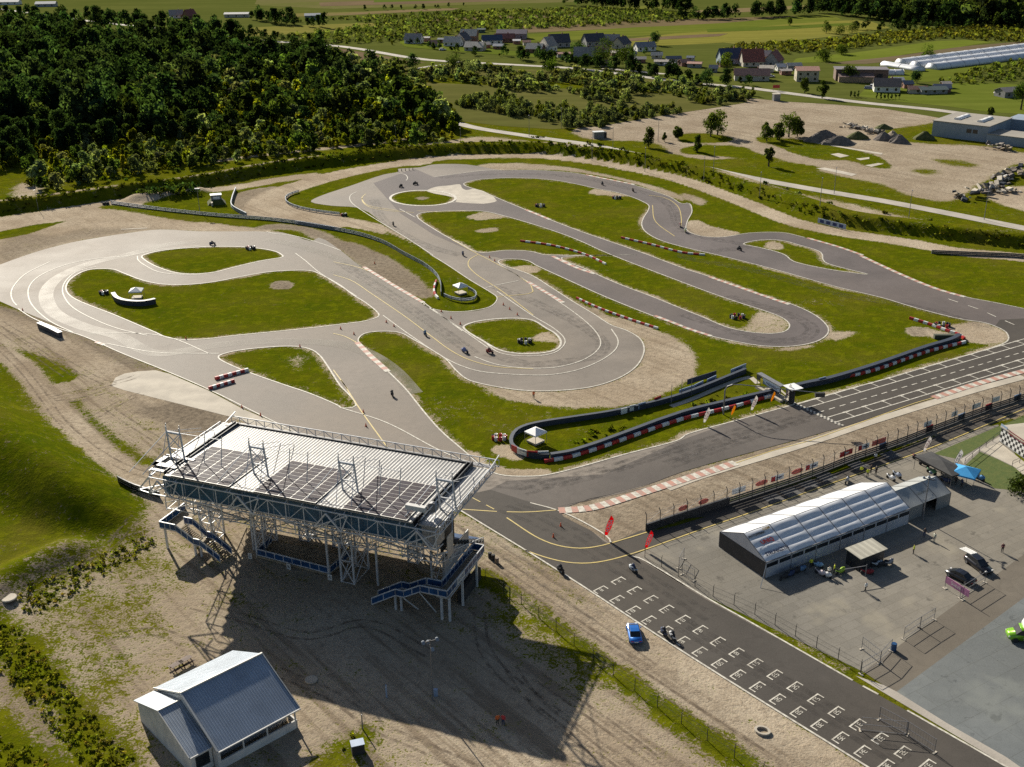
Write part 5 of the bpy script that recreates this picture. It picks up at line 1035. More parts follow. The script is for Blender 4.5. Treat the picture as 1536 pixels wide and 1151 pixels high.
for x,y,l in ((1096,625.5,'small yellow flag left on the verge of the home straight'),(1155.5,605,'small yellow flag nearer the start line')): feather(x,y,2.6,M['flagamber'],l)
# ---- pit wall with catch fence
def pit_wall():
    P=sm(W('P 969,797.5 1000,787 1078,761.5 1156,736 1215,716 1274,693 1340,670 1400,647 1470,621 1536,599 1640,563'),4,False);o0=P[0];Q=resample(P,1.)
    e=empty('pit_wall',(*o0,0),0,'dark pit wall with steel rails and a tall catch fence on bent posts','barrier')
    def band(z0,z1,t,m,nm,a=0,b_=None,off=0.):
        q=Q[a:b_];T=np.gradient(q,axis=0);T/=np.linalg.norm(T,axis=1)[:,None];N=np.stack([-T[:,1],T[:,0]],1);m_=MB()
        m_.loft([[(*(q[i]-o0+N[i]*(off+t/2)),z0),(*(q[i]-o0+N[i]*(off-t/2)),z0),(*(q[i]-o0+N[i]*(off-t/2)),z1),(*(q[i]-o0+N[i]*(off+t/2)),z1)] for i in range(len(q))]);m_.build(nm,m,e)
    band(0,1.35,.35,M['darkmetal'],'solid_wall',0,18)
    for z in (.25,.62,1.0): band(z,z+.24,.12,M['darkmetal'],'rail_beam',16)
    band(0.,.12,.5,M['dark'],'wall_footing',16)
    R=resample(P,2.75);b=MB();T=np.gradient(R,axis=0);T/=np.linalg.norm(T,axis=1)[:,None];N=np.stack([-T[:,1],T[:,0]],1)
    for i,q in enumerate(R):
        if i%1==0:
            c=q-o0;n_=N[i];m_=MB();m_.bar((*c,0),(*c,2.9),.11);m_.bar((*c,2.9),(*(c+n_*.35),3.35),.09);m_.build('fence_post',M['darkmetal'],e)
    w=MB()
    for z in (1.6,2.1,2.6,3.0):
        for i in range(len(R)-1): w.bar((*(R[i]-o0+N[i]*.05),z),(*(R[i+1]-o0+N[i+1]*.05),z),.025)
    for i in range(len(R)-1):
        w.bar((*(R[i]-o0+N[i]*.05),1.5),(*(R[i+1]-o0+N[i+1]*.05),2.9),.02)
    w.build('fence_wire',M['grey'],e);return P
PW=pit_wall()
pinkred=mat('coral_banner',(.60,.13,.09),(.5,.12,.09),2.,.6)
def fence_banner(x0,x1,col,label,txt=None,sq=False,shape=None,yoff=0.):
    # spot on the pit wall line by photo x
    def at(x):
        best=None
        for i in range(len(PW)-1):
            a,b=PW[i],PW[i+1]
            for t in (0,.25,.5,.75):
                p=a+(b-a)*t;v=np.array([p[0],p[1],0])-[0,0,HC];X=768+F*(v@RT)/(v@FWD)
                if best is None or abs(X-x)<best[0]: best=(abs(X-x),p)
        return best[1]
    a,b=at(x0),at(x1);d=b-a;L=np.linalg.norm(d);e=empty('fence_banner',(*a,0),math.atan2(d[1],d[0]),label,'banner','banners on the catch fence of the pit wall')
    m_=MB()
    if shape=='oval': m_.loft([[(L/2+L/2*math.cos(t),y,1.98+.48*math.sin(t)) for t in np.linspace(0,2*math.pi,16,False)] for y in (.14,.18)])
    else: m_.box(0,L,.14,.18,1.45,2.5)
    m_.build('banner_cloth',col,e)
    if sq: m_=MB();m_.box(.05,L*.32,.09,.135,1.5,2.45);m_.build('logo_square',M['red'],e)
    if txt: text_mesh(txt,.62 if len(txt)<4 else .38,'lettering',M['wplast'] if col in (M['red'],pinkred) else M['ink'],e,frameM((L*(.66 if sq else .5),.08,1.98),(1,0,0),(0,0,1)),.01,.02,.85)
z=lambda x:1000+x/5.117
for a in ((z(85),z(165),pinkred,'coral oval banner farthest left on the pit fence',None,False,'oval'),(z(238),z(320),pinkred,'coral oval banner second from left on the pit fence',None,False,'oval'),(z(508),z(615),M['wplast'],'plain white banner between coral ovals on the pit fence'),(z(678),z(772),pinkred,'coral oval banner right of the plain white banner',None,False,'oval'),
 (z(797),z(902),M['wplast'],'left white banner with red square and blue lettering on the pit fence','POLRIM',True),(z(945),z(1040),pinkred,'coral oval banner between the two white lettered banners',None,False,'oval'),(z(1062),z(1166),M['wplast'],'white banner with red square left of the deep red banner','POLRIM',True),(z(1322),z(1430),M['red'],'deep red banner reading TRW on the pit fence','TRW'),
 (z(1455),z(1558),M['wplast'],'white banner with red square right of the deep red banner','POLRIM',True),(1308,1327,pinkred,'coral banner at the right end of the banner row'),(1385,1397,M['wplast'],'small white banner on the pit fence above the white flag'),(1425,1436,M['wplast'],'small white banner further along the pit fence'),(1456,1470,M['wplast'],'white banner near the hedge on the pit fence'),(1488,1500,M['wplast'],'last white banner on the pit fence')): fence_banner(*a)
for x,c,l in ((1323,M['blueboard'],'pale blue plate on the pit wall rails'),(1393,M['red'],'dark red plate on the pit wall rails'),(1441,M['blueboard'],'pale blue plate on the pit wall rails past the red one'),(1482,M['red'],'red plate on the pit wall rails near the right edge'),(1525,M['blueboard'],'pale plate on the pit wall rails at the right edge')):
    y=np.interp(x,[1274,1340,1400,1470,1536],[693,670,647,621,599])-2
    boards([('P %f,%f %f,%f'%(x-5,y+3,x+5,y-1),c,l,None)])
# ---- chain-link fences
def mesh_fence(s,h,step,label,wires=(.4,1.,1.6),m=None,gates=False):
    P=resample(A_(s),step);o=P[0];e=empty('chain_link_fence',(*o,0),0,label,'fence');m=m or M['darkmetal']
    hh=[H1(*p) for p in P]
    pm=MB();pm.bar((0,0,0),(0,0,h),.08);pm.bar((0,0,h),(.12,.12,h+.25),.05);me=None
    for i,p in enumerate(P):
        if me is None: o_=pm.build('fence_post',m,e);me=o_.data
        else: o_=link('fence_post',me,None,e)
        o_.location=(p[0]-o[0],p[1]-o[1],hh[i])
    w=MB()
    for i in range(len(P)-1):
        a,b=P[i]-o,P[i+1]-o
        for z in wires: w.bar((*a,hh[i]+z),(*b,hh[i+1]+z),.022)
        for z in np.arange(.25,h,.25): w.bar((*a,hh[i]+z),(*b,hh[i+1]+z),.008)
    w.build('fence_mesh',m,e)
mesh_fence('N 1060,700 1240,800 1380,880 1535,975 I 300,450 560,590 800,722',1.7,3.3,'wire fence between the grid straight and the paddock',(.1,.9,1.65))
mesh_fence('P 728,872 780,905 902,1000 1024,1087 1110,1142 1190,1190',1.7,4.,'low wire fence across the gravel beside the rough track',(.9,1.6),M['darkmetal'])
def panel_fence(pts,label,h=2.):
    """mobile site-fence panels standing on feet; pts photo pixels of the feet"""
    P=W(pts)
    for i in range(len(P)-1):
        d=P[i+1]-P[i];L=np.linalg.norm(d);e=empty('site_fence_panel',(*P[i],0),math.atan2(d[1],d[0]),label if len(P)==2 else label+(' (section %d)'%(i+1) if 0 else ''),'fence panel','mobile fence panels round the paddock')
        f=MB()
        for a,b in (((.05,0,.1),(.05,0,h)),((L-.05,0,.1),(L-.05,0,h)),((.05,0,h),(L-.05,0,h)),((.05,0,.15),(L-.05,0,.15)),((.05,0,h/2),(L-.05,0,h/2))): f.bar(a,b,.05)
        f.build('panel_frame',M['grey'],e)
        w=MB();n=max(3,int(L/.35))
        for k in range(n): x=L*k/n;w.bar((x,0,.15),(x,0,h),.012)
        w.build('panel_wire',M['grey'],e)
        g=MB();g.box(-.12,.12,-.35,.35,0,.12);g.box(L-.12,L+.12,-.35,.35,0,.12);g.build('foot_block',M['conc'],e)
c5=lambda *a:'P '+' '.join('%.1f,%.1f'%(1220+x/4.86,860+y/4.86) for x,y in a)
for pts,l in ((c5((350,555),(485,660)),'mobile fence panel with a braced foot at the paddock gate'),(c5((485,660),(565,570)),'mobile fence panel between gate and blue bin'),(c5((655,485),(775,405)),'mobile fence panel with a red tag past the blue bin'),(c5((775,405),(880,340)),'mobile fence panel, next one past the red tag'),(c5((345,740),(485,660)),'mobile fence panel at the corner of the grid straight'),
 (c5((1065,185),(1250,70)),'mobile fence panel beside the pink banner'),('P 1290,1096 1360,1103','mobile fence panel standing on the grid straight, left'),('P 1360,1103 1402,1130','mobile fence panel standing on the grid straight, right'),('P 1318,1080 1359,1102','mobile fence panel on the grid straight, farthest'),('N 1320,785 1360,710','small fence panel near the pit entry corner, farther'),('N 1345,830 1440,880','small fence panel near the pit entry corner, nearer')): panel_fence(pts,l)
def simple(name,bld,p,rz,label,cat,m,group=None):
    b=MB();bld(b);o=b.build(name,m);o.location=[float(v) for v in p];o.rotation_euler=(0,0,rz);return tagp(o,label,cat,group)
cyl=lambda r,z0,z1,n=12:(lambda b:b.loft([[(r*k*math.cos(a),r*k*math.sin(a),z) for a in np.linspace(0,2*math.pi,n,False)] for k,z in ((.92,z0),(1,z0+.05),(1,z1-.05),(.9,z1))]))
simple('waste_bin',cyl(.38,0,1.15),G(1340,976),0,'dark blue round bin beside the mobile fence panels','bin',M['bluerail'])
for i,(x,y,l) in enumerate([(735,837,'leftmost of three dark barrels behind the grandstand gallery'),(740,840,'middle of three dark barrels behind the grandstand gallery'),(745.5,845,'rightmost, rust-topped barrel behind the grandstand gallery')]): simple('barrel',cyl(.3,0,.95),G(x,y),0,l,'barrel',M['dark'] if i<2 else mat('rust_barrel',(.20,.15,.11)),'barrels behind the grandstand gallery')
simple('concrete_ring',cyl(.85,0,.25,16),G(467,1021),0,'round white concrete lid on the gravel beside the white building','manhole',M['conc']);simple('concrete_ring',cyl(1.1,0,.25,16),G(13,896),0,'round white concrete lid in the weeds at the left edge','manhole',M['conc'])
def oring(b):
    for r0,r1,z0,z1 in ((.55,.8,0,.3),):
        A=np.linspace(0,2*math.pi,14,False);b.loft([[(1.25*r*math.cos(a),r*math.sin(a),z) for a in A] for r,z in ((r1,0),(r1,.3),(r0,.3),(r0,0.02))],0,False)
simple('concrete_surround',oring,G(1143.5,1098),-.5,'oblong white concrete frame beside the grid straight','manhole',M['conc'])
e=empty('generator_box',G(537,1128),.3,'grey-topped dark cabinet at the bottom, right of the white building','cabinet');b=MB();b.box(-.75,.75,-.55,.55,0,1.35);b.build('housing',M['dark'],e);b=MB();b.box(-.8,.8,-.6,.6,1.35,1.42);b.build('lid',M['blueboard'],e)
simple('post',lambda b:b.tube([(0,0,0),(0,0,2.2)],[.09,.07],8),G(544,1094),0,'lone grey post on the grass beside the cabinet at the bottom','post',M['grey'])
simple('post',lambda b:b.tube([(0,0,0),(0,0,1.9)],[.12,.1],8),G(580,1046),0,'blue-grey post near the floodlight pole in the shadow','post',M['blueboard'])
# cones
cone_me=None
for (x,y,l) in [(841,790,'orange cone on the pit entry asphalt'),(830,806.5,'fallen red cone on the pit entry asphalt'),(545,619,'cone behind the grandstand roof, left'),(549,640,'cone behind the grandstand roof, right'),(363,612,'cone on the left white line, far'),(391,624,'cone on the left white line, near'),(579.5,484,'left of two orange cones at the crossing of the left straight'),(591,490,'right of two orange cones at the crossing of the left straight'),(511,494,'small cone on the connecting road at the left'),(531,502,'cone by the corner of the kerb on the connecting road'),(662,468,'cone on the connecting road under the grass wedge'),(676.5,478,'orange cone on the connecting road, centre'),(690.5,487,'orange cone at the tip of the drop-shaped lawn'),(755,458,'cone at the right of the connecting road'),(764.5,464.5,'orange cone beside the middle straight'),(776,473,'green-tinted cone near the drop-shaped lawn'),(734.5,387,'cone at the start of the lower hairpin leg'),(742,392,'orange cone at the nose of the long thin lawn'),(279,509,'red cone at the edge of the big left lawn'),(450,520.5,'red cone on top of the triangular lawn'),(34,466,'red cone at the painted box of the left loop'),(562,396,'cone beside the kerb of the left straight')]:
    e=empty('traffic_cone',G(x,y),0,l,'cone','orange cones on the track')
    if cone_me is None:
        b=MB();b.loft([[(r*math.cos(a),r*math.sin(a),z) for a in np.linspace(0,2*math.pi,8,False)] for r,z in ((.2,.03),(.13,.3),(.05,.72))]);c1=b.build('cone_body',mat('cone_orange',(.7,.11,.03)),e).data;b=MB();b.box(-.26,.26,-.26,.26,0,.04);c2=b.build('cone_foot',M['rubber'],e).data;cone_me=(c1,c2)
    else: link('cone_body',cone_me[0],None,e);link('cone_foot',cone_me[1],None,e)
for i,(x) in enumerate(range(5)):
    simple('marker_post',lambda b:b.tube([(0,0,0),(0,0,1.)],[.14,.1],6),G(597+i*5.6,258-i*.6),0,['first','second','third','fourth','last'][i]+' dark marker post from the left in the row across the top of the circuit','marker post',M['dark'],'marker posts across the closed lane')
# ================================================================ people, motorcycles, cars
def slot(o,mats):
    for i,m in enumerate(mats):
        o.material_slots[i].link='OBJECT';o.material_slots[i].material=m
SKIN=mat('skin',(.45,.26,.18));HAIR=mat('dark_hair',(.03,.02,.015))
def skin_body(name,V,E_,R,mi_fn,root=0):
    me=bpy.data.meshes.new(name);me.from_pydata(V,E_,[]);o=bpy.data.objects.new(name,me);COL.objects.link(o)
    s=o.modifiers.new('s','SKIN')
    for i,r in enumerate(R): d_=me.skin_vertices[0].data[i];d_.radius=(r,r) if not isinstance(r,tuple) else r;d_.use_root=(i==root)
    o.modifiers.new('ss','SUBSURF').levels=1
    dg=bpy.context.evaluated_depsgraph_get();m2=bpy.data.meshes.new_from_object(o.evaluated_get(dg));bpy.data.objects.remove(o);bpy.data.meshes.remove(me)
    m2.name=name
    while len(m2.materials)<5: m2.materials.append(SKIN)
    for p in m2.polygons: c=p.center;p.material_index=mi_fn(c);p.use_smooth=True
    return m2
def hands(V,E_,R,w,e,sgn):
    """five short bent fingers from wrist index w"""
    wp=np.array(V[w]);d=wp-np.array(V[e]);d/=np.linalg.norm(d);k=len(V);V.append(tuple(wp+d*.09));E_.append((w,k));R.append(.032)
    for i,(off,l) in enumerate(((-.03,.065),(-.01,.075),(.01,.07),(.03,.055))):
        V.append(tuple(wp+d*(.10+l)+np.array([0,off,0])));E_.append((k,len(V)-1));R.append(.009)
    V.append(tuple(wp+d*.07+np.array([0,.05,0])));E_.append((w,len(V)-1));R.append(.011)
def person_mesh(pose='stand'):
    V=[(0,0,.95),(0,0,1.12),(0,0,1.36),(0,0,1.46),(0,.02,1.54),(0,.02,1.68)];E_=[(0,1),(1,2),(2,3),(3,4),(4,5)];R=[.15,.135,.16,.07,.06,.095]
    k=1 if pose=='walk' else 0
    for s in (-1,1):
        n=len(V);f=.22*s*k;V+=[(s*.2,0,1.40),(s*(.27),-.03*k*s,1.12),(s*.26,.08-f*.6,.88)];E_+=[(2,n),(n,n+1),(n+1,n+2)];R+=[.075,.05,.038]
        hands(V,E_,R,n+2,n+1,s);n=len(V)
        V+=[(s*.1,0,.86),(s*.11,f*.5+.03,.48),(s*.12,f,.09),(s*.13,f+.13,.05)];E_+=[(0,n),(n,n+1),(n+1,n+2),(n+2,n+3)];R+=[.105,.07,.05,.045]
    def mi(c):
        if c.z>1.63 : return 3
        if c.z>1.48: return 0
        if c.z<.1: return 4
        if abs(c.x)>.2 and c.z<.93: return 0
        return 1 if c.z>.93 else 2
    return skin_body('person',V,E_,R,mi)
PST=person_mesh();PWK=person_mesh('walk')
PALT={}
def cm(c):
    if c not in PALT: PALT[c]=mat('cloth_%d'%len(PALT),c)
    return PALT[c]
def person(x,y,top,leg,label,walk=False,rz=0.,head=None,pt=None):
    o=link('person',PWK if walk else PST);o.location=[float(v) for v in (pt if pt is not None else G(x,y))];o.rotation_euler=(0,0,rz)
    slot(o,[SKIN,cm(top),cm(leg),head or HAIR,M['dark']]);return tagp(o,label,'person')
WH=(.7,.7,.68);BK=(.03,.03,.035);YE=(.55,.62,.03);NV=(.03,.05,.12);OR=(.75,.16,.03)
person(1298,888,WH,BK,'person in a white top walking over the paddock in front of the dark cabin',True,.6);person(1370,831,YE,BK,'person in a yellow vest standing alone in the paddock',False,1.);person(1401,813,(.55,.55,.45),(.4,.4,.35),'person in pale clothes near the corner of the marquee shadow',False,2.)
person(1243,864,(.75,.72,.6),BK,'person in pale yellow beside the green motorcycle');person(1251,860,YE,BK,'person in a bright yellow vest behind the green motorcycle',rz=1.2);person(1216,852,YE,BK,'person in a yellow vest at the marquee wall');person(1386,806,BK,NV,'person in dark clothes at the end of the long marquee')
person(1291.5,712,YE,BK,'person in a yellow vest standing at the pit lane');person(1306,710,BK,BK,'person in black at the pit lane, left of a pair',rz=.5);person(1313.6,712,BK,BK,'person in black with white cap at the pit lane, right of a pair',rz=2.,head=M['wplast']);person(1312.6,692,WH,BK,'person with white top beside the pit wall');person(1301,716,YE,BK,'person crouched low in yellow at the pit lane')
person(1503,829,(.12,.03,.04),BK,'person in dark red at the right edge of the paddock');person(800.5,598,OR,BK,'marshal in orange standing in the sand trap');person(746.5,1088,OR,BK,'person in an orange jacket in the grandstand shadow, left of the pair',rz=.4);person(755,1088,(.6,.05,.05),NV,'person in a red jacket in the grandstand shadow, right of the pair',rz=2.8)
for i,(x,y,t) in enumerate([(1404,706,NV),(1412,712,BK),(1423,722,WH),(1433,727,BK),(1398,699,YE),(1442,731,NV)]): person(x,y,t,BK,['person in navy under the black canopy','person in black under the black canopy','person in white beside the blue canopy','person in black in front of the blue canopy','person in a yellow vest at the front of the black canopy','person in navy at the right of the blue canopy'][i],rz=i)
def wheel(mb,x,y,r,w,n=14,mi=0):
    A=np.linspace(0,2*math.pi,n,False)
    mb.loft([[(x+rr*math.cos(a),y+yy,r+rr*math.sin(a)) for a in A] for rr,yy in ((r*.6,-w/2),(r*.95,-w/2),(r,-w*.25),(r,w*.25),(r*.95,w/2),(r*.6,w/2))],mi)
def bike_proto():
    e=empty('motorcycle',(0,0,0))
    for x in (-.68,.70):
        b=MB();wheel(b,x,0,.31,.15);o=b.build('wheel',M['rubber'],e);b=MB();wheel(b,x,0,.0,.05)
        b=MB();b.loft([[(x+r*math.cos(a),yy,.31+r*math.sin(a)) for a in np.linspace(0,2*math.pi,10,False)] for r,yy in ((.18,-.06),(.18,.06))]);b.build('wheel_rim',M['grey'],o)
    b=MB();b.loft([[(x,-w,z0),(x,w,z0),(x,w*1.15,(z0+z1)/2),(x,w*.6,z1),(x,-w*.6,z1),(x,-w*1.15,(z0+z1)/2)] for x,w,z0,z1 in ((-.95,.05,.78,.9),(-.6,.11,.62,.86),(-.2,.15,.32,.82),(.2,.2,.22,.98),(.55,.2,.3,1.02),(.85,.13,.55,.92),(.98,.05,.68,.8))]);b.build('fairing',M['red'],e,True)
    b=MB();b.loft([[(x,-w,z),(x,w,z),(x,w*.7,z+.07),(x,-w*.7,z+.07)] for x,w,z in ((-.75,.1,.85),(-.4,.14,.8),(-.05,.12,.83))]);b.build('saddle',M['dark'],e)
    b=MB();b.bar((.42,-.33,.95),(.42,.33,.95),.045);b.build('handlebar',M['dark'],e);b=MB();b.bar((.45,-.1,.95),(.7,-.1,.35),.05);b.bar((.45,.1,.95),(.7,.1,.35),.05);b.build('fork',M['grey'],e)
    b=MB();b.add([(.5,-.14,1.0),(.5,.14,1.0),(.32,.1,1.2),(.32,-.1,1.2)],[(0,1,2,3)]);b.build('windscreen',M['glass'],e);return e
BP=bike_proto()
def rider_mesh():
    V=[(-.35,0,.95),(-.12,0,1.12),(.08,0,1.28),(.18,0,1.32),(.30,0,1.38)];E_=[(0,1),(1,2),(2,3),(3,4)];R=[.16,.15,.16,.08,.13]
    for s in (-1,1):
        n=len(V);V+=[(.1,s*.2,1.24),(.28,s*.33,1.05),(.43,s*.3,.97)];E_+=[(2,n),(n,n+1),(n+1,n+2)];R+=[.08,.055,.045]
        n=len(V);V+=[(-.3,s*.13,.9),(.05,s*.24,.78),(-.25,s*.2,.42),(-.1,s*.2,.36)];E_+=[(0,n),(n,n+1),(n+1,n+2),(n+2,n+3)];R+=[.1,.085,.06,.05]
    return skin_body('rider',V,E_,R,lambda c:3 if c.x>.2 and c.z>1.22 and abs(c.y)<.17 else (2 if c.z<.9 else 1))
RM=rider_mesh()
nb=0
def bike(x,y,head,fair,label,rider=None,lean=0.,helmet=None,group=None,pt=None):
    """head: photo-pixel offset the machine points to"""
    global nb
    e=BP if nb==0 else copy_tree(BP);nb+=1
    p=G(x,y);q=G(x+head[0]*6,y+head[1]*6);rz=math.atan2(q[1]-p[1],q[0]-p[0])
    e.location=[float(v) for v in p];e.rotation_euler=(lean,0,rz);tagp(e,label,'motorcycle',group)
    for c in e.children:
        if c.name.startswith('fairing'): c.material_slots[0].link='OBJECT';c.material_slots[0].material=cm(fair)
    if rider:
        o=link('person',RM);o.location=e.location;o.rotation_euler=e.rotation_euler;slot(o,[SKIN,cm(rider),cm(rider),cm(helmet or BK),M['dark']])
        tagp(o,'rider '+label.replace('motorcycle','on the motorcycle',1) if 'motorcycle' in label else label,'person')
GR='motorcycles riding the circuit'
def rb(x,y,head,fair,suit,where,helm=BK,lean=0.):
    p_=label='motorcycle '+where
    global nb
    e=BP if nb==0 else copy_tree(BP);nb+=1
    p=G(x,y);q=G(x+head[0]*6,y+head[1]*6);rz=math.atan2(q[1]-p[1],q[0]-p[0]);e.location=[float(v) for v in p];e.rotation_euler=(lean,0,rz);tagp(e,label,'motorcycle',GR)
    for c in e.children:
        if c.name.startswith('fairing'): c.material_slots[0].link='OBJECT';c.material_slots[0].material=cm(fair)
    o=link('person',RM);o.location=e.location;o.rotation_euler=e.rotation_euler;slot(o,[SKIN,cm(suit),cm(suit),cm(helm),M['dark']]);tagp(o,'rider on the motorcycle '+where,'person')
rb(319,368,(-1,.0),NV,BK,'at the top of the left loop');rb(590,339,(-.6,-1),BK,(.25,.2,.15),'on the straight below the oval lawn');rb(601,281,(-1,.3),BK,BK,'leading a pair above the oval lawn',lean=-.3);rb(623,277,(-1,.1),BK,BK,'following a pair above the oval lawn',lean=-.3)
rb(694.5,384,(-.8,-1),NV,NV,'on the middle straight past the grass wedge',WH);rb(903.5,278,(-1,-.5),BK,BK,'on the top arc right of the large lawn');rb(950,288,(-1,-.6),BK,(.2,.12,.08),'behind another at the top arc, farther right',lean=-.2);rb(1020,341,(0,-1),(.7,.7,.7),(.4,.2,.2),'in the right S-bend, first of two',WH)
rb(1028,349,(-.2,-1),(.4,.45,.1),(.6,.65,.5),'in the right S-bend, second of two',WH);rb(1109,376,(-1,-.3),BK,BK,'approaching the right S-bend alone');rb(638,504,(-.9,-.8),NV,(.12,.25,.35),'on the left straight beside the crossing');rb(698,529,(-1,-.3),(.15,.2,.45),(.25,.3,.55),'entering the carousel, white-blue one',BK,-.2)
rb(735,530,(-1,-.2),(.3,.06,.05),(.10,.03,.04),'entering the carousel, dark red one',BK,-.2);rb(588.5,595,(-.6,-1),BK,BK,'on the road above the grandstand roof',(.15,.13,.05));rb(950,858,(-1,-.7),(.6,.65,.7),NV,'crossing toward the pit entry at the grid straight',WH);rb(841,859,(-1,-.8),BK,BK,'at the left edge of the grid straight')
rb(996,954,(-.8,-1),NV,BK,'beside the blue car at the track edge, left of a pair',WH);rb(1009,960,(-.8,-1),(.6,.62,.65),BK,'beside the blue car at the track edge, right of a pair',(.1,.15,.2))
PG='motorcycles parked in the paddock'
for x,y,h,c,l in ((1176,869,(1,-.5),BK,'black motorcycle parked at the left end of the marquee side'),(1184,866,(1,-.4),NV,'navy motorcycle parked second along the marquee side'),(1192,861,(1,-.3),BK,'black motorcycle parked third along the marquee side'),(1200,858,(1,-.2),(.1,.2,.35),'blue motorcycle parked fourth along the marquee side'),(1225,851,(1,.3),(.3,.5,.7),'pale blue motorcycle parked at the marquee wall'),(1230,863,(1,.5),(.7,.6,.62),'white and red motorcycle nearest the shadow edge'),
 (1238,866,(1,.4),(.75,.75,.75),'white motorcycle beside the people in yellow'),(1260,861,(1,-.4),(.35,.55,.05),'lime green motorcycle in front of the dark cabin'),(1300,862,(1,.1),(.25,.02,.03),'dark red motorcycle on the near side of the dark cabin'),(1315,850,(1,-.2),(.5,.55,.6),'grey-white motorcycle right of the dark cabin'),(1324,850,(1,-.3),BK,'black motorcycle right of the dark cabin, middle one'),(1333,848,(1,-.5),(.3,.3,.32),'grey motorcycle right of the dark cabin, last one'),
 (1270,724,(.8,-1),(.4,.42,.45),'silver motorcycle parked at the yellow pit lane line'),(1336,720,(1,.5),(.75,.76,.78),'white motorcycle behind the marquee ridge, left one'),(1345,716,(1,.5),(.35,.4,.5),'grey-blue motorcycle behind the marquee ridge, right one'),(1376,690,(1,.3),(.3,.04,.05),'red motorcycle at the corner of the black canopy'),(1386,699,(1,.3),BK,'black motorcycle under the black canopy'),(1397,711,(1,.4),(.1,.25,.12),'green motorcycle before the black canopy'),(1418,724,(1,.4),NV,'navy motorcycle between the two canopies'),(1461,716,(1,.4),(.7,.72,.75),'white motorcycle right of the blue canopy, left one'),(1469,720,(1,.4),(.1,.3,.6),'blue and white motorcycle right of the blue canopy, right one')):
    bike(x,y,h,c,l,group=PG)
# ---- cars
def car_body(mb,L,Wd_,H_,prof):
    """prof: list of (x, halfwidth, z0, z1)"""
    secs=[]
    for x,w,z0,z1 in prof:
        zm=z0+(z1-z0)*.45;secs.append([(x,-w*.93,z0),(x,w*.93,z0),(x,w,zm),(x,w*.9,z1),(x,-w*.9,z1),(x,-w,zm)])
    mb.loft(secs)
def car(pt,rz,paint,label,kind='coupe',cat='car'):
    e=empty('parked_car',pt,rz,label,cat)
    L,w=(4.5,.9) if kind=='coupe' else (4.8,.93)
    b=MB();zt=.86 if kind=='coupe' else 1.0
    car_body(b,L,w,0,[(-L/2,w*.8,.45,zt*.85),(-L/2+.15,w*.95,.3,zt),(-L/2+.8,w,.25,zt+.04),(0,w,.25,zt),(L/2-1.2,w,.25,zt-.04),(L/2-.4,w*.95,.28,zt-.16),(L/2-.05,w*.75,.4,zt-.32)]);b.build('body',paint,e,True)
    hr=1.36 if kind=='coupe' else 1.62;x0=-L/2+(.75 if kind=='coupe' else .15)
    cab=[(x0,w*.84,zt,zt+.06),(x0+.75,w*.8,zt,hr-.05),(x0+1.3,w*.78,zt,hr),(x0+2.1,w*.78,zt,hr-.02),(x0+3.0,w*.82,zt,zt+.05)] if kind=='coupe' else [(x0,w*.86,zt-.1,zt+.12),(x0+.35,w*.82,zt-.1,hr-.03),(x0+1.2,w*.8,zt-.1,hr),(x0+2.5,w*.8,zt-.1,hr-.05),(x0+3.5,w*.84,zt-.1,zt+.05)]
    b=MB()
    b.loft([[(x,-hw,z0),(x,hw,z0),(x,hw*.86,z1),(x,-hw*.86,z1)] for x,hw,z0,z1 in cab]);b.build('glasshouse',M['glass'],e)
    b=MB();r0,r1=(cab[1][0]-.05,cab[3][0]+.05);b.loft([[(x,-w*.70,z),(x,w*.70,z),(x,w*.66,z+.035),(x,-w*.66,z+.035)] for x,z in ((r0,hr-.05),((r0+r1)/2,hr),(r1,hr-.03))]);b.build('car_roof',paint,e)
    for x in (-L/2+.85,L/2-.85):
        for s in (-1,1):
            b=MB();wheel(b,x,s*(w-.1),.33,.22);o=b.build('wheel',M['rubber'],e);b=MB();b.loft([[(x+.2*math.cos(a),s*(w-.1)+yy,.33+.2*math.sin(a)) for a in np.linspace(0,2*math.pi,10,False)] for yy in (-.125,.125)]);b.build('wheel_rim',M['grey'],o)
    for s in (-1,1):
        b=MB();b.box(L/2-.35,L/2-.1,s*w*.62-.16,s*w*.62+.16,zt-.36,zt-.2);b.build('headlight',M['wplast'],e);b=MB();b.box(-L/2-.02,-L/2+.1,s*w*.6-.17,s*w*.6+.17,zt-.25,zt-.12);b.build('tail_light',M['red'],e)
        b=MB();b.box(.55,.75,s*w*1.0-.0+(-.0 if s>0 else -.16),s*w+(.16 if s>0 else 0),zt,zt+.13);b.build('wing_mirror',paint,e)
    b=MB();b.box(-L/2-.03,-L/2+.03,-.26,.26,.5,.62);b.build('number_plate',M['wplast'],e);return e
def gloss(name,c):
    m,nt,b=newmat(name);v=nd(nt,'ShaderNodeTexCoord').outputs['Object'];n=noise_(nt,v,2.,2);nt.links.new(mix_(nt,ramp_(nt,n,.3,.7),c,tuple(x*.85 for x in c)),b.inputs['Base Color']);b.inputs['Roughness'].default_value=.25;b.inputs['Coat Weight'].default_value=.5;b.inputs['Metallic'].default_value=.3;return m
p=G(951,954);car(p,math.radians(92),gloss('blue_paint',(.02,.16,.55)),'bright blue coupe parked on the gravel beside the grid straight')
blk=gloss('black_paint',(.012,.012,.016));a=Gz(1415,856);b_=Gz(1466,882);c_=(a+b_)/2;car(c_,math.atan2(*(a-b_)[1::-1]) ,blk,'black car half hidden behind the pink banner','coupe')
a=Gz(1446,836);b_=Gz(1489,868);c_=(a+b_)/2;rz=math.atan2(*(a-b_)[1::-1]);car(c_,rz+math.pi,blk,'black estate car with white tubes sticking out of its open rear','estate')
e=empty('tube_bundle',c_,rz,'bundle of white tubes on the rear of the black estate car','tube bundle')
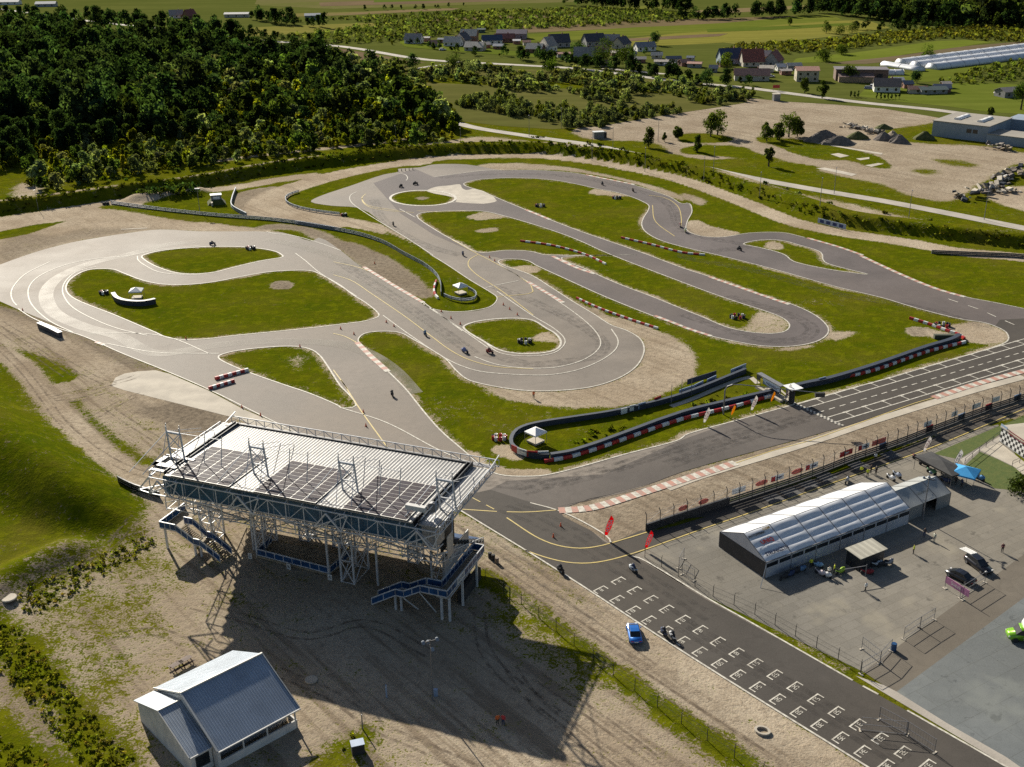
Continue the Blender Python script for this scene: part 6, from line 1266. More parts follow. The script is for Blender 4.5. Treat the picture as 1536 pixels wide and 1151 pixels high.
for i in range(4):
    t=MB();t.tube([(1.2,-.45+i*.3,1.72),(3.7,-.5+i*.33,1.3)],[.1,.1],8);t.build('tube',M['wplast'],e)
def van():
    p=Gz(1511,958);e=empty('box_van',(p[0]+2.3,p[1]-.2,0),math.radians(172),'lime green van with a white box body at the right edge','van')
    b=MB();car_body(b,5,1,0,[(.2,1.,.35,2.0),(.9,1.,.35,1.9),(1.3,.98,.35,1.25),(2.2,.9,.35,1.05),(2.45,.75,.45,.9)]);b.build('cab',gloss('lime_paint',(.22,.5,.02)),e,True)
    b=MB();b.loft([[(x,-hw,z0),(x,hw,z0),(x,hw*.9,z1),(x,-hw*.9,z1)] for x,hw,z0,z1 in ((.5,1.02,1.2,1.9),(.95,1.0,1.2,1.88),(1.5,.92,1.2,1.26))]);b.build('windscreen',M['glass'],e)
    b=MB();b.loft([[(x,-w,.5),(x,w,.5),(x,w,z*.95),(x,w*.9,z),(x,-w*.9,z),(x,-w,z*.95)] for x,w,z in ((-4.5,1.1,2.9),(.0,1.1,2.9),(.3,1.08,2.7),(.5,1.,2.3))]);b.build('box_body',M['wplast'],e)
    for x in (-3.4,1.5):
        for s in (-1,1): b=MB();wheel(b,x,s*.95,.36,.24);b.build('wheel',M['rubber'],e)
    for s in (-1,1): b=MB();b.box(2.2,2.42,s*.7-.15,s*.7+.15,.7,.9);b.build('headlight',M['wplast'],e)
van()
# pink banner on posts
a=Gz(1417,883);b_=Gz(1443,900);d=b_[:2]-a[:2];e=empty('banner_frame',a,math.atan2(d[1],d[0]),'pink banner with white lettering on two thin posts in front of the black car','banner');L=np.linalg.norm(d)
b=MB();b.box(-.1,L+1.0,-.03,.03,1.0,2.1);o=b.build('banner_cloth',mat('faded_pink',(.50,.20,.36),(.42,.17,.31),2.,.7),e);text_mesh('Suzuki',.75,'lettering',M['wplast'],o,frameM((L*.6,-.05,1.55),(1,0,0),(0,0,1)),.01)
b=MB();b.bar((0,0,0),(0,0,2.2),.06);b.build('post',M['grey'],e);b=MB();b.bar((L,0,0),(L,0,2.2),.06);b.build('post',M['grey'],e);b=MB();b.box(-.3,.3,-.3,.3,0,.12);b.box(L-.3,L+.3,-.3,.3,0,.12);b.build('foot_block',M['conc'],e)
# sponsor canopies by the pit lane
c=(Gz(1382,688,2.6)+Gz(1438,715,2.6))/2;ang=math.atan2(*(Gz(1436,712,2.6)-Gz(1383,684,2.6))[1::-1]);e=canopy('event_canopy',c[0]+.9,c[1]+1.6,8.5,4.,ang,2.5,3.1,M['dark'],'long black canopy with a yellow emblem at the corner of the paddock','canopy')
b=MB();b.box(-1.9,1.2,-1.35,-.35,0,.02);o=b.build('emblem',mat('emblem_yellow',(.65,.48,.02)),e);o.location=(0,0,2.86);o.rotation_euler=(math.radians(16),0,0)
c=Gz(1448,706,2.5);e=canopy('event_canopy',c[0],c[1],4.2,4.2,math.radians(-35),2.4,3.3,mat('cyan_canopy',(.03,.30,.62),(.02,.24,.52)),'bright blue peaked canopy right of the black one','canopy')
# checkered building and its terrace
def clubhouse():
    a=Gz(1499,662);b_=Gz(1536,688);d=b_[:2]-a[:2];an=math.atan2(d[1],d[0]);e=empty('race_office',(*a[:2],0),an,'low building with chequered wall and dark red sign at the right edge','building')
    L=16.;b=MB();b.box(0,L,0,6.5,0,2.9);b.build('wall',mat('cladding_grey',(.4,.41,.42)),e)
    b=MB();b2=MB();s=.62
    for i in range(20):
        for j in range(4): (b if (i+j)%2 else b2).box(i*s,(i+1)*s,-.03,-.005,.2+j*s,.2+(j+1)*s)
    b.build('chequer_dark',M['darkmetal'],e);b2.build('chequer_white',M['wplast'],e)
    b=MB();b.box(2.2,14,-.15,-.04,2.55,3.25);o=b.build('sign_board',mat('maroon_sign',(.16,.01,.02)),e);text_mesh('TOR RADOM',.5,'lettering',M['wplast'],o,frameM((5.,-.17,2.9),(1,0,0),(0,0,1)),.01)
    b=MB();b.box(-.2,L+.2,-.2,6.8,2.9,3.1);b.build('roof',M['conc'],e);b=MB();b.box(-.2,1.6,-.1,0.02,2.7,3.5);b.build('small_sign',M['blueboard'],e)
    return e
clubhouse()
S('terrace_paving','P 1470,676 1499,664 1560,712 1534,712 1520,700',.05,M['conc'],False);S('paved_walk','P 1440,690 1500,655 1503,662 1470,676 1452,690 1446,697',.045,M['grit'],False)
S('paddock_lawn','P 1446,700 1470,678 1498,690 1530,706 1560,716 1560,740 1492,733 1460,714',.04,mat('lawn_grass',(.055,.085,.010),(.08,.10,.015),1.,1.,world=True,bump=.05),False)
S('paddock_lawn_strip','P 1400,681 1440,664 1536,624 1600,600 1600,640 1500,652 1440,688 1420,700 1440,690',.04,bpy.data.materials['lawn_grass'],False)
def rail_fence(s,n,label):
    P=resample(W(s),np.linalg.norm(W(s)[0]-W(s)[-1])/n);e=empty('metal_railing',(*P[0],0),0,label,'railing');f=MB();o=P[0]
    for i in range(len(P)):
        a=P[i]-o;f.bar((*a,0),(*a,1.1),.07)
        if i<len(P)-1: b_=P[i+1]-o;f.bar((*a,1.1),(*b_,1.1),.05);f.bar((*a,.55),(*b_,.55),.04)
    f.build('railing_frame',M['darkmetal'],e)
rail_fence('P 1447,696 1499,655',5,'dark railing along the walk behind the sponsor canopies');rail_fence('P 1518,700 1540,690',2,'short dark railing at the corner of the terrace')
# low white service kiosk and the blue-white sign on the bank
e=empty('kiosk',G(900,207),.2,'small white kiosk at the junction of the service road','kiosk');b=MB();b.box(-3.,1.4,-1.3,1.3,0,2.6);b.build('wall',M['grey'],e);b=MB();b.box(-3.2,1.6,-1.5,1.5,2.6,2.8);b.build('roof',M['wplast'],e);b=MB();b.box(1.4,2.6,-1.3,1.3,0,2.5);b.build('side_annex',M['dark'],e)
p=G(1228,320);q_=G(1270,330);d=q_[:2]-p[:2];e=empty('sign_banner',p,math.atan2(d[1],d[0]),'long white banner with blue emblems on the bank at the right','banner');L=np.linalg.norm(d);b=MB();b.box(0,L,-.08,.08,.2,1.7);b.build('board_face',M['blueboard'],e)
for i in range(4): b=MB();b.box(L*(.08+.23*i),L*(.22+.23*i),-.14,-.09,.5,1.4);b.build('emblem',M['ink'],e)
# ================================================================ plants
def leaf_mat(name):
    m=bpy.data.materials.new(name);m.use_nodes=True;nt=m.node_tree;nt.nodes.clear();L=nt.links
    out=nt.nodes.new('ShaderNodeOutputMaterial');at=nd(nt,'ShaderNodeAttribute',attribute_name='tint')
    pos=nd(nt,'ShaderNodeNewGeometry').outputs['Position'];n=noise_(nt,pos,.12,2)
    c=mix_(nt,ramp_(nt,n,.3,.7,0,.45),at.outputs['Color'],mix_(nt,1.,at.outputs['Color'],(.75,.65,.6),'MULTIPLY'))
    d=nt.nodes.new('ShaderNodeBsdfDiffuse');t=nt.nodes.new('ShaderNodeBsdfTranslucent');L.new(c,d.inputs[0]);L.new(mix_(nt,1.,c,(1.5,1.5,.5),'MULTIPLY'),t.inputs[0])
    mx=nt.nodes.new('ShaderNodeMixShader');mx.inputs[0].default_value=.58;L.new(d.outputs[0],mx.inputs[1]);L.new(t.outputs[0],mx.inputs[2]);L.new(mx.outputs[0],out.inputs[0]);return m
LEAF=leaf_mat('foliage');BARK=mat('bark',(.09,.07,.05),(.05,.04,.03),3.,.95)
def crown_arrays(h,r,n,leaf,base=.25,col=(.05,.07,.015),lumps=9,flat=1.,seed=0,spike=0.):
    """leaf quads scattered over overlapping lumps; returns verts (4n,3) and tint (4n,3)"""
    g=np.random.default_rng(seed);C=[]
    for i in range(lumps):
        t=g.uniform(0,1);z=h*(base+(1-base)*(.12+.76*t));rr=r*(1-abs(t-.4)*1.05)*g.uniform(.45,.85)*(1-spike*t);a=g.uniform(0,2*math.pi)
        C.append((rr*math.cos(a),rr*math.sin(a),z,max(r*g.uniform(.34,.56)*(1-spike*t*.6),.3*r*.6)))
    C.append((0,0,h*(base+(1-base)*.5),r*.6));C=np.array(C)
    k=g.integers(0,len(C),n);d=g.normal(0,1,(n,3));d[:,2]+=.25;d/=np.linalg.norm(d,axis=1)[:,None]
    rad=C[k,3]*g.uniform(.62,1.12,n);P=C[k,:3]+d*rad[:,None]*np.array([1,1,flat]);P[:,2]=np.maximum(P[:,2],h*base*.35)
    nn=d+g.normal(0,.55,(n,3));nn/=np.linalg.norm(nn,axis=1)[:,None]
    a_=np.cross(nn,g.normal(0,1,(n,3)));a_/=np.linalg.norm(a_,axis=1)[:,None];b_=np.cross(nn,a_)
    s=leaf*g.uniform(.5,1.25,n)[:,None]
    V=np.stack([P-a_*s-b_*s*.6,P+a_*s-b_*s*.6,P+a_*s*.8+b_*s*.6,P-a_*s*.8+b_*s*.6],1).reshape(-1,3)
    br=g.uniform(.7,1.3,n)*(1+.25*g.normal(0,1,len(C))[k]);T=np.clip(np.array(col)[None]*br[:,None],0.004,1);T=np.repeat(T,4,0)
    return V,T
def mesh_arrays(name,V,T,trunk=None):
    n=len(V)//4;me=bpy.data.meshes.new(name);me.vertices.add(len(V));me.vertices.foreach_set('co',V.astype(np.float32).ravel())
    me.loops.add(len(V));me.loops.foreach_set('vertex_index',np.arange(len(V),dtype=np.int32));me.polygons.add(n);me.polygons.foreach_set('loop_start',np.arange(0,len(V),4,dtype=np.int32))
    at=me.color_attributes.new('tint','FLOAT_COLOR','POINT');at.data.foreach_set('color',np.hstack([T,np.ones((len(T),1))]).astype(np.float32).ravel())
    me.update(calc_edges=True);me.materials.append(LEAF);return me
def trunk_mb(h,r,limbs=4,seed=0,frac=.6):
    g=random.Random(seed);b=MB();b.tube([(0,0,-.2),(.02*h*g.uniform(-1,1),0,h*.3),(.03*h*g.uniform(-1,1),.02*h*g.uniform(-1,1),h*frac)],[r,r*.7,r*.35],7)
    for i in range(limbs):
        a=g.uniform(0,6.28);z=h*g.uniform(.28,.5);l=h*.22;b.tube([(0,0,z),(l*.5*math.cos(a),l*.5*math.sin(a),z+l*.5),(l*math.cos(a),l*math.sin(a),z+l*1.1)],[r*.5,r*.35,r*.12],5)
    return b
DK=(.022,.042,.020);MD=(.045,.070,.022);YG=(.115,.130,.014);WI=(.125,.155,.095);OL=(.085,.095,.020)
KIND={}
def kinds():
    defs=[('dark',11,4.2,1500,.42,DK,.08,12,.0),('dark',13,4.6,1700,.42,(.026,.046,.022),.08,13,.0),('dark',9,3.4,1200,.4,(.03,.05,.022),.06,10,.2),('mid',9,3.5,1200,.38,MD,.06,10,.1),('mid',7.5,3.,1000,.36,(.05,.075,.022),.05,9,.15),
          ('yellow',6.5,2.3,900,.34,YG,.08,9,.35),('yellow',5.2,2.2,800,.32,(.15,.165,.012),.03,8,.25),('willow',7.5,3.4,1100,.34,WI,.03,10,.05),('willow',5.5,2.8,900,.32,(.13,.14,.06),.02,9,.05),
          ('shrub',2.8,1.8,500,.24,WI,.0,6,.0),('shrub',3.6,2.1,600,.26,(.11,.14,.07),.0,7,.0),('shrub',2.2,1.9,420,.22,(.085,.105,.04),.0,6,.0),('shrub',3.4,1.5,480,.22,(.085,.105,.02),.0,6,.3)]
    for i,(k,h,r,n,l,c,b,lu,sp) in enumerate(defs):
        V,T=crown_arrays(h,r,n,l,b,c,lu,1.,100+i,sp);me=mesh_arrays('tree_crown' if k!='shrub' else 'shrub',V,T)
        tr=trunk_mb(h,.03*h,3,i).build('trunk',BARK);tm=tr.data;bpy.data.objects.remove(tr);KIND.setdefault(k,[]).append((me,tm,h,r))
kinds()
def plant_tree(k,p,s,label,group,rz,parts=True):
    me,tm,h,r=KIND[k][random.randrange(len(KIND[k]))]
    if not parts:
        o=link('shrub' if k=='shrub' else 'tree',me);o.location=p;o.rotation_euler=(0,0,rz);o.scale=(s,s,s*random.uniform(.85,1.15));return tagp(o,label,'shrub' if k=='shrub' else 'tree',group)
    e=empty('tree',p,rz,label,'tree',group);e.scale=(s,s,s*random.uniform(.9,1.12));link('crown',me,None,e);link('trunk',tm,None,e);return e
def inside(P,poly): return sdist(P[:,0],P[:,1],poly)>0
def scatter(poly,step,jit=.8):
    lo,hi=poly.min(0),poly.max(0);xs=np.arange(lo[0],hi[0],step);ys=np.arange(lo[1],hi[1],step);X,Y=np.meshgrid(xs,ys);P=np.stack([X.ravel(),Y.ravel()],1)+RNG.uniform(-.5,.5,(X.size,2))*step*jit*1.2
    return P[inside(P,poly)]
def PXY(P,z=0.):
    v=np.c_[P,np.full(len(P),z)]-np.array([0,0,HC]);d=v@FWD;return 768+F*(v@RT)/d,575.5+F*(v@DN)/d,d
def mass(name,P,picker,lod,label,cat=None,kindp='stuff'):
    """one object holding many small crowns (a mass nobody could count)"""
    protos={}
    Vs=[];Ts=[];z=Hf(P[:,0],P[:,1])
    for i,p in enumerate(P):
        k,s=picker(i,p)
        if (k) not in protos: protos[k]=[crown_arrays(*a) for a in lod[k]]
        V,T=protos[k][i%len(protos[k])];a=RNG.uniform(0,6.28);ca,sa=math.cos(a),math.sin(a);R_=np.array([[ca,sa,0],[-sa,ca,0],[0,0,1]])
        Vs.append((V@R_)*(s,s,s*RNG.uniform(.85,1.2))+(p[0],p[1],z[i]));Ts.append(T*RNG.choice([.6,.75,.85,1.,1.1,1.3,1.8])*RNG.uniform(.9,1.1,(1,3)))
    o=link(name,mesh_arrays(name,np.vstack(Vs),np.clip(np.vstack(Ts),0,1)));o['kind']=kindp
    if label:o['label']=label
    return o
FOREST=W('P -160,262 0,260 15,262 85,232 150,226 230,220 330,205 430,188 520,182 560,190 600,200 640,203 686,200 684,180 650,158 600,140 560,118 512,104 470,92 380,92 330,74 255,66 130,72 120,52 0,45 -200,45')
GLADE=W('P 0,232 60,225 145,215 140,232 80,240 0,256')
def fkind(p):
    X,Y,_=PXY(np.array([p[:2]]));X,Y=X[0],Y[0];r=random.random()
    ry=(Y-(235-.08*X))/100.  # 0 at the front edge, negative inside
    if X>300 and Y>135: return random.choices(['yellow','mid','willow','dark'],[.5,.3,.12,.08])[0]
    if Y>205-.05*X and r<.6: return random.choices(['yellow','mid','willow','dark'],[.55,.2,.1,.15])[0]
    if X>200 and Y>105: return random.choices(['dark','mid','willow','yellow'],[.36,.30,.20,.14])[0]
    return random.choices(['dark','mid','willow'],[.80,.14,.06])[0]
Pf=scatter(FOREST,5.6);order=np.argsort(Pf[:,1]);Pf=Pf[order]
FL={'dark':'dark round-crowned tree in the front of the wood beyond the bank','mid':'mid-green tree in the front of the wood beyond the bank','yellow':'young yellow-green tree at the sunny edge of the wood','willow':'silvery grey-green willow in the front of the wood'}
X_,Y_,_=PXY(Pf);vis=(X_>-25)&(X_<1560)
front=[i for i in range(len(Pf)) if vis[i]][:110];fs=set(front)
for i in front:
    k=fkind(Pf[i]);p=(float(Pf[i][0]),float(Pf[i][1]),H1(*Pf[i]));plant_tree(k,p,random.uniform(.65,1.1),FL[k],'trees at the edge of the wood',random.uniform(0,6.28),False)
rest=np.array([Pf[i] for i in range(len(Pf)) if i not in fs])
LOD={'dark':[(11,4.4,380,.66,.15,DK,10,1.,s) for s in (1,2,3)]+[(13,4.8,420,.7,.15,(.026,.046,.022),11,1.,4)],'mid':[(9,3.8,240,.8,.1,MD,9,1.,s) for s in (5,6)],'yellow':[(6.5,2.5,220,.6,.05,YG,8,1.,s,.3) for s in (7,8)],'willow':[(7.5,3.5,240,.7,.05,WI,9,1.,s) for s in (9,10)],
 'shrub':[(2.8,2.3,100,.5,.0,WI,6,.7,11),(3.4,2.4,110,.5,0.,(.09,.11,.045),6,.7,12),(2.4,1.7,80,.45,0.,(.10,.125,.05),5,1.,13)]}
mass('woodland',rest,lambda i,p:(fkind(p),random.choice((.55,.7,.85,.95,1.1,1.45))),LOD,'dense mixed wood of dark and grey-green crowns behind the circuit')
BELT=W('P 30,262 90,240 160,230 240,224 340,208 430,190 520,184 640,205 688,203 688,212 640,218 560,222 470,228 390,240 300,252 220,262 150,276 90,284 40,286')
Pb=scatter(BELT,4.3,1.1)
mass('young_growth',Pb,lambda i,p:(('yellow','yellow','mid','shrub','willow','shrub2')[i%6],random.uniform(.35,.85)),dict(LOD,shrub2=[(3,2.2,110,.45,0.,(.09,.115,.012),5,.7,14)]),'sunlit belt of young yellow-green trees and bushes before the wood')
# scrub between the circuit and the village
SCR=W('P 520,118 560,105 640,108 760,110 860,118 900,122 960,128 1040,138 1110,140 1150,148 1080,158 1010,172 960,180 900,192 840,193 800,178 730,170 680,158 640,148 600,135')
SCR2=W('P 500,100 600,98 700,100 800,106 900,112 1000,122 1060,128 1040,138 900,122 760,110 560,105')
Ps=scatter(SCR,4.6,1.);X_,Y_,_=PXY(Ps);n_=np.sin(Ps[:,0]*.11+1.3+2*np.sin(Ps[:,1]*.03))*np.cos(Ps[:,1]*.07)+.6*np.sin(Ps[:,0]*.031+Ps[:,1]*.05)
keep=(n_>-.1)|((Y_>168)&(X_>740));Ps=Ps[keep];Ps=Ps[np.argsort(Ps[:,1])]
for i,p in enumerate(Ps[:240]):
    k='willow' if i%6==0 else 'shrub';plant_tree(k,(p[0],p[1],0),random.uniform(.8,1.5) if k=='shrub' else random.uniform(.5,.8),'pale grey-green shrub in the scrub before the village' if k=='shrub' else 'taller silvery bush in the scrub before the village','shrubs in the scrub before the village',random.uniform(0,6.28),False)
q2=scatter(SCR2,5.0);q2=q2[np.sin(q2[:,0]*.09)*np.cos(q2[:,1]*.06+q2[:,0]*.02)>-.15];P2=np.vstack([Ps[240:],q2])
mass('scrub_thicket',P2,lambda i,p:('shrub' if i%7 else 'willow',random.choice((.5,.7,.9,1.1,1.5)) if i%7 else random.uniform(.5,.8)),LOD,'loose thicket of grey-green bushes in the dry grass before the village')
# weeds along the bank, the foreground slope and inside the infield loop
def weeds(name,polys,step,label,h=.7,cols=(OL,MD,YG),leaf=.22,n=26):
    P=np.vstack([scatter(W(s) if isinstance(s,str) else s,step,1.2) for s in polys]);lod={'w%d'%i:[(h,h*1.3,n,leaf,0.,c,3,.6,20+i)] for i,c in enumerate(cols)}
    mass(name,P,lambda i,p:('w%d'%random.randrange(len(cols)),random.uniform(.5,1.6)),lod,label)
weeds('infield_weeds',['E 950,830 1000,815 1200,775 1400,740 1535,700 F 100,640 250,600 300,620 200,650 0,700 E 1300,780 1100,840 1000,850','H 0,1000 80,970 140,990 110,1090 0,1120'],2.1,'rank weeds between the two tyre walls of the infield',.45,(OL,(.10,.115,.01),(.07,.09,.010)),.22,22)
weeds('slope_weeds',['P -40,930 35,945 115,1050 215,1160 150,1170 70,1085 0,1005','P -40,1085 45,1120 90,1160 -40,1180','P 20,895 120,850 220,800 235,815 130,880 50,925'],.85,'tall weeds and herbs along the path in the lower left corner',.32,(OL,(.11,.12,.02),(.08,.10,.012),(.17,.155,.04)),.13,18)
weeds('bank_weeds',['A 0,945 300,905 600,865 900,830 1200,770 1535,722 B 300,690 600,675 900,675 1100,693 1300,725 1535,772 C 300,868 500,940 700,1000 1100,1058 1535,1105 1535,1118 1100,1070 700,1012 500,952 300,882 0,790 B 1300,742 1100,708 900,690 600,690 300,708 A 1535,742 1200,788 900,845 600,882 300,922 0,965'],2.0,'coarse dark weeds covering the steep inner face of the bank',.5,((.045,.06,.010),(.06,.07,.012),OL),.3,14)
weeds('verge_bushes',['A 200,830 400,790 600,770 800,745 1000,735 1100,745 900,775 700,800 500,820 300,845 200,850','B 1500,745 1535,760 C 200,850 500,900 1000,985 1535,1095 1535,1085 1000,970 500,885 150,830','B 850,600 1100,640 1300,675 1300,690 1100,655 850,618'],6.5,'low bushes scattered along the crest of the bank',.8,(OL,MD,WI),.35,26)
weeds('triangle_bushes',['A 620,885 680,865 780,855 880,862 900,880 800,890 700,900'],1.8,'dark green bushes on the little mound by the long guard rail',1.3,(MD,DK,(.05,.07,.012)),.35,30)
# park trees and lone trees, each with its own trunk
def lone(x,y,h,r,col,label,seed,n=1500,base=.22,lumps=12,spike=0.,leaf=.3,flat=1.,cat='tree'):
    V,T=crown_arrays(h,r,n,leaf,base*.4,tuple(q*1.6 for q in col),lumps,flat,seed,spike);e=empty('tree',G(x,y),0,label,cat);link('crown',mesh_arrays('crown',V,T),None,e);trunk_mb(h,.035*h,4,seed,.7).build('trunk',BARK,e);return e
for a in ((1066,205,10.,3.6,(.05,.07,.02),'tall tree with two companions on the loop drive lawn, left one',301),(1076,203,11.,4.,(.055,.075,.02),'tallest tree on the loop drive lawn, right of its companion',302),(1046,228,7.5,2.2,(.03,.045,.012),'dark cone-shaped tree at the left corner of the loop drive lawn',303,1100,.12,9,.5),(1153,250,10.,2.2,(.045,.055,.02),'slim tall tree alone beside the service road',304,1200,.15,12,.3),
 (1150,212,8.,2.8,(.05,.07,.02),'left tree of the clump before the gravel heap',305),(1166,210,7.,3.,(.05,.07,.02),'middle tree of the clump before the gravel heap',306),(1183,206,11.,4.6,(.05,.07,.02),'broad right tree of the clump before the gravel heap',307),(1196,205,8.,3.2,(.045,.06,.02),'small tree tucked at the right of the clump before the gravel heap',308),
 (973,221,7.8,2.6,(.045,.06,.025),'lone tree by the service road junction',309),(997,213,4.2,1.4,(.03,.045,.015),'small dark conifer on the drive lawn',310,700,.05,7,.7),(1017,209,6.,2.,(.035,.05,.015),'small round tree on the drive lawn farther right',311),
 (1531,165,13.,6.5,(.02,.034,.01),'large dark tree at the right edge beside the factory',312,2200),(1233,148,9.,2.7,(.03,.045,.012),'dark slim tree beside the road behind the pale yard',313),(1207,140,8.,2.8,(.035,.05,.014),'bushy tree before the two-storey house',314),(1484,178,5.,1.7,(.05,.065,.02),'small round tree behind the factory roof',315),
 (905,98,15.,8.,(.022,.036,.010),'big dark round tree in the middle of the village',316,2600),(939,104,13.,6.,(.024,.038,.010),'dark tree right of the biggest one in the village',317,2000),(866,83,9.,5.,DK,'dark tree behind the steep light roof',318),(827,108,7.,5.5,(.03,.05,.010),'broad low bush beside the village road',319),(682,104,8.,6.,(.022,.034,.012),'large dark bush by the road before the village',320),(620,102,8,4.,DK,'dark bush left of the large one by the road',321),
 (705,112,7.5,5.,WI,'silvery bush under the village road',322),(345,105,10.,6.,(.055,.065,.025),'big round tree at the far side of the wood near the brown field',323,2200),(357,62,9,4.,(.03,.045,.02),'lone round tree beside the far road',324),(1090,103,9.,5.,(.04,.06,.012),'bright bush before the navy-roofed house',325),(1060,128,8.,4.5,DK,'dark tree left of the tiled bungalow',326),(1273,122,8.,5.,(.025,.04,.01),'dark tree beside the brown barn',327),(1375,125,5.5,4.,DK,'dark thicket behind the small farm sheds',328),
 (1262,82,6.,4.5,(.035,.05,.012),'small round orchard tree behind the two-storey house',329),(1235,92,6.,6.,(.03,.045,.012),'low spreading tree behind the two-storey house',330),(1390,90,8.,5.,(.03,.05,.01),'round tree beside the white tunnels',331,900),
 (980,68,11.,4.5,DK,'dark tall tree among the right village houses',332),(1185,39,7.,2.2,(.03,.045,.012),'slim dark tree alone in the yellow meadow, left',333,600),(1239,50,9.,4.,(.03,.045,.012),'dark tree in the yellow meadow, right',334,800),(1260,52,6.,5.,(.028,.04,.012),'low tree in the yellow meadow beside the dark one',335,700),(1278,50,8.,5.5,(.03,.04,.014),'broad tree in the row of the yellow meadow',336,800)): lone(*a)
o=lone(1532,741,3.4,2.8,(.022,.035,.010),'dark rounded bush at the right edge below the chequered building',340,1500,.0,9,0.,.16,cat='bush');lone(1392,0+212,.1,.1,(.05,.07,.012),'x',341,4) if False else None
for i,(x,y) in enumerate([(1276+i*5.5,146) for i in range(3)]+[(1315+i*5.6,149) for i in range(7)]):
    lone(x,y,3.6,.75,(.02,.035,.012),'narrow columnar conifer in the garden row before the white farmhouse',350+i,260,.0,6,.4,.2).update_tag()
for o in [o for o in COL.objects if o.get('label','').startswith('narrow columnar')]: o['group']='columnar conifers along the farm garden'
FARP=[]
# far tree lines and hedges: single trees where they can be told apart
def line_trees(s,n,hr,k,label,group,spread=6.,solo=.45):
    P=resample(W(s),1.);idx=np.linspace(0,len(P)-1,n).astype(int)
    for q,i in enumerate(idx):
        p=P[i]+RNG.uniform(-spread,spread,2)
        if (q*.45)%1.>=.45: FARP.append((float(p[0]),float(p[1]),random.uniform(*hr)));continue
        plant_tree(k if isinstance(k,str) else random.choice(k),(float(p[0]),float(p[1]),0),random.uniform(*hr),label,group,random.uniform(0,6.28),False)
line_trees('P 855,8 930,14 1020,18 1035,20',26,(.9,1.4),'dark','dark tree in the far copse at the top of the view','trees of the far copse')
line_trees('P 1030,28 1060,30 1100,28',12,(.6,1.1),'dark','dark tree of the short row in the far meadow','trees in the far meadow')
line_trees('P 1130,26 1180,24 1215,22',16,(.7,1.2),'dark','dark tree of the left far hedge near the top right','trees of the far hedge')
FAR=W('P 1225,14 1300,22 1330,30 1400,34 1450,38 1540,40 1700,46 1700,-20 1225,-20');mass('far_forest',scatter(FAR,11.),lambda i,p:('dark',random.uniform(.9,1.5)),{'dark':[(12,6.5,130,1.6,.0,(.05,.07,.028),9,1.,s) for s in (41,42,43)]},'dark blue-green forest along the top right horizon')
line_trees('P 1225,20 1290,26 1320,32 1400,36 1450,40 1536,42',34,(.9,1.5),['dark','dark','mid'],'rounded dark tree in the front row of the far forest','front trees of the far forest')
line_trees('P -10,20 60,30 110,38 140,30 200,36',20,(.7,1.2),'dark','dark tree in the village gardens, top left corner','trees round the top left village')
line_trees('P 150,45 200,46 250,50 300,52 340,60 370,62',24,(1.,1.6),['dark','dark','mid'],'tall dark tree along the far road, top left','tall trees along the far road')
line_trees('P 0,62 60,66 110,60',14,(.7,1.1),['dark','mid'],'hedge tree behind the small glade, top left','trees behind the glade')
line_trees('P 380,30 430,38 480,42',16,(.7,1.1),'dark','dark tree of the field hedge, top left','trees of the field hedge')
line_trees('P 378,55 430,62 485,64',12,(.4,.7),'dark','low dark tree along the far side of the pale road','bushes along the pale road')
line_trees('P 555,15 640,14 688,10',10,(.35,.5),'dark','low dark bush of the far field hedge','bushes of the far field hedge')
line_trees('P 1290,45 1320,44 1340,48 1375,46 1400,42 1420,44 1450,42',16,(.4,.8),['dark','mid'],'small dark tree in the row behind the crop strip','trees behind the crop strip')
line_trees('P 600,66 660,72 700,84 740,85 800,82 830,90 860,98 880,84 930,90 960,82',34,(.3,.6),['dark','mid','yellow'],'garden bush between the village houses','garden bushes of the village')
line_trees('P 780,90 850,98 960,110 1000,118 1050,125 1110,130',40,(.4,.85),['dark','mid','dark'],'dark garden tree along the village road','garden trees along the village road')
_fp=np.array([q[:2] for q in FARP]);mass('far_hedge_trees',_fp,lambda i,p:('dark',FARP[i][2]),{'dark':[(11,5.,200,.8,.05,DK,9,1.,s) for s in (71,72,73)]},'remaining dark hedge and garden trees among the far fields')
# rows of orchard and field crops
def rows(name,s,step,h,col,label,ang,seg=9.,leaf=1.2,n=16):
    poly=W(s);c=poly.mean(0);R_=np.array([[math.cos(ang),math.sin(ang)],[-math.sin(ang),math.cos(ang)]]);Q=(poly-c)@R_.T
    lo,hi=Q.min(0),Q.max(0);X,Y=np.meshgrid(np.arange(lo[0],hi[0],seg),np.arange(lo[1],hi[1],step));P=np.stack([X.ravel(),Y.ravel()],1);P[:,0]+=RNG.uniform(-2,2,len(P));P=P@R_+c;P=P[inside(P,poly)]
    mass(name,P,lambda i,p:('r',random.uniform(.7,1.15)),{'r':[(h,seg*.45,n,leaf,0.,col,5,.6,60),(h,seg*.45,n,leaf,0.,tuple(q*1.25 for q in col),5,.6,61)]},label)
rows('orchard','P 500,66 570,66 700,50 850,42 1010,33 1090,26 1060,22 900,14 770,16 640,22 480,30 395,38 520,30 570,38 470,50 430,55',9.,3.,(.065,.085,.030),'wide orchard of dark green rows beyond the houses',.12,8.)
rows('crop_strip','P 1085,78 1160,84 1240,78 1330,68 1420,58 1536,66 1600,66 1600,40 1536,40 1430,42 1330,50 1250,60 1150,66 1090,70',7.,2.6,(.085,.092,.022),'long strip of tall crop behind the barns',.3,6.,1.)
rows('orchard_right','P 1400,128 1440,112 1470,103 1536,90 1620,84 1620,110 1536,124 1470,126',7.,2.6,(.065,.085,.022),'dense plantation right of the white tunnels',.3,5.,.8)
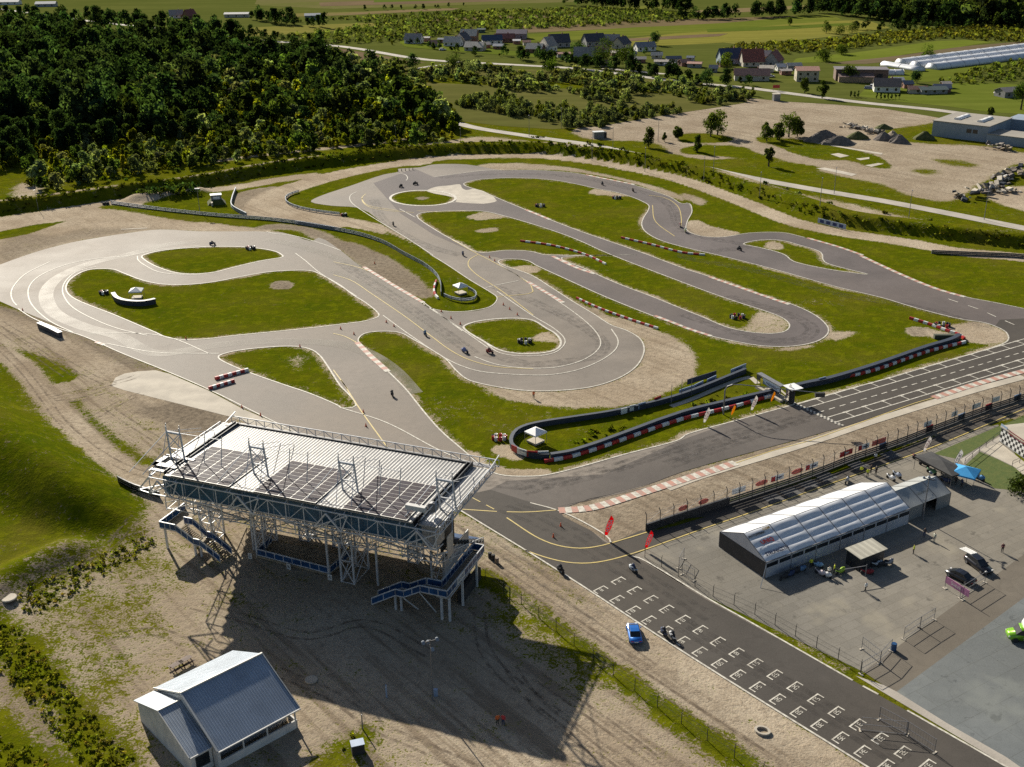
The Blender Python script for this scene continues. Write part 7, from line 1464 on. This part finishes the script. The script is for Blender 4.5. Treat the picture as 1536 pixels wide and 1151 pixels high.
# ================================================================ fields as flat sheets
def field(name,s,c1,c2,z=.06,row=None,ang=0.):
    m,nt,b=newmat('field_'+name);pos=nd(nt,'ShaderNodeNewGeometry').outputs['Position'];n=noise_(nt,pos,.012,4);n2=noise_(nt,pos,.15,3)
    c=mix_(nt,ramp_(nt,n,.35,.65),c1,c2);c=mix_(nt,ramp_(nt,n2,.3,.7,0,.35),c,tuple(q*.6 for q in c1))
    mr=nd(nt,'ShaderNodeMapping');nt.links.new(pos,mr.inputs[0]);mr.inputs['Rotation'].default_value=(0,0,-ang);mp=nd(nt,'ShaderNodeMapping');nt.links.new(mr.outputs[0],mp.inputs[0]);mp.inputs['Scale'].default_value=(.004,.12,1);st=noise_(nt,mp.outputs[0],1.,3);c=mix_(nt,ramp_(nt,st,.4,.62,0,.5),c,tuple(q*.72 for q in c2))
    nt.links.new(c,b.inputs['Base Color']);b.inputs['Roughness'].default_value=1.;b.inputs['Specular IOR Level'].default_value=0.
    o=sheet(name,ragged(W(s),1.2,25.),[],z,m);return o
GY=(.17,.165,.035);GG=(.10,.13,.02);TN=(.20,.145,.085);BR=(.13,.095,.06)
field('meadow','P -400,120 100,72 380,92 520,105 900,120 1150,150 1300,160 1536,200 1900,260 1900,-40 -400,-20',(.105,.115,.028),(.085,.10,.022),.03)
field('ploughed_field','P 378,63 430,66 512,74 640,95 620,96 510,88 460,84 380,82 368,75',TN,BR,.07);field('stubble_field','P 384,41 460,38 560,34 572,39 500,47 384,55 350,50',GY,(.20,.18,.05),.07,ang=.1)
field('stubble_field','P 1000,52 1160,34 1300,30 1330,42 1240,56 1120,62 1020,68 900,70 870,66',(.22,.20,.045),(.18,.175,.035),.07,ang=.1);field('hay_field','P 790,52 900,44 1080,34 1240,22 1270,30 1100,44 900,58 800,64',(.15,.16,.03),(.11,.14,.02),.08,ang=.1)
field('ploughed_field','P 780,40 1000,30 1200,24 1100,34 900,44 790,50',TN,(.15,.12,.06),.09,ang=.1);field('mown_field','P 1190,88 1290,78 1400,62 1440,60 1500,62 1440,70 1340,85 1270,92 1185,95',(.12,.155,.02),(.15,.175,.03),.08,ang=.3)
field('ploughed_field','P 1240,96 1330,86 1440,70 1536,62 1600,60 1600,66 1536,70 1440,80 1350,92 1290,97',(.17,.13,.08),(.13,.105,.06),.085,ang=.3);field('mown_field','P 1330,118 1420,98 1536,92 1470,104 1450,118 1380,124',(.13,.16,.025),(.11,.13,.02),.08,ang=.3)
field('dry_scrubland','P 470,100 560,98 700,100 900,110 1100,132 1100,145 500,118 640,112 860,125 1100,145 1150,150 1000,172 860,196 760,190 690,182 650,160 560,125',(.135,.125,.040),(.100,.105,.028),.05);field('glade_grass','P -20,72 60,70 130,60 140,52 100,40 0,52',GG,GY,.08)
field('mown_field','P 100,28 130,52 132,72 60,72 40,50',GG,GY,.1);field('dry_field','P 500,14 690,8 900,2 1000,0 860,-20 400,-20 380,8',(.12,.13,.035),(.16,.14,.06),.07);field('meadow_right','P 1330,128 1460,124 1536,128 1536,176 1420,160 1300,148 1270,140',(.14,.16,.03),(.11,.14,.02),.08)
for i,(st,c1,c2) in enumerate((('P 480,10 760,2 900,-4 900,-8 480,4',TN,BR),('P 384,22 540,18 690,12 690,15 540,22 384,28',GY,TN),('P 560,4 900,-6 1100,-8 1100,-14 560,-4',(.10,.14,.03),GG),('P 700,18 860,14 1000,8 1010,12 860,19 700,24',(.13,.15,.03),GY),('P 1040,16 1220,8 1230,12 1050,22',TN,(.2,.18,.06)),('P 1060,44 1200,38 1290,34 1300,37 1200,43 1060,49',(.09,.12,.02),GG),
 ('P 870,62 1000,55 1090,50 1100,53 1000,59 880,66',BR,TN),('P 1080,64 1180,58 1260,50 1270,53 1180,62 1090,68',(.21,.20,.05),GY),('P 1420,46 1536,48 1600,50 1600,54 1536,53 1420,52',(.15,.17,.03),GG),('P 630,30 760,24 900,22 900,25 760,28 640,34',(.14,.12,.05),TN),('P 990,112 1060,112 1110,120 1100,126 1040,120 990,118',(.12,.15,.02),GG),('P 600,60 760,76 860,86 850,90 740,82 600,70',(.13,.16,.02),GG))):
    field('field_strip',st,c1,c2,.10+.006*i,ang=.15)
rd=MB()
for s,w in (('P -60,8 0,14 60,22 150,34 270,46 300,50 380,60 512,70 640,90 760,97 860,103 960,115 1040,125 1120,132 1180,140 1300,155 1400,165 1470,175 1536,190 1700,220',6.5),('P 620,104 660,98 690,97',3.5),('P 905,103 960,108 1000,112',5.)): ribbon(rd,sm(W(s),4,False),w,.12,step=6.)
o=rd.build('village_road',M['grit']);o['kind']='structure'
# ================================================================ village
def wallmat(c): return cm(c)
RT_={}
def roofmat(c):
    if c not in RT_: RT_[c]=mat('roof_tiles_%d'%len(RT_),c,tuple(q*.7 for q in c),1.2,.75,bump=.03,bscale=3)
    return RT_[c]
def house(x,y,L,D_,he,hr,rz,wc,rc,label,cat='house',win=3,chim=True,storeys=1,off=0.):
    p=G(x,y);e=empty('house',(p[0],p[1],0),rz,label,cat,None)
    b=MB();gwalls(b,-L/2,L/2,-D_/2,D_/2,he,hr-.12);b.build('wall',wallmat(wc),e);b=MB();gable(b,-L/2,L/2,-D_/2,D_/2,he,hr,.5,.15);ro=b.build('roof',roofmat(rc),e)
    if chim: b=MB();b.box(L*.15,L*.15+.7,-.3,.4,hr-.8,hr+1.);b.build('chimney',wallmat((.25,.12,.08)),ro)
    for s in range(storeys):
        for i in range(win):
            xx=-L/2+L*(i+.5)/win
            for yy in (-D_/2-.03,):
                z=.9+s*2.6
                if z+1.3<he+.2: b=MB();b.box(xx-.6,xx+.6,yy-.02,yy+.04,z,z+1.3);o=b.build('window',M['glass'],e)
    b=MB();b.box(-L/2-.04,-L/2+.02,-.6,.6,.9,2.2);b.build('window',M['glass'],e);b=MB();b.box(L/2-.02,L/2+.04,-.6,.6,.9,2.2);b.build('window',M['glass'],e);return e
CR_=(.5,.46,.38);WHT=(.75,.74,.70);BRK=(.26,.13,.09);GRY=(.30,.30,.30)
R_g=(.36,.32,.29);R_t=(.62,.54,.44);R_d=(.07,.07,.085);R_m=(.24,.08,.06);R_p=(.42,.22,.16);R_b=(.045,.075,.13)
for a in ((621,65,12,8,3.2,6.8,-.25,WHT,R_g,'small white house farthest left of the village, grey roof'),(680,69,12,8,3.,6.4,-.3,WHT,R_t,'white house with light roof behind the long hedge'),(694,66,11,9,3.4,8.,1.2,GRY,R_d,'dark steep-roofed wing beside the light roof'),(704,61,12,9,4.,8.,-.2,BRK,R_t,'brick house with the highest light roof of the left group'),(713,76,13,9,2.8,5.8,-.3,CR_,R_t,'low house with light roof nearest the road, left group'),
 (738,66,14,9,3.,6.2,.1,WHT,R_b,'white-gabled house with blue roof'),(768,58,22,10,4.,6.5,-.1,(.28,.23,.26),(.20,.16,.19),'long mauve hall at the back of the left group'),(757,63,14,8,3.,5.8,-.1,BRK,R_m,'dark red roofed shed before the mauve hall'),(803,79,11,8,3.,6.,-.35,BRK,R_t,'brick cottage with tan roof beside the steep light roof'),(822,77,9,9,4.2,9.5,.9,WHT,R_g,'tall house with steep bright roof face'),(838,70,14,10,3.5,8.5,.2,GRY,R_d,'house with a broad black roof behind the steep one'),
 (877,94,13,10,4.5,9.5,-.1,BRK,(.36,.32,.27),'big brick house with steep pale roof facing the road'),(890,68,14,11,3.4,8.,.3,GRY,R_d,'dark hipped house behind the big tree'),(916,66,12,9,3.,6.5,-.2,GRY,R_g,'grey-roofed house right of the dark hipped one'),(932,72,12,9,3.2,7.5,1.,CR_,R_d,'dark-roofed cream house between two dark trees'),(967,76,13,9,2.8,5.6,.2,WHT,(.25,.25,.26),'white-fronted low house right of the village'),
 (1094,95,14,9,3.6,9.,.2,(.35,.42,.48),R_b,'pale blue house with navy roof'),(1127,99,13,9,3.4,10.,.1,CR_,R_m,'house with very steep maroon roof'),(1144,93,9,7,4.,7.,-.3,(.5,.35,.15),R_t,'ochre house peeping behind the maroon roof'),(1160,98,13,9,3.4,8.4,1.1,GRY,R_m,'dark maroon roofed house at the right of the steep one'),(1127,120,19,9,3.2,6.2,-.14,CR_,R_p,'long cream bungalow with pink tiled roof'),(1209,121,12,10,6.,7.6,-.1,(.45,.40,.30),R_p,'two-storey cream box house with red-brown roof'),
 (1329,137,13,9,3.2,6.6,-.2,WHT,(.24,.18,.15),'white farmhouse with brown roof behind the conifer row'),(1397,140,14,7,2.2,3.4,.1,GRY,(.08,.12,.12),'low dark farm shed right of the farmhouse'),(1511,145,10,8,3.,4.6,.3,(.2,.2,.2),(.24,.22,.21),'grey-roofed open shed near the big tree at right'),(722,49,6,4,2.4,3.2,0,(.10,.16,.13),(.08,.13,.12),'little green shed behind the village'),(640,62,5,4,2.6,3.2,-.2,BRK,(.4,.38,.36),'small shed beside the leftmost village house'),
 (265,27,12,9,3,7,.3,WHT,R_g,'white house among the tall trees, top left'),(285,28,10,8,3,8,1.,BRK,R_m,'steep-roofed house among the tall trees, top left'),(356,26,22,8,3,4.2,.0,CR_,(.45,.44,.42),'long pale hall roof, top left'),(470,30,14,9,4,5.5,.1,(.22,.25,.30),(.16,.2,.26),'blue-grey house at the end of the field hedge'),(15,7,22,10,3,5,0,WHT,(.42,.42,.42),'long white shed in the top left corner'),(70,10,20,10,3,5,.1,(.32,.33,.36),(.28,.3,.34),'grey-blue hall in the top left corner')):
    house(*a,win=3 if a[2]>10 else 2,storeys=2 if a[4]>4 else 1,chim=a[5]-a[4]>2.5)
EX=[]
for i,(x,y) in enumerate(((650,70),(663,64),(726,72),(748,74),(775,66),(790,68),(845,86),(858,92),(902,78),(925,84),(948,86),(960,94),(985,88),(992,98),(1010,93),(1026,99),(1036,92),(1042,101),(1150,108),(1170,106),(1178,112),(1190,104),(1345,126),(1360,132),(1375,140),(1412,138),(1418,132),(1085,100),(1070,108),(905,100))):
    L=random.uniform(4,9);house(x,y,L,random.uniform(4,6),2.4,random.uniform(3.,4.4),random.uniform(-.4,.5),random.choice([WHT,CR_,BRK,GRY]),random.choice([R_g,R_t,R_p,(.45,.45,.46),R_b]),'small outbuilding, number %d'%i,'shed',win=1,chim=False)
    o=COL.objects[-1]
    while o.parent: o=o.parent
    EX.append(o)
for i,o in enumerate(EX): o['label']='small outbuilding among the gardens of the village';o['group']='outbuildings of the village'
# brown barn with lean-to
p=G(1292,122);e=empty('barn',(p[0],p[1],0),-.16,'large brown barn with a long low roof at the edge of the village','barn');b=MB();b.box(-14,14,0,12,0,6.);b.build('wall',cm((.17,.11,.085)),e);b=MB();b.box(-14.4,14.4,-.4,12.4,6.,6.35);b.build('roof',roofmat((.16,.14,.15)),e)
b=MB();b.add([(-13,-6,3.),(6,-6,3.),(6,0,4.6),(-13,0,4.6),(-13,-6,2.8),(6,-6,2.8),(6,0,4.4),(-13,0,4.4)],[(0,1,2,3),(4,7,6,5),(0,4,5,1),(1,5,6,2),(2,6,7,3),(3,7,4,0)]);b.build('lean_to_roof',roofmat((.20,.13,.11)),e);b=MB();b.box(-12.8,5.8,-5.8,-.1,0,2.8);b.build('lean_to_wall',cm((.30,.22,.14)),e);b=MB();b.box(8,11,-.06,.0,.2,4.);b.build('door',M['dark'],e)
# polytunnels
def tunnel(s,r,label):
    P=W(s);d=P[1]-P[0];L=np.linalg.norm(d);e=empty('polytunnel',(*P[0],0),math.atan2(d[1],d[0]),label,'polytunnel','white polytunnels beyond the farm');b=MB();A=np.linspace(0,math.pi,9)
    b.loft([[(x,r*math.cos(a),r*.8*math.sin(a)+.02+.06*math.sin(x)) for a in A] for x in np.linspace(0,L,max(6,int(L/6)))]);b.build('tunnel_film',M['pvc'],e,True)
    f=MB()
    for x in np.linspace(0,L,max(3,int(L/12))):
        pts=[(x,r*1.02*math.cos(a),r*.83*math.sin(a)) for a in A];f.tube(pts,.07,4)
    f.build('hoop',M['grey'],e)
for s,l in (('P 1350,97 1700,52','farthest long white tunnel'),('P 1372,101 1700,60','second long white tunnel'),('P 1396,104 1700,67','nearest long white tunnel, front of the three')): tunnel(s,4.4,l)
tunnel('P 1325,98 1382,107',3.2,'short white tunnel touching the long ones');tunnel('P 1328,112 1354,112',3.6,'shortest white tunnel beside the brown barn')
# factory
def factory():
    a=Gz(1397,204);b_=Gz(1480,214);d=b_[:2]-a[:2];an=math.atan2(d[1],d[0]);e=empty('factory_hall',(*a[:2],0),an,'grey-blue flat-roofed factory with two curved skylights at the right edge','factory')
    L=np.linalg.norm(d);b=MB();b.box(0,L,0,26,0,6.3);b.build('wall',mat('blue_grey_cladding',(.26,.31,.38),(.22,.27,.33),.3,.7),e);b=MB();b.box(-.3,L+.3,-.3,26.3,6.3,6.55);b.build('roof',mat('roof_felt',(.30,.27,.22),(.24,.22,.19),.2,.95),e)
    for x in (L*.36,L*.78):
        b=MB();A=np.linspace(0,math.pi,7);b.loft([[(x-1.3+1.3*math.cos(t),y,6.55+.9*math.sin(t)*(1+.1*math.sin(y))) for t in A] for y in np.linspace(7,19,6)]);b.build('skylight',M['canvasW'],e)
    b=MB();b.box(L,L+30,-1.2,12,0,3.6);b.build('low_wing',bpy.data.materials['blue_grey_cladding'],e);b=MB();b.box(L,L+30,-1.4,12.2,3.6,3.8);b.build('low_wing_roof',bpy.data.materials['roof_felt'],e)
    b=MB();b.box(L-2,L+30,26,40,0,6.);b.build('rear_wing',bpy.data.materials['blue_grey_cladding'],e)
    for x in (L*.62,L*.73): b=MB();b.box(x,x+2.,-.06,0,3.0,4.6);b.build('window',M['glass'],e)
factory()
# heaps, scrap, small boxes
def heap(x,y,w,d,h,m,label,name='gravel_heap',cat='heap',seed=0,n=14):
    g=random.Random(seed);b=MB();secs=[]
    for k,z in ((1,-.1),(.78,.28),(.5,.62),(.22,.92),(.05,1.)):
        secs.append([(w/2*k*math.cos(t)*g.uniform(.88,1.12),d/2*k*math.sin(t)*g.uniform(.88,1.12),z*h*g.uniform(.93,1.05)) for t in np.linspace(0,2*math.pi,n,False)])
    b.loft(secs);o=b.build(name,m);o.location=G(x,y);return tagp(o,label,cat)
GV=mat('grey_gravel',(.17,.145,.125),(.11,.095,.085),.6,1.,bump=.15,bscale=1.5);GN=mat('weedy_earth',(.05,.065,.015),(.10,.10,.03),.6,1.,bump=.15);SDM=mat('sand_heap',(.30,.25,.18),(.22,.18,.13),.6,1.,bump=.1)
heap(1236,212,18,9,4.6,GV,'left half of the long grey gravel heap',seed=1);heap(1256,216,16,8,3.4,GV,'right half of the long grey gravel heap',seed=2);heap(1286,208,11,7,3.,GN,'grassed-over conical heap in the pale yard',seed=3);heap(1325,210,9,7,3.4,GV,'pointed grey heap, left of a pair',seed=4);heap(1348,214,9,7,3.3,GV,'pointed grey heap, right of a pair',seed=5);heap(1338,208,7,8,3.3,SDM,'sand-coloured heap between two grey ones',seed=6);heap(1386,209,10,7,3.4,GN,'dark weedy heap beside the factory corner',seed=7);heap(1325,193,9,6,2,GN,'low weedy hump behind the rubble',seed=8)
def rubble(s,n,size,label,mts,seed):
    P=resample(W(s),.5);g=random.Random(seed);e=empty('rubble_pile',(*P[0],0),0,label,'rubble')
    for i in range(n):
        p=P[g.randrange(len(P))]-P[0]+np.array([g.gauss(0,1.6),g.gauss(0,1.6)]);b=MB();w=g.uniform(.5,1.4)*size;b.loft([[(-w,-w*.5,0),(w,-w*.6,0),(w*.9,w*.5,0),(-w*.8,w*.6,0)],[(-w*.9,-w*.4,.35*w),(w*.7,-w*.5,.5*w),(w*.8,w*.4,.4*w),(-w*.7,w*.5,.3*w)]])
        o=b.build('concrete_chunk',mts[i%len(mts)],e);o.location=(p[0],p[1],g.uniform(0,1.1)*size);o.rotation_euler=(g.uniform(-.5,.5),g.uniform(-.5,.5),g.uniform(0,6))
rubble('P 1266,190 1280,192 1300,196 1318,201',46,1.15,'long heap of broken concrete in the pale yard',[GV,M['conc'],SDM],3);rubble('P 1432,300 1450,294 1480,288 1500,275 1515,262 1536,255',70,1.5,'jumble of scrap slabs at the right edge above the service road',[M['conc'],GV,M['darkmetal'],M['woodboard']],4);rubble('P 1482,222 1495,222 1512,226',24,1.4,'stack of old slabs and boards beside the factory',[M['woodboard'],GV,M['conc']],5);rubble('P 1500,292 1530,285',10,1.2,'few loose slabs on the sandy corner at the right edge',[M['conc'],SDM],6)
e=empty('utility_kiosk',G(1164,151),.1,'small grey cubic kiosk at the top of the pale yard','kiosk');b=MB();b.box(-1.6,1.6,-1.5,1.5,0,3.2);b.build('wall',M['grey'],e);b=MB();b.box(-1.8,1.8,-1.7,1.7,3.2,3.4);b.build('roof',M['conc'],e)
e=empty('road_sign',G(1164,137),0,'small red sign on posts beside the village road','sign');b=MB();b.box(-1.8,1.8,-.05,.05,1.6,3.2);b.build('sign_face',M['red'],e);b=MB();b.bar((-1.5,0,0),(-1.5,0,1.6),.12);b.bar((1.5,0,0),(1.5,0,1.6),.12);b.build('post',M['grey'],e)
for i,(x,y,c) in enumerate(((664,76,(.7,.7,.7)),(1308,131,(.6,.62,.65)),(1303,134,(.2,.25,.35)),(1156,116,(.7,.7,.72)),(1498,141,(.72,.72,.72)),(1000,99,(.7,.7,.7)),(1013,98,(.55,.58,.62)),(1022,97,(.7,.7,.7)))):
    p=G(x,y);e=car(p,[.2,1.,-.3,.1,0,.3,.2,-.2][i],cm(c),['white car on the road before the left houses','silver car at the white farmhouse','dark blue car at the white farmhouse','white car beside the tiled bungalow','white car by the open shed at right','first white car on the village yard','grey car in the middle of the village yard','last white car on the village yard'][i],'estate')
def pads():
    o=None
    for s in ('C 665,695 700,690 750,702 710,710','C 780,715 840,708 840,716 800,722','C 820,745 880,735 905,738 850,752','C 600,758 640,755 785,785 760,793','C 570,640 620,645 900,690 895,697'):
        S('concrete_slab',s,.05,M['conc'],False)
pads()
False and S('pale_yard_drive','C 0,650 0,610 40,595 120,560 250,590 340,640 400,700 550,740 700,770 1000,830 1250,790 1370,720 1400,735 1280,800 1050,860 900,830 700,790 450,725 330,690 260,640 160,600 60,640',.045,M['grit'])
